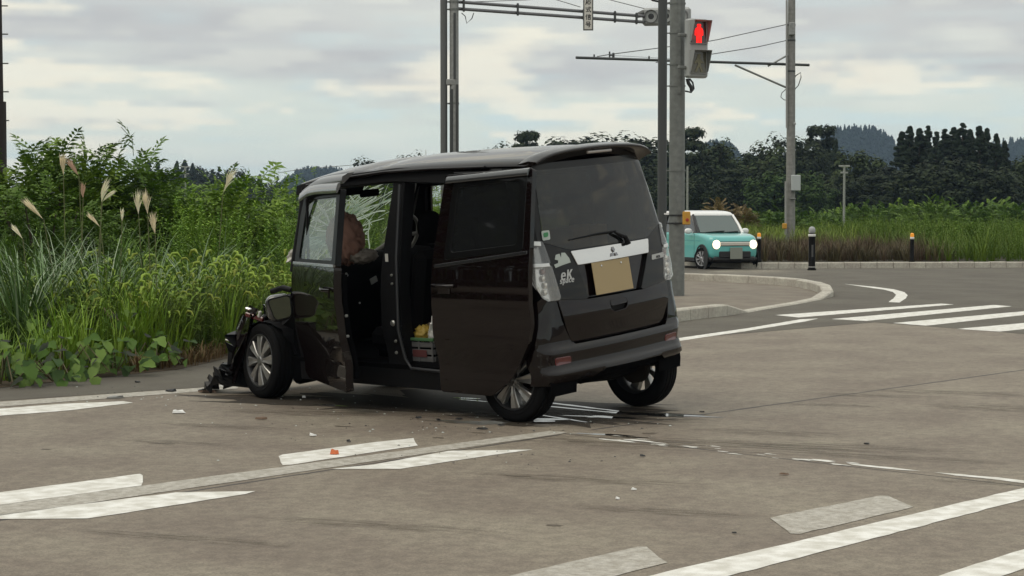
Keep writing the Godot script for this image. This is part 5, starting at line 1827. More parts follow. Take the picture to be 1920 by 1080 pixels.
	var glyphs := [
		[[6, 0.2, 7, 3.4, 9.2, 6.2], [1.4, 1.2, 9.4, 1.2], [1.6, 1.4, 1.4, 4, 0.4, 6.4], [3, 2.6, 5.4, 2.6], [3.2, 3.6, 5.2, 3.6, 5.2, 5, 3.2, 5, 3.2, 3.6], [2.2, 7, 1.6, 9], [3.8, 6.8, 4, 8.8, 7, 9.4, 7.6, 8], [5.4, 6.6, 6, 7.6], [8.2, 7, 9.2, 8.6]],
		[[5, 0, 5, 1.2], [1.5, 1.5, 9.5, 1.5], [1.8, 1.5, 1.5, 6, 0.5, 9.5], [3, 4.5, 2.6, 8], [4.5, 3.5, 4.6, 7.5, 5.2, 8.8, 7.8, 8.8, 8.2, 7], [5.8, 3, 6.6, 4.6], [8, 4, 9.2, 6.5]],
		[[0.5, 2.5, 9.5, 2.5], [2, 5, 5.5, 5], [3.7, 5, 3.7, 8.5], [1, 9, 6, 8], [6.2, 0.3, 6.6, 4, 7.6, 7.5, 9.2, 9.5, 9.5, 7.8], [7.8, 0.5, 8.8, 1.4]],
		[[2.8, 0.3, 0.6, 4.2], [1.9, 2.8, 1.9, 9.7], [6.5, 0.3, 6.8, 1.1], [3.8, 1.8, 9.7, 1.8], [4.6, 3.4, 9, 3.4], [4.6, 5, 9, 5], [4.8, 6.5, 8.8, 6.5, 8.8, 9.4, 4.8, 9.4, 4.8, 6.5]],
		[[2.2, 0.6, 7.8, 0.6, 7.8, 3.2, 2.2, 3.2, 2.2, 0.6], [0.6, 4.8, 9.4, 4.8], [3.4, 4.8, 3, 6.6, 7.8, 6.6, 7.4, 9, 5.6, 9.4]],
	]
	for k in 5:
		mb = MB.new()
		var cell := 0.0125
		var o := Vector3(-5 * cell, 0.855 - k * 0.165, 0.1005)
		for st in glyphs[k]:
			for i in range(0, st.size() - 2, 2):
				var a := o + Vector3(st[i] * cell, -st[i + 1] * cell, 0)
				var b := o + Vector3(st[i + 2] * cell, -st[i + 3] * cell, 0)
				mb.box((a + b) / 2 + Vector3(0, 0, 0.0001 * (i + k)), Vector3(a.distance_to(b) + 0.012, 0.015, 0.003), 0.0, Basis(Vector3.BACK, (b - a).angle_to(Vector3.RIGHT) * signf((b - a).y + 1e-6)))
		put("character", mb, M("sign black", 0.02, 0.018, 0.018, 0.6), sg)
	# vehicle signal lying along the end of the arm
	var vs := thing("vehicle_signal", Vector3(3.504, 5.618, -42.500), -0.22)
	tag(vs, "grey horizontal three lens vehicle signal, unlit, behind the two poles", "traffic signal")
	mb = MB.new()
	mb.box(Vector3(0.0, 0.19, 0), Vector3(1.10, 0.40, 0.16), 0.05)
	put("housing", mb, housing, vs)
	for k in 3:
		mb = MB.new()
		mb.xf = Transform3D(Basis(Vector3.RIGHT, PI / 2), Vector3(-0.345 + k * 0.345, 0.195, 0.078))
		mb.lathe([Vector2(0.0, 0.004), Vector2(0.135, 0.0)], 24)
		put("lens", mb, M("dark lens", 0.022, 0.022, 0.024, 0.35), vs)
		mb = MB.new()
		mb.xf = Transform3D(Basis(Vector3.RIGHT, PI / 2), Vector3(-0.345 + k * 0.345, 0.195, 0.078))
		mb.lathe([Vector2(0.140, 0.0), Vector2(0.142, 0.05), Vector2(0.150, 0.05), Vector2(0.152, 0.0)], 24)
		put("hood", mb, M("signal hood dark", 0.10, 0.10, 0.105, 0.5), vs)
	mb = MB.new()
	mb.tube([Vector3(-0.72, 0.22, 0), Vector3(-0.5, 0.28, 0)], [0.05, 0.09], 8)
	put("arm_socket", mb, dark_steel, vs)

	# power pole on the right with a long cross arm
	var up := thing("power_pole", Vector3(9.24, 0.1, -62.0))
	tag(up, "tall grey concrete power pole with a long cross arm, right of the car", "utility pole")
	put("shaft", pole_mesh(Vector3(0, -0.2, 0), Vector3(0, 9.5, 0), 0.165, 0.115, 20), M("pole concrete", 0.285, 0.28, 0.265, 0.8, 0.0, {"tex": MATS["galvanised steel"].albedo_texture, "size": 1.7}), up)
	var a0 := Vector3(2.028, 6.277, -59.400) - up.position
	var a1 := Vector3(9.875, 6.269, -62.300) - up.position
	mb = MB.new()
	mb.tube([a0, a0.lerp(a1, 0.5), a1], 0.045, 10)
	put("cross_arm", mb, dark_steel, up)
	for q in [[Vector3(7.315, 6.206, -61.500), Vector3(9.073, 5.507, -62.000), 0.035], [Vector3(8.442, 6.195, -61.800), Vector3(9.348, 6.702, -62.000), 0.03]]:
		mb = MB.new()
		mb.tube([q[0] - up.position, q[1] - up.position], q[2], 8)
		put("brace", mb, zinc_pale, up)
	mb = MB.new()
	var st1 := Vector3(3.119, 6.284, -59.900) - up.position
	mb.box(st1 + Vector3(0, 0.10, 0), Vector3(0.05, 0.26, 0.05), 0.01)
	mb.box(st1 + Vector3(0.12, 0.08, 0), Vector3(0.08, 0.22, 0.08), 0.02)
	mb.box(st1 + Vector3(0.06, 0.10, 0), Vector3(0.16, 0.04, 0.05), 0.01)
	put("insulator", mb, dark_steel, up)
	for px in [Vector3(2.616, 6.336, -59.700), Vector3(4.402, 6.326, -60.200)]:
		mb = MB.new()
		mb.box(px - up.position, Vector3(0.05, 0.14, 0.05), 0.01)
		put("insulator", mb, dark_steel, up)
	for y in [Vector3(9.184, 7.562, -62.000).y, Vector3(9.187, 7.053, -62.000).y, Vector3(9.193, 6.035, -62.000).y, Vector3(9.219, 1.787, -62.000).y]:
		put("clamp_band", band(Vector3(0, y - 0.1, 0), 0.145 if y < 3 else 0.128, 0.03), dark_steel, up)
	for q in [[Vector3(9.226, 7.420, -61.800), Vector3(0.20, 0.42, 0.16), zinc_pale], [Vector3(9.380, 2.349, -61.800), Vector3(0.30, 0.52, 0.2), M("meter box", 0.42, 0.45, 0.45, 0.5)], [Vector3(9.018, 0.922, -61.800), Vector3(0.15, 0.18, 0.14), yellow], [Vector3(9.295, 1.821, -61.800), Vector3(0.2, 0.05, 0.1), zinc], [Vector3(9.333, 4.301, -61.800), Vector3(0.08, 0.09, 0.08), housing]]:
		mb = MB.new()
		mb.box(q[0] - up.position, q[1], 0.02)
		put("equipment_box", mb, q[2], up)
	mb = MB.new()
	mb.tube([Vector3(9.052, 8.369, -61.850) - up.position, Vector3(9.077, 4.162, -61.850) - up.position], 0.035, 6)
	put("conduit", mb, M("conduit grey", 0.30, 0.30, 0.29, 0.6), up)
	mb = MB.new()
	mb.tube([Vector3(9.045, 2.402, -61.800) - up.position, Vector3(9.055, 0.639, -61.800) - up.position], 0.035, 6)
	put("conduit", mb, M("conduit grey", 0.30, 0.30, 0.29, 0.6), up)
	mb = MB.new()
	mb.tube([Vector3(9.321, 5.402, -62.000) - up.position, Vector3(9.479, 5.578, -62.000) - up.position, Vector3(9.565, 5.841, -62.000) - up.position, Vector3(9.547, 6.000, -62.000) - up.position, Vector3(9.388, 5.894, -62.000) - up.position, Vector3(9.301, 5.718, -62.000) - up.position], 0.018, 6)
	put("cable_loop", mb, zinc, up)
	mb = MB.new()
	mb.tube([Vector3(9.091, 5.472, -62.000) - up.position, Vector3(8.933, 5.331, -62.000) - up.position, Vector3(8.898, 5.190, -62.000) - up.position, Vector3(9.005, 5.102, -62.000) - up.position, Vector3(9.093, 5.085, -62.000) - up.position], 0.015, 6)
	put("cable_loop", mb, zinc, up)

	# the dark pole at the left edge of the picture
	var lp := thing("dark_brown_pole", Vector3(-8.232, 1.961, -30.000) * Vector3(1, 0, 1))
	tag(lp, "dark brown pole with climbing pegs behind the bushes at far left", "utility pole")
	var brown := M("dark brown pole", 0.020, 0.014, 0.012, 0.7)
	put("shaft", pole_mesh(Vector3(0, -0.1, 0), Vector3(0, 6.5, 0), 0.105, 0.062, 14), brown, lp)
	mb = MB.new()
	mb.tube([Vector3(0, 0, 0), Vector3(0, 3.15, 0)], 0.125, 14)
	put("guard_sleeve", mb, brown, lp)
	for y in [Vector3(-8.185, 4.677, -30.000).y, Vector3(-8.190, 4.227, -30.000).y, Vector3(-8.195, 3.760, -30.000).y, Vector3(-8.200, 3.309, -30.000).y, Vector3(-8.205, 2.849, -30.000).y]:
		mb = MB.new()
		mb.tube([Vector3(0, y, 0), Vector3(0.17, y, 0)], 0.012, 6)
		put("peg", mb, zinc, lp)

	# far poles
	for q in [["thin_post", 1582, 310, 100.0, 0.07, "thin pale post with a small cross piece in the weeds"], ["thin_post", 1288.5, 312, 90.0, 0.055, "thin pale post seen above the small car"], ["distant_pole", 348.5, 312, 170.0, 0.10, "faint distant utility pole before the dark ridge at left"]]:
		var dd: float = q[3]
		var base := Vector3((q[1] - 960.0) / 3500.0 * dd, 0.0, -dd)
		var o := thing(q[0], base)
		tag(o, q[5], "pole")
		var h: float = 1.38 + (398.0 - q[2]) / 3500.0 * dd
		put("shaft", pole_mesh(Vector3.ZERO, Vector3(0, h, 0), q[4], q[4] * 0.85, 8), zinc_pale, o)
		if q[1] != 1288.5:
			mb = MB.new()
			mb.box(Vector3(0, h - 0.05, 0), Vector3(dd * 0.006, 0.1, 0.1), 0.02)
			mb.box(Vector3(0, h - dd * 0.004, 0), Vector3(dd * 0.004, 0.1, 0.1), 0.02)
			put("cross_piece", mb, zinc_pale, o)

	# wires
	var wire := M("wire", 0.10, 0.10, 0.105, 0.6)
	var wires := [
		["upper wire that runs left from the power pole past the pedestrian signal", [Vector3(9.061, 7.580, -62.000), Vector3(6.604, 6.904, -60.000), Vector3(6.103, 6.783, -59.600), Vector3(2.994, 6.218, -57.500), Vector3(2.595, 6.112, -57.000)], 0.014],
		["lower wire between the power pole and the pedestrian signal", [Vector3(9.064, 7.053, -62.000), Vector3(7.916, 6.711, -60.500), Vector3(6.023, 6.244, -58.000), Vector3(4.226, 5.774, -55.000)], 0.014],
		["thin wire rising left from the clamp beside the hanging sign", [Vector3(1.513, 5.928, -41.600), Vector3(1.111, 6.578, -46.000), Vector3(0.000, 7.879, -54.000)], 0.010],
		["thin wire rising left from the vehicle signal housing", [Vector3(3.051, 5.989, -42.600), Vector3(2.418, 6.578, -46.000), Vector3(1.182, 7.668, -52.000)], 0.010],
		["thin wire at the top left of the double arm", [Vector3(-1.051, 5.877, -40.200), Vector3(0.369, 7.256, -52.000), Vector3(1.705, 8.262, -60.000)], 0.010],
		["faint far wire above the distant ridge at left", [Vector3(-27.956, 5.142, -200.000), Vector3(-22.817, 5.940, -200.000), Vector3(-14.829, 6.623, -200.000), Vector3(-5.703, 6.964, -200.000)], 0.03],
		["hair-thin wire just under the cross arm of the power pole", [Vector3(3.243, 6.395, -60.000), Vector3(6.422, 6.305, -61.000), Vector3(8.998, 6.316, -62.000)], 0.006],
	]
	for w in wires:
		mb = MB.new()
		mb.tube(w[1], w[2], 5)
		var o := put("overhead_wire", mb, wire)
		tag(o, w[0], "wire")

	# bollards
	var b1 := thing("bollard", Vector3(6.49, 0.125, -40.4))
	tag(b1, "black bollard with a grey ball top and white band on the near kerb", "bollard")
	bollard_parts(b1, false)
	for q in [[Vector3(10.052, 0.148, -46.900), "black bollard with an amber top before the weeds, right of the near one"], [Vector3(6.245, 0.140, -47.200), "amber-topped bollard half hidden behind the front of the small car"]]:
		var b := thing("bollard", q[0] * Vector3(1, 0, 1) + Vector3(0, 0.125, 0))
		tag(b, q[1], "bollard", "amber topped bollards along the far kerb")
		bollard_parts(b, true)


func bollard_parts(b: Node3D, amber: bool) -> void:
	var black := M("bollard black", 0.007, 0.0065, 0.0065, 0.6, 0.0, {"spec": 0.2})
	var mb := MB.new()
	var r := 0.076 if not amber else 0.050
	var h := 0.80 if not amber else 0.60
	mb.lathe([Vector2(0, 0), Vector2(r + 0.02, 0), Vector2(r + 0.02, 0.03), Vector2(r, 0.05), Vector2(r * 0.96, h), Vector2(0, h)], 20)
	put("post", mb, black, b)
	mb = MB.new()
	mb.lathe([Vector2(r, 0.0), Vector2(r + 0.004, 0.004), Vector2(r + 0.004, 0.05), Vector2(r, 0.054)], 20)
	put("reflective_band", mb, M("reflective white", 0.72, 0.72, 0.70, 0.4), b, Transform3D(Basis.IDENTITY, Vector3(0, h - 0.07 if not amber else h - 0.02, 0)))
	if not amber:
		mb = MB.new()
		mb.lathe([Vector2(r, 0.0), Vector2(r + 0.003, 0.003), Vector2(r + 0.003, 0.02), Vector2(r, 0.023)], 20)
		put("lower_band", mb, M("band grey", 0.30, 0.30, 0.29, 0.5), b, Transform3D(Basis.IDENTITY, Vector3(0, 0.06, 0)))
		mb = MB.new()
		mb.box(Vector3(0, 0.42, r), Vector3(0.04, 0.26, 0.006), 0.002)
		put("plate", mb, M("plate grey", 0.07, 0.07, 0.07, 0.5), b)
		mb = MB.new()
		mb.lathe([Vector2(0.03, 0.0), Vector2(0.066, 0.015), Vector2(0.074, 0.05), Vector2(0.070, 0.10), Vector2(0.048, 0.135), Vector2(0, 0.15)], 20)
		put("ball_top", mb, M("ball grey", 0.33, 0.34, 0.34, 0.45), b, Transform3D(Basis.IDENTITY, Vector3(0, h, 0)))
	else:
		mb = MB.new()
		mb.lathe([Vector2(0.03, 0.0), Vector2(0.045, 0.01), Vector2(0.050, 0.05), Vector2(0.044, 0.10), Vector2(0.02, 0.115), Vector2(0, 0.115)], 16)
		put("amber_lamp", mb, M("amber lamp", 0.60, 0.30, 0.03, 0.3, 0.0, {"glow": Color(1.0, 0.55, 0.08), "power": 0.35}), b, Transform3D(Basis.IDENTITY, Vector3(0, h + 0.02, 0)))


# ---------- plants ----------
func leaf(mb: MB, at: Vector3, along: Vector3, face: Vector3, length: float, width: float, droop := 0.0) -> void:
	var side := along.cross(face).normalized() * width * 0.5
	var n := side.cross(along).normalized()
	if n.dot(face) < 0.0:
		n = -n
	var tip := at + along * length - Vector3.UP * droop * length
	var m := at + along * length * 0.45 - Vector3.UP * droop * length * 0.2
	var fold := n * width * 0.16
	mb.tri(at, m + side + fold, m, n, n, n)
	mb.tri(m, m + side + fold, tip, n, n, n)
	mb.tri(at, m, m - side + fold, n, n, n)
	mb.tri(m, tip, m - side + fold, n, n, n)


# a grass blade that rises and bends over
func blade(mb: MB, at: Vector3, lean: Vector3, length: float, width: float, bend: float, steps := 4) -> void:
	var d := (Vector3.UP + lean * 0.35).normalized()
	var flat := Vector3(lean.x, 0, lean.z).normalized()
	var side := flat.cross(Vector3.UP).normalized() * width * 0.5
	var p := at
	var prev_l := at - side
	var prev_r := at + side
	for k in steps:
		var t := float(k + 1) / steps
		var q := p + d * length / steps
		d = (d + (flat * 0.8 - Vector3.UP * 0.75) * bend * t / steps * 2.4).normalized()
		var w := 1.0 - t * t if k < steps - 1 else 0.0
		var n := side.cross(d).normalized()
		var l := q - side * w
		var r := q + side * w
		mb.tri(prev_l, prev_r, r, n, n, n)
		if w > 0.0:
			mb.tri(prev_l, r, l, n, n, n)
		prev_l = l
		prev_r = r
		p = q


func tuft_mesh(count: int, height: float, width: float, spread: float, bend: float, seed_: int) -> ArrayMesh:
	var rng := RandomNumberGenerator.new()
	rng.seed = seed_
	var mb := MB.new()
	mb.tinted = true
	for k in count:
		var a := rng.randf() * TAU
		var lean := Vector3(cos(a), 0, sin(a)) * rng.randf_range(0.1, 1.0)
		var s := rng.randf_range(0.8, 1.15)
		mb.col = Color(s * rng.randf_range(0.9, 1.15), s, s * rng.randf_range(0.8, 1.05))
		blade(mb, lean * spread * rng.randf(), lean, height * rng.randf_range(0.55, 1.1), width * rng.randf_range(0.7, 1.2), bend * rng.randf_range(0.3, 1.3))
	return mb.mesh()


# grass with nodding, furry heads
func foxtail_mesh(seed_: int) -> ArrayMesh:
	var rng := RandomNumberGenerator.new()
	rng.seed = seed_
	var mb := MB.new()
	mb.tinted = true
	for k in 7:
		var a := rng.randf() * TAU
		var lean := Vector3(cos(a), 0, sin(a)) * rng.randf_range(0.2, 0.9)
		mb.col = Color(0.75, 0.85, 0.6)
		var h := rng.randf_range(0.45, 0.72)
		var top := lean * 0.28 + Vector3.UP * h
		mb.tube([lean * 0.05, lean * 0.12 + Vector3.UP * h * 0.6, top], 0.003, 3, false)
		mb.col = Color(1.25, 1.02, 1.1) * rng.randf_range(0.65, 1.2)
		var f := lean.normalized()
		mb.tube([top, top + f * 0.025 + Vector3.UP * 0.025, top + f * 0.06 + Vector3.UP * 0.020, top + f * 0.085 - Vector3.UP * 0.02], [0.004, 0.012, 0.012, 0.004], 5, false)
	for k in 10:
		var a := rng.randf() * TAU
		var lean := Vector3(cos(a), 0, sin(a)) * rng.randf_range(0.3, 1.0)
		var s := rng.randf_range(0.75, 1.15)
		mb.col = Color(s, s, s * 0.8)
		blade(mb, lean * 0.06, lean, rng.randf_range(0.3, 0.6), 0.012, rng.randf_range(0.4, 1.2))
	return mb.mesh()


# an upright weed: a stem with whorls of narrow leaves
func weed_mesh(height: float, leaves: int, length: float, width: float, plume: bool, seed_: int) -> ArrayMesh:
	var rng := RandomNumberGenerator.new()
	rng.seed = seed_
	var mb := MB.new()
	mb.tinted = true
	for st in 3:
		var a0 := rng.randf() * TAU
		var lean := Vector3(cos(a0), 0, sin(a0)) * rng.randf_range(0.03, 0.16)
		var h := height * rng.randf_range(0.7, 1.05)
		mb.col = Color(0.7, 0.75, 0.6)
		mb.tube([lean * 0.3, lean * h * 0.6 + Vector3.UP * h * 0.5, lean * h * 1.4 + Vector3.UP * h], [0.007, 0.005, 0.002], 4, false)
		for k in leaves:
			var t := 0.18 + 0.82 * k / leaves
			var a := k * 2.4 + rng.randf()
			var out := Vector3(cos(a), rng.randf_range(0.1, 0.8), sin(a)).normalized()
			var s := rng.randf_range(0.75, 1.25)
			mb.col = Color(s * (0.9 + 0.25 * t), s, s * 0.85)
			leaf(mb, lean * h * (0.3 + t) + Vector3.UP * h * t, out, Vector3.UP, length * rng.randf_range(0.6, 1.1) * (1.2 - 0.6 * t), width * (1.2 - 0.5 * t), 0.35)
		if plume:
			for k in 14:
				var a := rng.randf() * TAU
				mb.col = Color(1.25, 1.15, 0.8) * rng.randf_range(0.8, 1.2)
				leaf(mb, lean * h * 1.35 + Vector3.UP * h * rng.randf_range(0.88, 1.0), Vector3(cos(a), 0.6, sin(a)).normalized(), Vector3.UP, 0.10, 0.02, 0.2)
	return mb.mesh()


# a twig with paired leaflets
func sprig_mesh(pairs: int, length: float, leaflet: float, width: float, seed_: int) -> ArrayMesh:
	var rng := RandomNumberGenerator.new()
	rng.seed = seed_
	var mb := MB.new()
	mb.tinted = true
	mb.col = Color(0.6, 0.65, 0.5)
	mb.tube([Vector3.ZERO, Vector3(0, 0.05, -length * 0.5), Vector3(0, -0.02, -length)], 0.004, 3, false)
	for k in pairs:
		var t := float(k + 1) / pairs
		var c := Vector3(0, 0.05 * sin(PI * t), -length * t)
		for s in [-1.0, 1.0]:
			var v := rng.randf_range(0.75, 1.25)
			mb.col = Color(v, v, v * 0.9)
			leaf(mb, c, Vector3(s * 0.85, rng.randf_range(-0.15, 0.25), -0.5).normalized(), Vector3(rng.randf_range(-0.3, 0.3), 1, rng.randf_range(-0.3, 0.3)).normalized(), leaflet * rng.randf_range(0.8, 1.15), width, 0.25)
	leaf(mb, Vector3(0, 0, -length), Vector3.FORWARD, Vector3.UP, leaflet, width, 0.3)
	return mb.mesh()


func inside(p: Vector2, q: PackedVector2Array) -> bool:
	return Geometry2D.is_point_in_polygon(p, q)


func scatter(called: String, shapes: Array, m: Material, area: PackedVector2Array, count: int, size: Vector2, tint: Array, seed_: int, ground := 0.0, lean := 0.12) -> void:
	var rng := RandomNumberGenerator.new()
	rng.seed = seed_
	var lo := area[0]
	var hi := area[0]
	for p in area:
		lo = lo.min(p)
		hi = hi.max(p)
	var clump := FastNoiseLite.new()
	clump.seed = seed_
	clump.frequency = 0.8
	var lists := []
	for s in shapes:
		lists.append([[], []])
	var tries := 0
	var made := 0
	while made < count and tries < count * 12:
		tries += 1
		var p := Vector2(rng.randf_range(lo.x, hi.x), rng.randf_range(lo.y, hi.y))
		var c := clump.get_noise_2d(p.x, p.y)
		if not inside(p, area) or rng.randf() > 0.75 + c:
			continue
		made += 1
		var k := rng.randi() % shapes.size()
		var s := rng.randf_range(size.x, size.y) * (1.0 + 0.35 * c)
		var b := Basis(Vector3.UP, rng.randf() * TAU) * Basis(Vector3.RIGHT, rng.randf_range(-lean, lean))
		lists[k][0].append(Transform3D(b.scaled(Vector3.ONE * s), Vector3(p.x, ground, p.y)))
		var col: Color = tint[0].lerp(tint[1], clampf(rng.randf() * 0.7 + 0.3 + c, 0.0, 1.0))
		lists[k][1].append(col)
	for k in shapes.size():
		var o := many(called, shapes[k], m, lists[k][0], lists[k][1])
		tag(o, "", "", "", "stuff")


# foliage of a bush: twigs spread through its volume, denser towards the outside
func bush_places(size: Vector3, count: int, tint: Array, rng: RandomNumberGenerator) -> Array:
	var at := []
	var colors := []
	var f := FastNoiseLite.new()
	f.seed = rng.randi() % 9999
	f.frequency = 0.9
	for k in count:
		var d := Vector3(rng.randfn(), absf(rng.randfn()) * 0.9, rng.randfn()).normalized()
		var bump := 1.0 + 0.55 * f.get_noise_3d(d.x * 2.0, d.y * 2.0, d.z * 2.0)
		var r := pow(rng.randf(), 0.35) * bump
		var p := Vector3(d.x * size.x * r, 0.12 * size.y + d.y * size.y * r * 0.88, d.z * size.z * r)
		var out := (d * Vector3(1, 0.55, 1) + Vector3(rng.randf_range(-0.7, 0.7), rng.randf_range(-0.35, 0.35), rng.randf_range(-0.7, 0.7))).normalized()
		var b := Basis.looking_at(out, Vector3.UP if absf(out.y) < 0.95 else Vector3.RIGHT) * Basis(Vector3.BACK, rng.randf_range(-0.5, 0.5))
		at.append(Transform3D(b.scaled(Vector3.ONE * rng.randf_range(0.7, 1.25)), p))
		var c: Color = tint[0].lerp(tint[1], clampf(0.5 + 0.9 * f.get_noise_3d(p.x * 2.3, p.y * 2.3, p.z * 2.3) + rng.randf_range(-0.3, 0.3), 0.0, 1.0))
		colors.append(c)
	return [at, colors]


func bush(called: String, label: String, at: Vector3, size: Vector3, count: int, sprig: Mesh, tint: Array, seed_: int, group := "") -> void:
	var rng := RandomNumberGenerator.new()
	rng.seed = seed_
	var b := thing(called, at)
	tag(b, label, "bush", group)
	var mb := MB.new()
	for k in 7:
		var a := rng.randf() * TAU
		var e := Vector3(cos(a) * size.x * 0.6, size.y * rng.randf_range(0.6, 0.9), sin(a) * size.z * 0.6)
		mb.tube([Vector3(cos(a) * 0.08, -0.05, sin(a) * 0.08), e * Vector3(0.4, 0.5, 0.4), e], [0.03, 0.02, 0.008], 6)
	put("stems", mb, M("bark", 0.06, 0.045, 0.03, 0.9), b)
	var pl := bush_places(size, count, tint, rng)
	var o := many("foliage", sprig, M("leaf", 1, 1, 1, 0.55, 0.0, {"tinted": true, "back": Color(0.5, 0.5, 0.5), "spec": 0.35}), pl[0], pl[1], b)
	tag(o, "", "", "", "stuff")


# silver grass: arching blades, tall stalks, each with a feathery plume
func silver_grass(at: Vector3, seed_: int, plumes: Array, label: String, scale_ := 1.0) -> void:
	var rng := RandomNumberGenerator.new()
	rng.seed = seed_
	var g := thing("silver_grass", at)
	tag(g, label, "grass clump", "clumps of silver grass on the bank")
	var mb := MB.new()
	mb.tinted = true
	for k in 80:
		var a := rng.randf() * TAU
		var lean := Vector3(cos(a), 0, sin(a)) * rng.randf_range(0.2, 1.1)
		var s := rng.randf_range(0.75, 1.35)
		mb.col = Color(0.095 * s, 0.165 * s, 0.055 * s)
		if rng.randf() < 0.14:
			mb.col = Color(0.30, 0.38, 0.24)
		blade(mb, lean * 0.18 * rng.randf(), lean, rng.randf_range(0.8, 1.55) * scale_, rng.randf_range(0.014, 0.026), rng.randf_range(0.5, 1.5), 6)
	var o := put("blades", mb, M("grass blade", 1, 1, 1, 0.42, 0.0, {"tinted": true, "back": Color(0.4, 0.4, 0.4), "spec": 0.5}), g)
	tag(o, "", "", "", "stuff")
	for p in plumes:
		# p: where the plume starts and ends, its tone
		var top: Vector3 = p[0] - at
		var foot := Vector3(lerpf(top.x, 0.0, 0.4), 0, top.z)
		var size: float = (p[1] - p[0]).length() * 0.9
		mb = MB.new()
		mb.tube([foot, foot.lerp(top, 0.6) - (p[1] - p[0]) * Vector3(0.4, 0, 0.4), top], [0.006, 0.005, 0.004], 5)
		var stalk := put("stalk", mb, M("dry stalk", 0.13, 0.14, 0.06, 0.7), g)
		mb = MB.new()
		mb.tinted = true
		var d: Vector3 = (p[1] - p[0]).normalized()
		var tone: Color = p[2]
		var wind := Vector3(0.5, -0.25, 0.1)
		for k in 64:
			var s := rng.randf_range(0.75, 1.25)
			mb.col = Color(tone.r * s, tone.g * s, tone.b * s)
			var st: Vector3 = top + d * size * 0.30 * rng.randf()
			var a := rng.randf() * TAU
			var o2 := (d + Vector3(cos(a), 0.0, sin(a)) * rng.randf_range(0.02, 0.24) + wind * rng.randf_range(0.0, 0.30)).normalized()
			var long_: float = size * rng.randf_range(0.45, 0.85)
			var q := st + o2 * long_ * 0.5
			var e := q + (o2 + wind * 0.35 - Vector3.UP * 0.1).normalized() * long_ * 0.5
			var side := o2.cross(Vector3(0.3, 0.2, 1.0)).normalized() * rng.randf_range(0.002, 0.0048)
			var nn := side.cross(o2).normalized()
			mb.tri(st, q - side, q + side, nn, nn, nn)
			mb.tri(q - side, e, q + side, nn, nn, nn)
		put("plume", mb, M("plume", 1, 1, 1, 0.9, 0.0, {"tinted": true, "back": Color(0.6, 0.6, 0.6)}), stalk)


# a large three-part leaf of the creeping vine, cupped along its rib
func vine_leaf_mesh(seed_: int) -> ArrayMesh:
	var rng := RandomNumberGenerator.new()
	rng.seed = seed_
	var mb := MB.new()
	var outline := [[0.0, 0.0], [0.30, -0.02], [0.47, 0.20], [0.46, 0.45], [0.34, 0.72], [0.15, 0.93], [0.0, 1.05]]
	for s in [-1.0, 1.0]:
		for k in outline.size() - 1:
			var pts := []
			for q in [outline[k], outline[k + 1]]:
				var x: float = q[0] * s * (1.0 + 0.12 * sin(k * 2.0 + seed_))
				var z: float = -q[1]
				pts.append(Vector3(x, absf(x) * 0.30 - 0.22 * z * z + 0.03 * sin(z * 9.0 + seed_), z))
			var rib0 := Vector3(0, -0.22 * pts[0].z * pts[0].z, pts[0].z)
			var rib1 := Vector3(0, -0.22 * pts[1].z * pts[1].z, pts[1].z)
			var n := Vector3(-s * 0.28, 1, 0).normalized()
			mb.tri(rib0, pts[0], pts[1], Vector3.UP, n, n)
			mb.tri(rib0, pts[1], rib1, Vector3.UP, n, Vector3.UP)
	return mb.mesh()


func vine(at: Vector3, seed_: int, count: int, reach: Vector3, label: String) -> void:
	var rng := RandomNumberGenerator.new()
	rng.seed = seed_
	var v := thing("creeping_vine", at)
	tag(v, label, "vine", "creeping vines along the edge of the bank")
	var shapes := []
	for k in 3:
		shapes.append(vine_leaf_mesh(seed_ * 7 + k))
	var mats := [M("vine leaf", 0.060, 0.118, 0.018, 0.6, 0.0, {"spec": 0.25, "back": Color(0.35, 0.35, 0.35)}), M("vine leaf light", 0.110, 0.178, 0.034, 0.6, 0.0, {"spec": 0.25, "back": Color(0.35, 0.35, 0.35)}), M("vine leaf dark", 0.030, 0.066, 0.013, 0.6, 0.0, {"spec": 0.25, "back": Color(0.35, 0.35, 0.35)})]
	for k in 4:
		var e := Vector3(rng.randf_range(-1, 1) * reach.x, 0.05, rng.randf_range(-0.3, 1) * reach.z)
		var mb := MB.new()
		mb.tube([Vector3(0, 0.02, 0), e * 0.5 + Vector3(0, reach.y * 0.7, 0), e], 0.006, 5)
		put("runner", mb, M("vine stem", 0.10, 0.085, 0.04, 0.8), v)
	for k in count:
		var p := Vector3(rng.randf_range(-1, 1) * reach.x, rng.randf(), rng.randf_range(-1, 1) * reach.z)
		p.y = 0.04 + p.y * reach.y * (1.0 - 0.6 * clampf((p.z / reach.z), 0.0, 1.0))
		var b := Basis(Vector3.UP, rng.randf_range(-1.3, 1.3) + PI) * Basis(Vector3.RIGHT, rng.randf_range(-1.2, 0.35)) * Basis(Vector3.BACK, rng.randf_range(-0.8, 0.8))
		put("leaf", shapes[k % 3], mats[[0, 0, 1, 2, 0, 1][rng.randi() % 6]], v, Transform3D(b.scaled(Vector3.ONE * rng.randf_range(0.065, 0.125)), p))


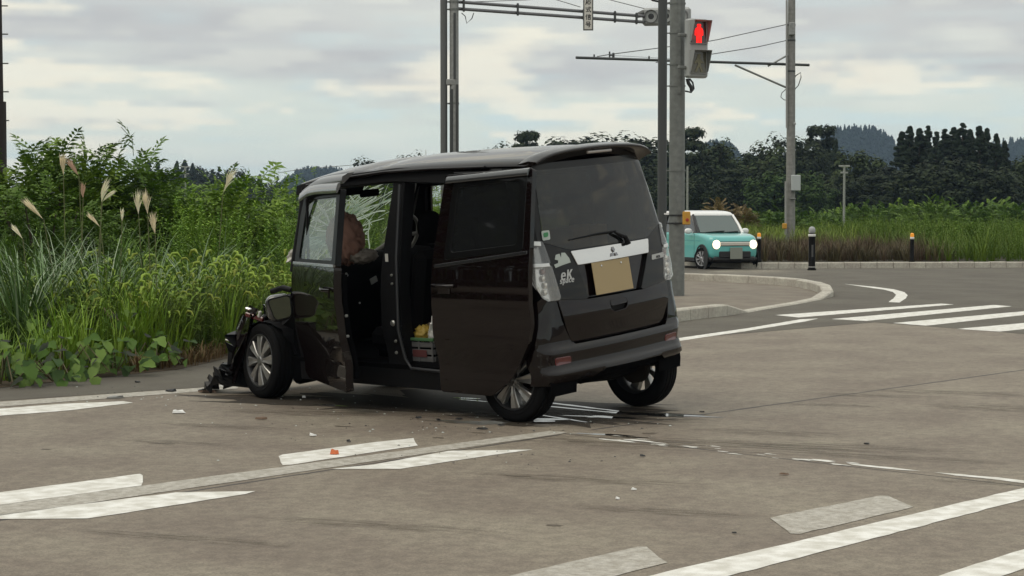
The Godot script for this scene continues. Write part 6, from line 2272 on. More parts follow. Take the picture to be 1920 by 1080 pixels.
# ---------- trees ----------
func crown_mesh(kind: String, seed_: int) -> ArrayMesh:
	var rng := RandomNumberGenerator.new()
	rng.seed = seed_
	var mb := MB.new()
	mb.tinted = true
	var clumps := []
	if kind == "broad":
		for k in 150:
			var d := Vector3(rng.randfn(), rng.randfn(), rng.randfn()).normalized()
			var r := pow(rng.randf(), 0.55) * 0.95
			clumps.append([Vector3(d.x * 0.37 * r, 0.53 + d.y * 0.42 * r, d.z * 0.37 * r), rng.randf_range(0.05, 0.11)])
	elif kind == "cedar":
		for k in 190:
			var t := rng.randf()
			var a := rng.randf() * TAU
			var r := (0.20 * pow(1.0 - t, 0.95) + 0.006) * rng.randf_range(0.45, 1.1)
			clumps.append([Vector3(cos(a) * r, 0.10 + 0.90 * t, sin(a) * r), 0.014 + 0.045 * (1.0 - t)])
	else:
		for k in 150:
			var layer := rng.randi() % 7
			var t := 0.25 + layer * 0.12
			var a := rng.randf() * TAU
			var r := (0.34 - 0.035 * layer) * sqrt(rng.randf())
			clumps.append([Vector3(cos(a) * r + 0.05 * sin(layer * 2.0 + seed_), t + rng.randf_range(-0.02, 0.03), sin(a) * r), rng.randf_range(0.045, 0.085)])
	for c in clumps:
		var tone := rng.randf_range(0.4, 1.75)
		for k in (80 if kind == "cedar" else 46):
			var d := Vector3(rng.randfn(), rng.randfn() * (0.55 if kind == "pine" else 0.85), rng.randfn()) * 0.55
			d = d.limit_length(0.95)
			var p: Vector3 = c[0] + d * c[1]
			var n := (d + Vector3.UP * 0.6).normalized()
			var u := n.cross(Vector3(rng.randf() - 0.5, rng.randf() - 0.5, rng.randf() - 0.5)).normalized()
			var w := n.cross(u)
			var s := rng.randf_range(0.014, 0.030) * (0.55 if kind == "cedar" else 1.0)
			var v := tone * rng.randf_range(0.75, 1.25)
			mb.col = Color(v * rng.randf_range(0.9, 1.15), v, v * rng.randf_range(0.75, 1.1))
			mb.tri(p + u * s, p - u * s * 0.6 + w * s * 0.8, p - u * s * 0.5 - w * s * 0.8, n, n, n)
	return mb.mesh()


func make_tree(called: String, kind: String, m: Material, seed_: int) -> Node3D:
	var t := thing(called)
	var mb := MB.new()
	var h := 0.96 if kind == "cedar" else 0.75
	mb.tube([Vector3(0, -0.02, 0), Vector3(0.005, h * 0.5, 0.004), Vector3(-0.004, h, 0)], [0.022, 0.014, 0.004], 7)
	if kind != "cedar":
		for k in 7:
			var a := k * 2.4
			mb.tube([Vector3(0, 0.22 + 0.05 * k, 0), Vector3(cos(a) * 0.14, 0.36 + 0.055 * k, sin(a) * 0.14), Vector3(cos(a) * 0.24, 0.46 + 0.055 * k, sin(a) * 0.24)], [0.010, 0.006, 0.003], 5)
	put("trunk", mb, M("bark", 0.06, 0.045, 0.03, 0.9), t)
	put("crown", crown_mesh(kind, seed_), m, t)
	return t


func make_trees() -> void:
	var rng := RandomNumberGenerator.new()
	rng.seed = 21
	var mat := func(called: String, r: float, g: float, b: float) -> Material:
		return M(called, r, g, b, 0.7, 0.0, {"tinted": true, "back": Color(0.25, 0.25, 0.25), "spec": 0.25})
	var kinds := {}
	var defs := {
		"broad_dark": ["broadleaf_tree", "broad", mat.call("dark leaves", 0.030, 0.042, 0.020)],
		"broad_mid": ["broadleaf_tree", "broad", mat.call("mid leaves", 0.044, 0.062, 0.024)],
		"broad_light": ["broadleaf_tree", "broad", mat.call("light leaves", 0.050, 0.085, 0.026)],
		"cedar": ["cedar_tree", "cedar", mat.call("cedar needles", 0.022, 0.034, 0.020)],
		"pine": ["pine_tree", "pine", mat.call("pine needles", 0.030, 0.042, 0.021)],
		"far_cedar": ["cedar_tree", "cedar", mat.call("far cedar needles", 0.026, 0.040, 0.026)],
	}
	# kind, x and top in the picture's own degrees of spread, distance, width factor, label
	var list := [
		["pine", 985, 250, 172, 0.8, "small round topped pine seen just above the van roof"],
		["broad_dark", 935, 262, 178, 1.0, "low dark tree crown peeping over the van roof, left of the round topped pine"],
		["broad_dark", 770, 280, 185, 1.0, "low dark bush-like tree just over the van roof beside the mast"],
		["broad_dark", 690, 290, 190, 1.2, "low thin tree above the front of the van roof"],
		["broad_dark", 1062, 247, 180, 1.5, "dark tree at the left end of the flat topped row behind the van roof"],
		["broad_dark", 1105, 245, 182, 1.5, "second dark tree of the flat topped row behind the van roof"],
		["broad_dark", 1150, 244, 184, 1.5, "third dark tree of the flat topped row behind the spoiler"],
		["broad_dark", 1198, 244, 180, 1.5, "dark pine behind the tip of the van spoiler"],
		["pine", 1298, 244, 172, 0.8, "dark pine directly right of the thick signal pole"],
		["broad_mid", 1335, 250, 176, 1.0, "greyish green tree right of the signal pole"],
		["broad_dark", 1240, 250, 178, 1.2, "dark tree between the slim and the thick pole"],
		["broad_mid", 1385, 268, 186, 1.0, "rounded tree in the dip of the tree line"],
		["broad_mid", 1440, 256, 172, 1.0, "grey green tree left of the power pole"],
		["broad_dark", 1468, 246, 178, 1.0, "tall dark tree behind the power pole"],
		["broad_dark", 1508, 252, 172, 1.0, "dark tree just right of the power pole"],
		["pine", 1536, 240, 176, 0.9, "pointed dark tree at the left foot of the hazy hill"],
		["cedar", 1566, 262, 168, 0.9, "single narrow conical cedar before the hazy hill"],
		["broad_mid", 1606, 268, 164, 1.1, "olive round tree before the hazy hill"],
		["broad_dark", 1652, 300, 160, 1.2, "low dark tree left of the big cedar block"],
		["cedar", 1690, 246, 150, 1.3, "leftmost tall cedar of the dark block at right"],
		["cedar", 1704, 236, 153, 1.2, "second cedar from the left in the dark block"],
		["cedar", 1722, 240, 151, 1.3, "third cedar from the left in the dark block"],
		["cedar", 1738, 236, 155, 1.2, "fourth cedar from the left in the dark block"],
		["cedar", 1754, 247, 149, 1.3, "fifth cedar from the left in the dark block, a shorter one"],
		["cedar", 1770, 242, 152, 1.3, "sixth cedar from the left in the dark block"],
		["cedar", 1786, 238, 154, 1.2, "seventh cedar from the left in the dark block"],
		["cedar", 1802, 231, 150, 1.3, "tallest cedar in the middle of the dark block"],
		["cedar", 1817, 242, 153, 1.2, "cedar just right of the tallest one in the dark block"],
		["cedar", 1834, 236, 149, 1.2, "tenth cedar from the left in the dark block"],
		["cedar", 1848, 240, 152, 1.1, "eleventh cedar from the left, beside the gap in the dark block"],
		["cedar", 1866, 250, 150, 1.1, "second last cedar at the right end of the dark block"],
		["cedar", 1882, 264, 151, 1.2, "lowest cedar at the right end of the dark block"],
		["broad_dark", 1725, 290, 145, 1.3, "dark lower tree filling the left front of the cedar block"],
		["broad_dark", 1762, 300, 144, 1.4, "dark lower tree filling the middle front of the cedar block"],
		["broad_dark", 1845, 300, 144, 1.4, "dark lower tree filling the right end of the cedar block"],
		["broad_dark", 1800, 285, 145, 1.3, "dark lower tree filling the right front of the cedar block"],
		["broad_mid", 1918, 278, 165, 1.2, "paler tree at the right edge of the picture"],
		["broad_light", 1450, 305, 150, 1.3, "bright green tree left of the power pole, in the front row"],
		["broad_light", 1520, 312, 148, 1.2, "bright green tree right of the power pole, in the front row"],
		["pine", 1375, 318, 152, 1.3, "layered green tree above the roof of the small car"],
		["broad_dark", 1320, 320, 150, 1.3, "dark green tree right behind the signal pole, in the front row"],
		["broad_dark", 1590, 322, 152, 1.3, "dark bushy tree behind the thin pale post"],
		["pine", 1655, 330, 150, 1.5, "wide dark tree right of the thin pale post"],
		["broad_dark", 1265, 318, 156, 1.2, "dark tree behind the thick signal pole"],
		["broad_dark", 1215, 300, 160, 1.3, "dark tree just right of the rear window of the van"],
		["broad_mid", 1165, 320, 165, 1.3, "mid green tree hidden mostly by the van body"],
		["broad_light", 700, 372, 120, 1.5, "bright tree seen through the broken windscreen"],
		["broad_mid", 790, 360, 120, 1.5, "green tree seen through the far side window of the van"],
		["broad_light", 620, 365, 120, 1.4, "bright green tree behind the front door glass"],
	]
	var left := [[262, 306], [280, 300], [297, 304], [316, 312], [333, 302], [348, 300], [362, 306], [381, 304], [399, 318], [412, 312], [428, 318], [444, 312], [458, 322], [474, 330], [488, 326], [505, 336], [521, 330], [536, 342], [552, 350], [570, 352]]
	var words := ["first", "second", "third", "fourth", "fifth", "sixth", "seventh", "eighth", "ninth", "tenth", "eleventh", "twelfth", "thirteenth", "fourteenth", "fifteenth", "sixteenth", "seventeenth", "eighteenth", "nineteenth", "twentieth"]
	for k in left.size():
		list.append(["far_cedar" if k % 4 != 3 else "broad_dark", left[k][0], left[k][1], 330 + 17 * (k % 3), 1.15, "%s tree from the left on the dark ridge beyond the bushes" % words[k]])
		if k % 2 == 0:
			list.append(["broad_dark", left[k][0] + 6, left[k][1] + 32, 290, 1.7, "%s lower tree from the left at the foot of the dark ridge" % words[k / 2]])
	for q in list:
		var d: float = q[3]
		var h: float = 1.38 + (398.0 - q[2]) / 3500.0 * d
		var at := Vector3((q[1] - 960.0) / 3500.0 * d, -0.1, -d)
		var key := "%s%d" % [q[0], rng.randi() % 3]
		var wide: float = h * q[4] * rng.randf_range(0.9, 1.1)
		var size := Vector3(wide, h, wide)
		var turn := rng.randf() * TAU
		var t: Node3D
		if not kinds.has(key):
			var def: Array = defs[q[0]]
			t = make_tree(def[0], def[1], def[2], 100 + kinds.size())
			kinds[key] = t
			t.transform = Transform3D(Basis(Vector3.UP, turn).scaled_local(size), at)
		else:
			t = copy(kinds[key], at, turn, size)
		tag(t, q[5], "tree", "trees on the far ridge at left" if d > 280 else "trees of the far tree line")
	var bare := thing("leafless_tree", Vector3((800.0 - 960.0) / 3500.0 * 120.0, 0, -120))
	tag(bare, "small leafless tree of thin grey twigs just left of the signal mast", "tree")
	var tw := MB.new()
	for k in 34:
		var a := rng.randf_range(-1.0, 1.0)
		var e := Vector3(a * 1.5, rng.randf_range(4.4, 5.6) - absf(a) * 1.0, rng.randf_range(-0.8, 0.8))
		tw.tube([Vector3(0, 2.6, 0), e * Vector3(0.35, 0.8, 0.4), e], [0.04, 0.028, 0.012], 4)
	put("twigs", tw, M("grey twig", 0.17, 0.15, 0.12, 0.9), bare)
	put("trunk", pole_mesh(Vector3(0, -0.1, 0), Vector3(0, 2.9, 0), 0.09, 0.05, 8), M("bark", 0.06, 0.045, 0.03, 0.9), bare)
	# the trees of the bank go on beyond the left edge of the picture
	var side := []
	var side_tint := []
	for q in [[-12.5, -19.5, 6.0], [-11.0, -15.5, 5.2], [-10.5, -12.0, 5.8], [-11.5, -9.0, 5.0], [-12.0, -5.5, 6.2], [-14.0, -13.5, 7.0], [-15.0, -17.5, 6.6], [-14.5, -8.0, 6.8]]:
		side.append(Transform3D(Basis(Vector3.UP, q[0] * 3.0).scaled(Vector3(q[2], q[2], q[2])), Vector3(q[0], -0.3, q[1])))
		side_tint.append(Color(1, 1, 1) * rng.randf_range(0.85, 1.15))
	tag(many("roadside_trees", crown_mesh("broad", 300), defs["broad_mid"][2], side, side_tint), "", "", "", "stuff")
	# wooded hills far behind
	for hl in [[1560, 1705, 240, 1250.0, 1690.0], [1880, 2100, 262, 1250.0, 1990.0], [1330, 1400, 270, 1150.0, 1365.0], [530, 640, 322, 1200.0, 580.0]]:
		hill(hl[0], hl[1], hl[2], hl[3], rng)


func hill(x0: float, x1: float, top: float, d: float, rng: RandomNumberGenerator) -> void:
	var xa := (x0 - 960.0) / 3500.0 * d
	var xb := (x1 - 960.0) / 3500.0 * d
	var h := 1.38 + (398.0 - top) / 3500.0 * d - 7.0
	var mid := (xa + xb) / 2
	var half := (xb - xa) / 2
	var height := func(x: float, z: float) -> float:
		var u := (x - mid) / half
		return h * exp(-pow(absf(u) * 0.72, 4.0)) * exp(-pow((z + d + 60.0) / 90.0, 2.0)) - 1.0
	var mb := MB.new()
	var nx := 40
	var nz := 14
	for i in nx:
		for j in nz:
			var p := []
			for c in [[0, 0], [1, 0], [1, 1], [0, 1]]:
				var x: float = mid + half * 1.9 * (2.0 * (i + c[0]) / nx - 1.0)
				var z: float = -d - 200.0 + 340.0 * (j + c[1]) / nz
				p.append(Vector3(x, height.call(x, z), z))
			mb.quad(p[0], p[1], p[2], p[3], Vector3.UP)
	var o := put("hill", mb, M("hill floor", 0.03, 0.042, 0.024, 0.95))
	tag(o, "", "", "", "structure")
	var at := []
	var cols := []
	for k in 1500:
		var x: float = mid + half * 1.5 * rng.randf_range(-1, 1)
		var z: float = -d + rng.randf_range(-75, 75)
		var y: float = height.call(x, z)
		var s := rng.randf_range(7.0, 13.0)
		at.append(Transform3D(Basis(Vector3.UP, rng.randf() * TAU).scaled(Vector3(s * 0.9, s, s * 0.9)), Vector3(x, y, z)))
		var v := rng.randf_range(0.7, 1.25)
		cols.append(Color(0.026 * v, 0.042 * v, 0.026 * v))
	if not MATS.has("hill tree shape"):
		var t := MB.new()
		t.tinted = true
		for k in 90:
			var u := rng.randf()
			var a := rng.randf() * TAU
			var r := 0.22 * pow(1.0 - u, 0.8)
			var q := Vector3(cos(a) * r, u, sin(a) * r)
			var n := Vector3(cos(a), 0.7, sin(a)).normalized()
			var w := Vector3(-sin(a), 0, cos(a)) * 0.075
			var v := rng.randf_range(0.7, 1.3)
			t.col = Color(v, v, v)
			t.tri(q - w, q + w, q + Vector3.UP * 0.13 - n * 0.06, n, n, n)
		MATS["hill tree shape"] = t.mesh()
	var f := many("hill_forest", MATS["hill tree shape"], M("forest", 1, 1, 1, 0.8, 0.0, {"tinted": true, "spec": 0.2}), at, cols)
	tag(f, "", "", "", "stuff")


func make_plants() -> void:
	var green := M("grass", 1, 1, 1, 0.6, 0.0, {"tinted": true, "back": Color(0.45, 0.45, 0.45), "spec": 0.35})
	var grass := [tuft_mesh(22, 0.55, 0.012, 0.10, 0.9, 1), tuft_mesh(22, 0.7, 0.014, 0.12, 0.7, 2), tuft_mesh(26, 0.45, 0.010, 0.14, 1.2, 3)]
	var tall := [tuft_mesh(20, 1.15, 0.018, 0.14, 0.9, 4), tuft_mesh(20, 1.3, 0.020, 0.14, 1.1, 5)]
	var fox := [foxtail_mesh(6), foxtail_mesh(7), foxtail_mesh(8)]
	var weeds := [weed_mesh(1.0, 26, 0.13, 0.028, false, 9), weed_mesh(0.9, 30, 0.10, 0.02, true, 10)]
	var feather := [weed_mesh(0.75, 60, 0.09, 0.010, false, 11), weed_mesh(0.65, 60, 0.08, 0.009, false, 12)]
	var golden := [weed_mesh(1.55, 46, 0.16, 0.034, false, 13), weed_mesh(1.7, 50, 0.15, 0.030, true, 14)]

	# the bank on the left
	var bank := poly([Vector2(-5.015, -13.886), Vector2(-4.092, -14.876), Vector2(-2.980, -16.512), Vector2(-2.737, -17.862), Vector2(-1.6, -20.5), Vector2(0.2, -26), Vector2(0.6, -36), Vector2(-14, -36), Vector2(-14, -15)])
	sheet("bank", poly([Vector2(-4.994, -13.611), Vector2(-4.018, -14.604), Vector2(-2.940, -16.288), Vector2(-2.672, -17.601), Vector2(-1.5, -20.3), Vector2(0.3, -26), Vector2(1.0, -44), Vector2(-40, -60), Vector2(-40, -12)]), 0.006, M("leaf litter", 0.075, 0.050, 0.026, 0.95, 0.0, {"tex": MATS["soil"].albedo_texture, "size": 0.8}))
	var front := poly([Vector2(-4.169, -15.158), Vector2(-3.021, -16.742), Vector2(-2.752, -18.132), Vector2(-1.8, -20.5), Vector2(-2.6, -22.2), Vector2(-4.6, -18.0), Vector2(-6.2, -16.4), Vector2(-6.2, -14.2)])
	scatter("grass", grass, green, front, 620, Vector2(0.7, 1.25), [Color(0.102, 0.199, 0.025), Color(0.223, 0.347, 0.044)], 41, 0.006)
	scatter("foxtail_grass", fox, green, poly([Vector2(-3.642, -16.512), Vector2(-3.042, -16.860), Vector2(-2.762, -18.270), Vector2(-1.7, -20.8), Vector2(-2.9, -22.5), Vector2(-4.4, -18.3), Vector2(-4.6, -17.0)]), 105, Vector2(0.85, 1.25), [Color(0.158, 0.263, 0.032), Color(0.278, 0.389, 0.058)], 42, 0.006)
	scatter("feathery_weed", feather, green, poly([Vector2(-4.665, -15.964), Vector2(-3.784, -16.512), Vector2(-3.869, -18.769), Vector2(-5.0, -18.8), Vector2(-7.2, -17.4)]), 170, Vector2(0.8, 1.2), [Color(0.065, 0.143, 0.021), Color(0.149, 0.232, 0.037)], 43, 0.006)
	scatter("tall_grass", tall, green, poly([Vector2(-5.935, -19.936), Vector2(-4.378, -21.542), Vector2(-3.692, -23.894), Vector2(-1.4, -23.5), Vector2(-2.0, -27), Vector2(-10, -24), Vector2(-9, -18)]), 420, Vector2(0.75, 1.1), [Color(0.071, 0.157, 0.025), Color(0.149, 0.263, 0.044)], 44, 0.006)
	scatter("weeds", weeds, green, bank, 420, Vector2(0.7, 1.25), [Color(0.071, 0.151, 0.020), Color(0.158, 0.263, 0.032)], 45, 0.006)
	scatter("goldenrod", golden, green, poly([Vector2(-3.9, -20.5), Vector2(-2.0, -21.0), Vector2(-0.6, -24.5), Vector2(0.3, -31), Vector2(-3.0, -30), Vector2(-4.6, -25)]), 230, Vector2(0.75, 1.08), [Color(0.102, 0.221, 0.021), Color(0.214, 0.347, 0.035)], 46, 0.006)
	var broad := [weed_mesh(0.62, 22, 0.14, 0.055, false, 18), weed_mesh(0.5, 18, 0.12, 0.06, false, 19)]
	scatter("leafy_weeds", broad, green, poly([Vector2(-3.842, -15.964), Vector2(-3.086, -17.100), Vector2(-2.804, -18.409), Vector2(-1.8, -20.5), Vector2(-3.6, -19.5), Vector2(-5.2, -17.0)]), 260, Vector2(0.7, 1.3), [Color(0.072, 0.150, 0.020), Color(0.198, 0.300, 0.044)], 48, 0.006)
	scatter("weeds", golden, green, poly([Vector2(-6.8, -15.0), Vector2(-8.0, -9.5), Vector2(-9.5, -4.0), Vector2(-16, -4), Vector2(-15, -20), Vector2(-8.5, -19)]), 700, Vector2(0.8, 1.4), [Color(0.040, 0.080, 0.016), Color(0.10, 0.16, 0.03)], 49, 0.0)
	scatter("weeds", weeds, green, poly([Vector2(-3.779, -16.288), Vector2(-3.042, -16.860), Vector2(-2.762, -18.132), Vector2(-1.8, -20.5), Vector2(-3.2, -21.0), Vector2(-5.0, -17.2)]), 190, Vector2(0.45, 0.85), [Color(0.055, 0.110, 0.016), Color(0.175, 0.235, 0.05)], 50, 0.006)
	scatter("feathery_weed", feather, green, poly([Vector2(-3.595, -16.512), Vector2(-3.042, -16.860), Vector2(-2.762, -18.132), Vector2(-2.2, -19.5), Vector2(-4.2, -17.6)]), 120, Vector2(0.6, 1.0), [Color(0.06, 0.105, 0.02), Color(0.13, 0.18, 0.05)], 52, 0.006)
	# dead leaves and straw at the edge of the shoulder
	var straw := [tuft_mesh(16, 0.22, 0.008, 0.16, 1.8, 17)]
	scatter("dead_grass", straw, green, poly([Vector2(-3.224, -15.964), Vector2(-2.933, -16.512), Vector2(-2.721, -17.862), Vector2(-2.838, -18.769), Vector2(-3.176, -17.601), Vector2(-3.358, -16.512)]), 110, Vector2(0.6, 1.2), [Color(0.13, 0.075, 0.035), Color(0.20, 0.14, 0.07)], 47, 0.006)

	# silver grass clumps, with plumes where the photograph has them
	var cream := Color(0.95, 0.87, 0.66)
	var rosy := Color(0.56, 0.37, 0.27)
	var tan_ := Color(0.82, 0.71, 0.50)
	silver_grass(Vector3(-3.876, 0.565, -17.600) * Vector3(1, 0, 1), 1, [[Vector3(-3.868, 1.470, -17.600), Vector3(-3.830, 1.741, -17.600), cream], [Vector3(-3.858, 1.480, -17.600), Vector3(-3.736, 1.621, -17.600), cream]], "silver grass clump with an upright cream plume that forks, centre of the bank")
	silver_grass(Vector3(-4.383, 0.537, -18.200) * Vector3(1, 0, 1), 2, [[Vector3(-4.366, 1.733, -18.200), Vector3(-4.400, 1.987, -18.200), tan_], [Vector3(-4.216, 1.733, -18.200), Vector3(-4.349, 1.909, -18.200), rosy], [Vector3(-4.176, 1.515, -18.200), Vector3(-4.206, 1.691, -18.200), rosy]], "silver grass clump with the tallest rosy plumes")
	silver_grass(Vector3(-4.330, 0.530, -17.300) * Vector3(1, 0, 1), 3, [[Vector3(-4.337, 1.311, -17.300), Vector3(-4.552, 1.528, -17.300), tan_]], "silver grass clump with a tan plume leaning left")
	silver_grass(Vector3(-4.422, 0.506, -16.800) * Vector3(1, 0, 1), 4, [[Vector3(-4.401, 1.140, -16.800), Vector3(-4.524, 1.284, -16.800), cream]], "silver grass clump with a short cream plume at the left edge")
	silver_grass(Vector3(-3.764, 0.485, -17.200) * Vector3(1, 0, 1), 5, [[Vector3(-3.792, 1.243, -17.200), Vector3(-3.928, 1.385, -17.200), tan_], [Vector3(-3.590, 1.297, -17.200), Vector3(-3.604, 1.429, -17.200), cream]], "silver grass clump with a drooping plume below the middle of the bank")
	silver_grass(Vector3(-3.487, 0.556, -17.800) * Vector3(1, 0, 1), 6, [[Vector3(-3.557, 1.350, -17.800), Vector3(-3.596, 1.624, -17.800), cream], [Vector3(-3.471, 1.360, -17.800), Vector3(-3.525, 1.613, -17.800), tan_], [Vector3(-3.401, 1.167, -17.800), Vector3(-3.460, 1.410, -17.800), tan_]], "silver grass clump with paired plumes, right part of the bank")
	silver_grass(Vector3(-3.131, 0.560, -20.200) * Vector3(1, 0, 1), 7, [[Vector3(-3.124, 1.587, -20.200), Vector3(-3.007, 1.915, -20.200), cream]], "silver grass clump with a lone plume against the dark ridge")
	for q in [[-5.5, -17.5, 8, "silver grass clump without plumes at the left edge of the bank"], [-4.6, -18.3, 9, "silver grass clump without plumes behind the upright cream plume"], [-3.2, -18.6, 10, "silver grass clump without plumes nearest the crushed van front"], [-4.05, -18.6, 11, "silver grass clump without plumes in the middle of the bank"], [-5.0, -18.9, 12, "silver grass clump without plumes under the tallest bush"]]:
		silver_grass(Vector3(q[0], 0, q[1]), q[2], [], q[3], 0.95)

	# vines creeping onto the shoulder
	vine(Vector3(-4.05, 0, -14.75), 1, 48, Vector3(0.42, 0.34, 0.30), "leafy vine at the left edge of the picture spilling onto the shoulder")
	vine(Vector3(-3.70, 0, -15.0), 2, 40, Vector3(0.40, 0.24, 0.24), "low vine second from the left edge, nearest the painted line")
	vine(Vector3(-3.75, 0, -15.6), 3, 50, Vector3(0.42, 0.36, 0.30), "leafy vine with large dark leaves, third from the left edge")
	vine(Vector3(-3.35, 0, -15.75), 4, 44, Vector3(0.36, 0.30, 0.24), "leafy vine in the middle of the bank edge")
	vine(Vector3(-3.15, 0, -16.5), 5, 36, Vector3(0.34, 0.30, 0.26), "vine nearest the crushed van front at the bank edge")
	vine(Vector3(-3.75, 0.30, -16.6), 6, 34, Vector3(0.45, 0.30, 0.25), "vine climbing the grass above the bank edge")
	vine(Vector3(-4.4, 0.0, -15.6), 7, 40, Vector3(0.4, 0.42, 0.3), "vine piled high behind the leftmost vine")

	# bushes behind the grass
	var locust := sprig_mesh(6, 0.36, 0.115, 0.046, 51)
	var locust2 := sprig_mesh(7, 0.42, 0.125, 0.042, 52)
	var small := sprig_mesh(5, 0.26, 0.075, 0.034, 53)
	var dark := [Color(0.058, 0.112, 0.018), Color(0.153, 0.239, 0.027)]
	var mid := [Color(0.054, 0.112, 0.015), Color(0.121, 0.210, 0.025)]
	var light := [Color(0.081, 0.158, 0.019), Color(0.169, 0.262, 0.032)]
	bush("bush", "tall dark bush with drooping paired leaves at the far left", Vector3(-6.440, 1.380, -24.000) * Vector3(1, 0, 1), Vector3(1.05, 1.88, 0.9), 1000, locust, dark, 1)
	bush("bush", "tallest dark bush whose sprays stand out against the sky", Vector3(-5.931, 1.380, -24.500) * Vector3(1, 0, 1), Vector3(0.95, 2.02, 0.9), 1000, locust2, dark, 2)
	bush("bush", "dark bush with long leaves right of the tallest bush", Vector3(-5.531, 1.380, -25.000) * Vector3(1, 0, 1), Vector3(0.80, 1.86, 0.8), 850, locust2, dark, 3)
	bush("bush", "mid green bush sloping down at the right end of the tall bushes", Vector3(-5.205, 1.380, -25.500) * Vector3(1, 0, 1), Vector3(0.8, 1.85, 0.8), 750, locust, mid, 4)
	bush("bush", "bright green bush in front of the tall dark bushes", Vector3(-5.401, 1.380, -21.500) * Vector3(1, 0, 1), Vector3(0.9, 1.7, 0.7), 800, small, mid, 5)
	bush("bush", "low green bush below the dark ridge at left", Vector3(-4.675, 1.380, -25.000) * Vector3(1, 0, 1), Vector3(0.8, 1.68, 0.8), 640, small, mid, 6)
	bush("bush", "low bright bush between the ridge and the goldenrod", Vector3(-4.586, 1.380, -27.000) * Vector3(1, 0, 1), Vector3(0.8, 1.50, 0.8), 640, locust, light, 7)
	bush("bush", "bright yellow-green bush just left of the van door", Vector3(-3.563, 1.380, -24.000) * Vector3(1, 0, 1), Vector3(0.5, 1.72, 0.6), 380, locust, light, 8)
	bush("bush", "pale green bush touching the door frame of the van", Vector3(-3.247, 1.380, -25.000) * Vector3(1, 0, 1), Vector3(0.6, 1.60, 0.6), 360, small, light, 9)
	bush("bush", "green bush seen through the glass of the open front door", Vector3(-2.929, 1.380, -27.000) * Vector3(1, 0, 1), Vector3(0.8, 1.60, 0.7), 360, small, mid, 10)
	bush("bush", "dark green bush seen through the broken windscreen", Vector3(-2.401, 1.380, -29.000) * Vector3(1, 0, 1), Vector3(1.0, 1.60, 0.8), 640, small, mid, 11)
	bush("bush", "low green bush seen through the far side window", Vector3(-1.681, 1.380, -31.000) * Vector3(1, 0, 1), Vector3(0.9, 1.45, 0.7), 360, small, light, 12)

	# right: dead brown stalks, green weeds, a hedge-like row of shrubs
	var stalks := [tuft_mesh(26, 0.95, 0.014, 0.30, 0.35, 61), weed_mesh(0.95, 24, 0.10, 0.012, false, 62)]
	scatter("dead_stalks", stalks, green, poly([Vector2(5.6, -48.6), Vector2(6.2, -48.0), Vector2(10.9, -48.0), Vector2(11.4, -53), Vector2(5.2, -58)]), 620, Vector2(0.42, 0.86), [Color(0.055, 0.034, 0.026), Color(0.115, 0.078, 0.052)], 63, 0.12)
	scatter("dead_grass", [tuft_mesh(26, 0.6, 0.014, 0.25, 0.8, 64)], green, poly([Vector2(5.6, -48.6), Vector2(6.2, -47.8), Vector2(11.5, -47.8), Vector2(11.8, -52), Vector2(5.4, -56)]), 300, Vector2(0.7, 1.1), [Color(0.06, 0.055, 0.026), Color(0.11, 0.09, 0.045)], 65, 0.12)
	scatter("tall_grass", tall, green, poly([Vector2(10.4, -48.6), Vector2(10.8, -47.5), Vector2(17, -47.2), Vector2(22, -62), Vector2(10.5, -62)]), 450, Vector2(0.4, 0.78), [Color(0.060, 0.121, 0.010), Color(0.124, 0.193, 0.017)], 66, 0.12)
	scatter("weeds", weeds, green, poly([Vector2(10.7, -48.0), Vector2(11.2, -47.4), Vector2(18, -47.2), Vector2(24, -70), Vector2(11, -70)]), 1300, Vector2(0.6, 1.2), [Color(0.060, 0.127, 0.009), Color(0.124, 0.212, 0.015)], 67, 0.12)
	scatter("grass", grass, green, poly([Vector2(4.0, -58), Vector2(11, -52), Vector2(24, -62), Vector2(30, -82), Vector2(3.0, -82)]), 1500, Vector2(1.0, 1.7), [Color(0.089, 0.140, 0.018), Color(0.158, 0.213, 0.030)], 68, 0.12)
	scatter("field_grass", grass, green, poly([Vector2(2, -84), Vector2(20, -84), Vector2(46, -100), Vector2(52, -150), Vector2(4, -150)]), 2600, Vector2(0.9, 1.5), [Color(0.14, 0.22, 0.035), Color(0.20, 0.28, 0.05)], 69, 0.12)
	var shrub_leaf := sprig_mesh(5, 0.34, 0.13, 0.075, 71)
	var row := [[1585, 395, 105.0, 1.9, light], [1625, 388, 102.0, 2.1, mid], [1665, 392, 106.0, 1.9, mid], [1705, 385, 103.0, 2.0, light], [1745, 380, 100.0, 2.2, light], [1785, 388, 104.0, 2.0, mid], [1825, 392, 101.0, 2.0, mid], [1862, 386, 104.0, 2.0, light], [1900, 390, 100.0, 2.0, mid]]
	var order := ["first", "second", "third", "fourth", "fifth", "sixth", "seventh", "eighth", "ninth"]
	for k in row.size():
		var q: Array = row[k]
		var h: float = 1.3 + (398.0 - q[1]) / 3500.0 * q[2]
		bush("shrub", "%s shrub from the left in the green row before the tree line" % order[k], Vector3((q[0] - 960.0) / 3500.0 * q[2], 0.05, -q[2]), Vector3(q[3] * 0.8, h, 1.2), 620, shrub_leaf, q[4], 80 + k, "row of green shrubs before the far tree line")
	for q in [[1350, 382, 88.0, "dry golden shrub behind the windscreen of the small car"], [1388, 392, 90.0, "lower dry golden shrub right of the small car roof"]]:
		var h: float = 1.3 + (398.0 - q[1]) / 3500.0 * q[2]
		bush("shrub", q[3], Vector3((q[0] - 960.0) / 3500.0 * q[2], 0.05, -q[2]), Vector3(0.75, h, 0.7), 380, shrub_leaf, [Color(0.14, 0.10, 0.045), Color(0.26, 0.19, 0.09)], 95 + int(q[1]))
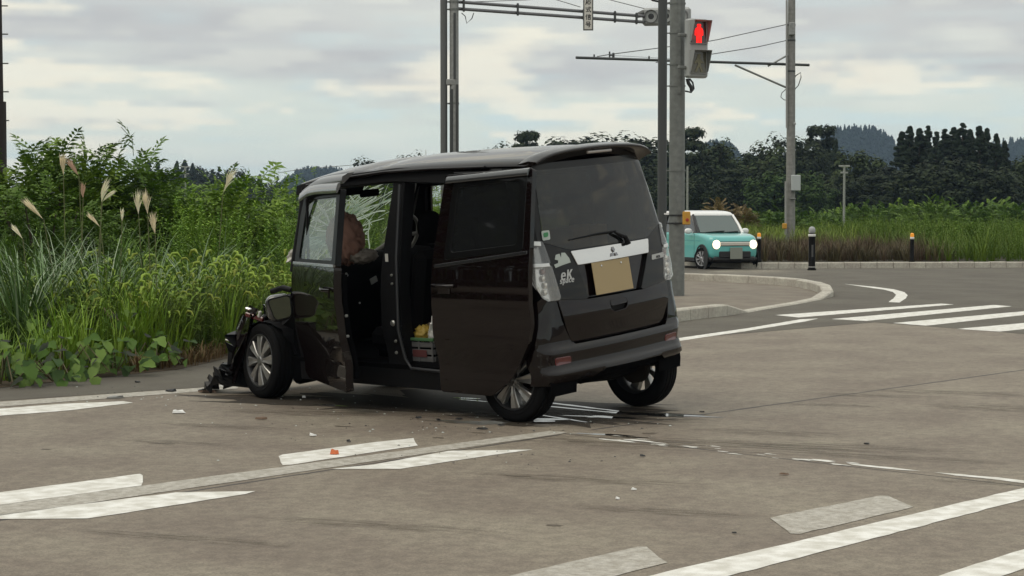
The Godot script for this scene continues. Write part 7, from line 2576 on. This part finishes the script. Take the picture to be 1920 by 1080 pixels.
	for q in [[1470, 405, 92.0, mid], [1530, 402, 95.0, mid], [1425, 404, 94.0, dark], [1290, 400, 92.0, dark]]:
		bush("shrub", "low green shrub at %s" % ["the foot of the power pole", "the right of the power pole", "the front of the small car bonnet", "the rear of the small car"][[1470, 1530, 1425, 1290].find(q[0])], Vector3((q[0] - 960.0) / 3500.0 * q[2], 0.05, -q[2]), Vector3(1.3, 1.25, 0.9), 420, shrub_leaf, q[3], 300 + int(q[0]))


# ---------- things in the van, wreckage on the road ----------
func make_debris(van: Node3D) -> void:
	var rng := RandomNumberGenerator.new()
	rng.seed = 5
	var white := M("white shard", 0.80, 0.80, 0.78, 0.35)
	var black := M("black shard", 0.012, 0.012, 0.013, 0.5)
	var brown := M("brown shard", 0.17, 0.11, 0.075, 0.6)
	var grey := M("grey shard", 0.20, 0.20, 0.19, 0.4)
	var orange := M("orange shard", 0.62, 0.13, 0.025, 0.3, 0.0, {"coat": 1.0})
	var list := [
		["shard", Vector2(-2.297, -12.777), 0.115, 0.10, 0.02, 0.5, white, "large white plastic shard left of the van, before the wheel"],
		["shard", Vector2(-1.230, -11.463), 0.065, 0.05, 0.015, 1.4, white, "small white shard on the concrete below the front door"],
		["shard", Vector2(-1.008, -10.577), 0.058, 0.04, 0.03, 0.2, orange, "small orange lamp fragment on the painted dash"],
		["shard", Vector2(-2.940, -13.767), 0.16, 0.05, 0.02, 0.0, grey, "flat grey strip on the edge line at left"],
		["shard", Vector2(-2.619, -14.300), 0.11, 0.08, 0.035, 0.6, black, "black lump of plastic on the edge line"],
		["shard", Vector2(-2.350, -14.257), 0.22, 0.07, 0.02, 0.5, brown, "brown flat strip beside the end of the edge line"],
		["shard", Vector2(-2.267, -14.649), 0.24, 0.04, 0.02, 0.1, white, "long white strip at the tip of the edge line"],
		["shard", Vector2(-3.030, -15.063), 0.07, 0.05, 0.02, 0.9, black, "small black shard on the shoulder"],
		["shard", Vector2(-1.669, -12.381), 0.14, 0.04, 0.02, 0.1, brown, "thin dark brown strip below the front wheel"],
		["shard", Vector2(-2.149, -15.063), 0.09, 0.05, 0.10, 0.4, white, "bright fragment standing against the front tyre"],
		["shard", Vector2(-1.543, -13.806), 0.03, 0.02, 0.02, 0.3, white, "tiny white chip under the front door"],
		["shard", Vector2(-0.632, -12.445), 0.07, 0.04, 0.02, 0.5, black, "black chip under the sliding door, left of the rear wheel"],
		["shard", Vector2(-0.487, -12.317), 0.10, 0.03, 0.015, 1.1, black, "thin black chip nearer the rear wheel"],
		["shard", Vector2(-0.348, -12.381), 0.08, 0.04, 0.015, 0.4, black, "black chip just left of the rear wheel"],
		["shard", Vector2(-0.186, -11.802), 0.09, 0.04, 0.02, 0.2, black, "black chip below the rear wheel"],
		["shard", Vector2(-0.069, -12.009), 0.06, 0.04, 0.012, 0.8, black, "small black lump below the rear wheel"],
		["shard", Vector2(-0.984, -11.169), 0.05, 0.03, 0.02, 0.8, black, "lone black chip above the painted dash"],
		["shard", Vector2(0.505, -8.920), 0.035, 0.03, 0.01, 0.8, white, "tiny white chip in the middle of the near lane"],
		["shard", Vector2(0.603, -9.212), 0.03, 0.02, 0.01, 0.3, white, "second tiny white chip in the near lane"],
		["shard", Vector2(0.737, -10.484), 0.04, 0.03, 0.02, 0.3, black, "tiny black chip right of the joint"],
		["shard", Vector2(0.955, -7.967), 0.03, 0.02, 0.01, 0.3, black, "tiny black speck before the near dash"],
		["shard", Vector2(2.107, -11.040), 0.05, 0.03, 0.012, 0.3, black, "small dark stone on the far lane at right"],
		["shard", Vector2(1.315, -12.811), 0.05, 0.03, 0.012, 0.3, black, "small dark stone at the tip of the puddle"],
		["shard", Vector2(1.429, -9.757), 0.06, 0.04, 0.01, 0.3, brown, "brown chip below the joint at right"],
	]
	for q in list:
		var mb := MB.new()
		var n := 5 + rng.randi() % 3
		var thin: float = q[4] * (0.55 if q[6] == black else 0.8)
		var ring0 := []
		var ring1 := []
		for k in n:
			var a := TAU * k / n + rng.randf_range(-0.3, 0.3)
			var r := rng.randf_range(0.45, 1.15) * 0.5
			var p := Vector3(cos(a) * r * q[2], 0.0, sin(a) * r * q[3])
			ring0.append(p)
			ring1.append(p * rng.randf_range(0.75, 0.95) + Vector3.UP * thin * rng.randf_range(0.3, 1.3))
		var mid: Vector3 = Vector3.UP * thin * 0.5
		for k in n:
			var j := (k + 1) % n
			mb.quad(ring0[k], ring0[j], ring1[j], ring1[k], (ring0[k] + ring1[j]) / 2 - mid)
			mb.flat(Vector3.UP * thin, ring1[k], ring1[j], Vector3.UP)
		var o := put(q[0], mb, q[6], null, Transform3D(Basis(Vector3.UP, -q[5]), Vector3(q[1].x, 0.005, q[1].y)))
		tag(o, q[7], "fragment", "wreckage scattered on the road")

	# crumbs of glass and plastic too small to tell apart
	var crumb := MB.new()
	crumb.flat(Vector3(-0.5, 0, -0.4), Vector3(0.5, 0, -0.3), Vector3(0, 0.5, 0), Vector3(0, 0.4, -1))
	crumb.flat(Vector3(0.5, 0, -0.3), Vector3(0.1, 0, 0.5), Vector3(0, 0.5, 0), Vector3(1, 0.4, 0.4))
	crumb.flat(Vector3(0.1, 0, 0.5), Vector3(-0.5, 0, -0.4), Vector3(0, 0.5, 0), Vector3(-1, 0.4, 0.4))
	var at := []
	var tint := []
	for k in 240:
		var c: Vector2 = [Vector2(-2.218, -14.604), Vector2(-1.569, -13.688), Vector2(-0.733, -12.777), Vector2(-0.206, -11.979), Vector2(-1.065, -11.979), Vector2(0.137, -11.979), Vector2(-2.627, -13.886), Vector2(-0.179, -10.416)][k % 8]
		c += Vector2(rng.randfn() * 0.55, rng.randfn() * 0.28)
		var s := rng.randf_range(0.006, 0.022)
		at.append(Transform3D(Basis(Vector3.UP, rng.randf() * TAU).scaled(Vector3(s, s * 0.6, s)), Vector3(c.x, 0.0022, c.y)))
		tint.append([Color(0.45, 0.48, 0.45), Color(0.02, 0.02, 0.02), Color(0.12, 0.10, 0.08)][rng.randi() % 3])
	tag(many("glass_crumbs", crumb.mesh(), M("crumbs", 1, 1, 1, 0.4, 0.0, {"tinted": true}), at, tint), "", "", "", "stuff")

	# the crate on the van floor and what is in it
	var where := van.transform * mb_tilt
	var crate := thing("crate")
	crate.transform = where * Transform3D(Basis(Vector3.UP, 0.05), Vector3(-0.46, 0.352, -1.0))
	tag(crate, "grey plastic crate with green rim on the van floor, seen through the side opening", "crate")
	var body := M("crate grey", 0.10, 0.10, 0.10, 0.6)
	var green := M("crate green", 0.05, 0.13, 0.05, 0.6)
	var mb := MB.new()
	for s in [-1.0, 1.0]:
		for k in 3:
			mb.box(Vector3(s * 0.145, 0.035 + k * 0.05, 0), Vector3(0.012, 0.036, 0.38), 0.003)
			mb.box(Vector3(0, 0.035 + k * 0.05, s * 0.19), Vector3(0.28, 0.036, 0.012), 0.003)
		for z in [-0.18, -0.06, 0.06, 0.18]:
			mb.box(Vector3(s * 0.150, 0.085, z), Vector3(0.012, 0.16, 0.014), 0.003)
	mb.box(Vector3(0, 0.008, 0), Vector3(0.28, 0.014, 0.37))
	put("body", mb, body, crate)
	mb = MB.new()
	for s in [-1.0, 1.0]:
		mb.box(Vector3(s * 0.150, 0.172, 0), Vector3(0.024, 0.022, 0.40), 0.004)
		mb.box(Vector3(0, 0.1722, s * 0.195), Vector3(0.276, 0.022, 0.022), 0.004)
	put("rim", mb, green, crate)
	mb = MB.new()
	mb.box(Vector3(-0.158, 0.075, 0.07), Vector3(0.003, 0.05, 0.13), 0.001)
	put("red_print", mb, M("red print", 0.09, 0.025, 0.025, 0.6), crate)
	for q in [["bag", "yellow crumpled bag on top of the crate", M("yellow bag", 0.42, 0.29, 0.05, 0.5), Vector3(-0.05, 0.20, 0.02), Vector3(0.06, 0.055, 0.06)], ["bag", "white plastic bag at the right of the crate", M("white bag", 0.5, 0.5, 0.47, 0.5), Vector3(-0.04, 0.19, 0.13), Vector3(0.05, 0.06, 0.045)], ["bag", "brown paper scrap at the back of the crate", M("brown paper", 0.18, 0.12, 0.06, 0.8), Vector3(0.02, 0.22, 0.0), Vector3(0.055, 0.05, 0.05)], ["can", "small pale can at the left of the crate", M("pale can", 0.5, 0.5, 0.46, 0.4), Vector3(-0.08, 0.185, -0.11), Vector3(0.03, 0.025, 0.028)]]:
		mb = MB.new()
		lump(mb, Vector3.ZERO, q[4], 0.45, 12, 4)
		var o := put(q[0], mb, q[2], null, where * Transform3D(Basis.IDENTITY, Vector3(-0.46, 0.352, -1.0) + q[3]))
		tag(o, q[1], q[0])
	for q in [[Vector3(-0.06, 0.19, 0.11), Vector3(-0.10, 0.33, 0.17), "white stick leaning out of the crate, the taller one"], [Vector3(-0.06, 0.20, 0.09), Vector3(-0.10, 0.28, 0.15), "white stick leaning out of the crate, the shorter one"], [Vector3(-0.06, 0.19, -0.06), Vector3(-0.08, 0.25, -0.16), "thin grey stick leaning left out of the crate"]]:
		mb = MB.new()
		mb.tube([q[0], q[1]], 0.008, 6)
		var o := put("stick", mb, white, null, where * Transform3D(Basis.IDENTITY, Vector3(-0.46, 0.352, -1.0)))
		tag(o, q[2], "stick")
	# a cardboard box behind the rear seat, through the rear window
	for q in [[-0.19, "left cardboard box behind the rear window"], [0.0, "right cardboard box behind the rear window"]]:
		mb = MB.new()
		mb.box(Vector3.ZERO, Vector3(0.175, 0.42, 0.2), 0.004)
		mb.box(Vector3(0, 0.2105, 0), Vector3(0.06, 0.002, 0.2))
		var o := put("cardboard_box", mb, M("cardboard", 0.62, 0.40, 0.17, 0.8), null, where * Transform3D(Basis.IDENTITY, Vector3(q[0], 1.06, 0.13)))
		tag(o, q[1], "box")


func _ready() -> void:
	make_view()
	make_ground()
	make_trees()
	make_plants()
	make_poles()
	var van := make_van()
	make_small_car()
	make_debris(van)
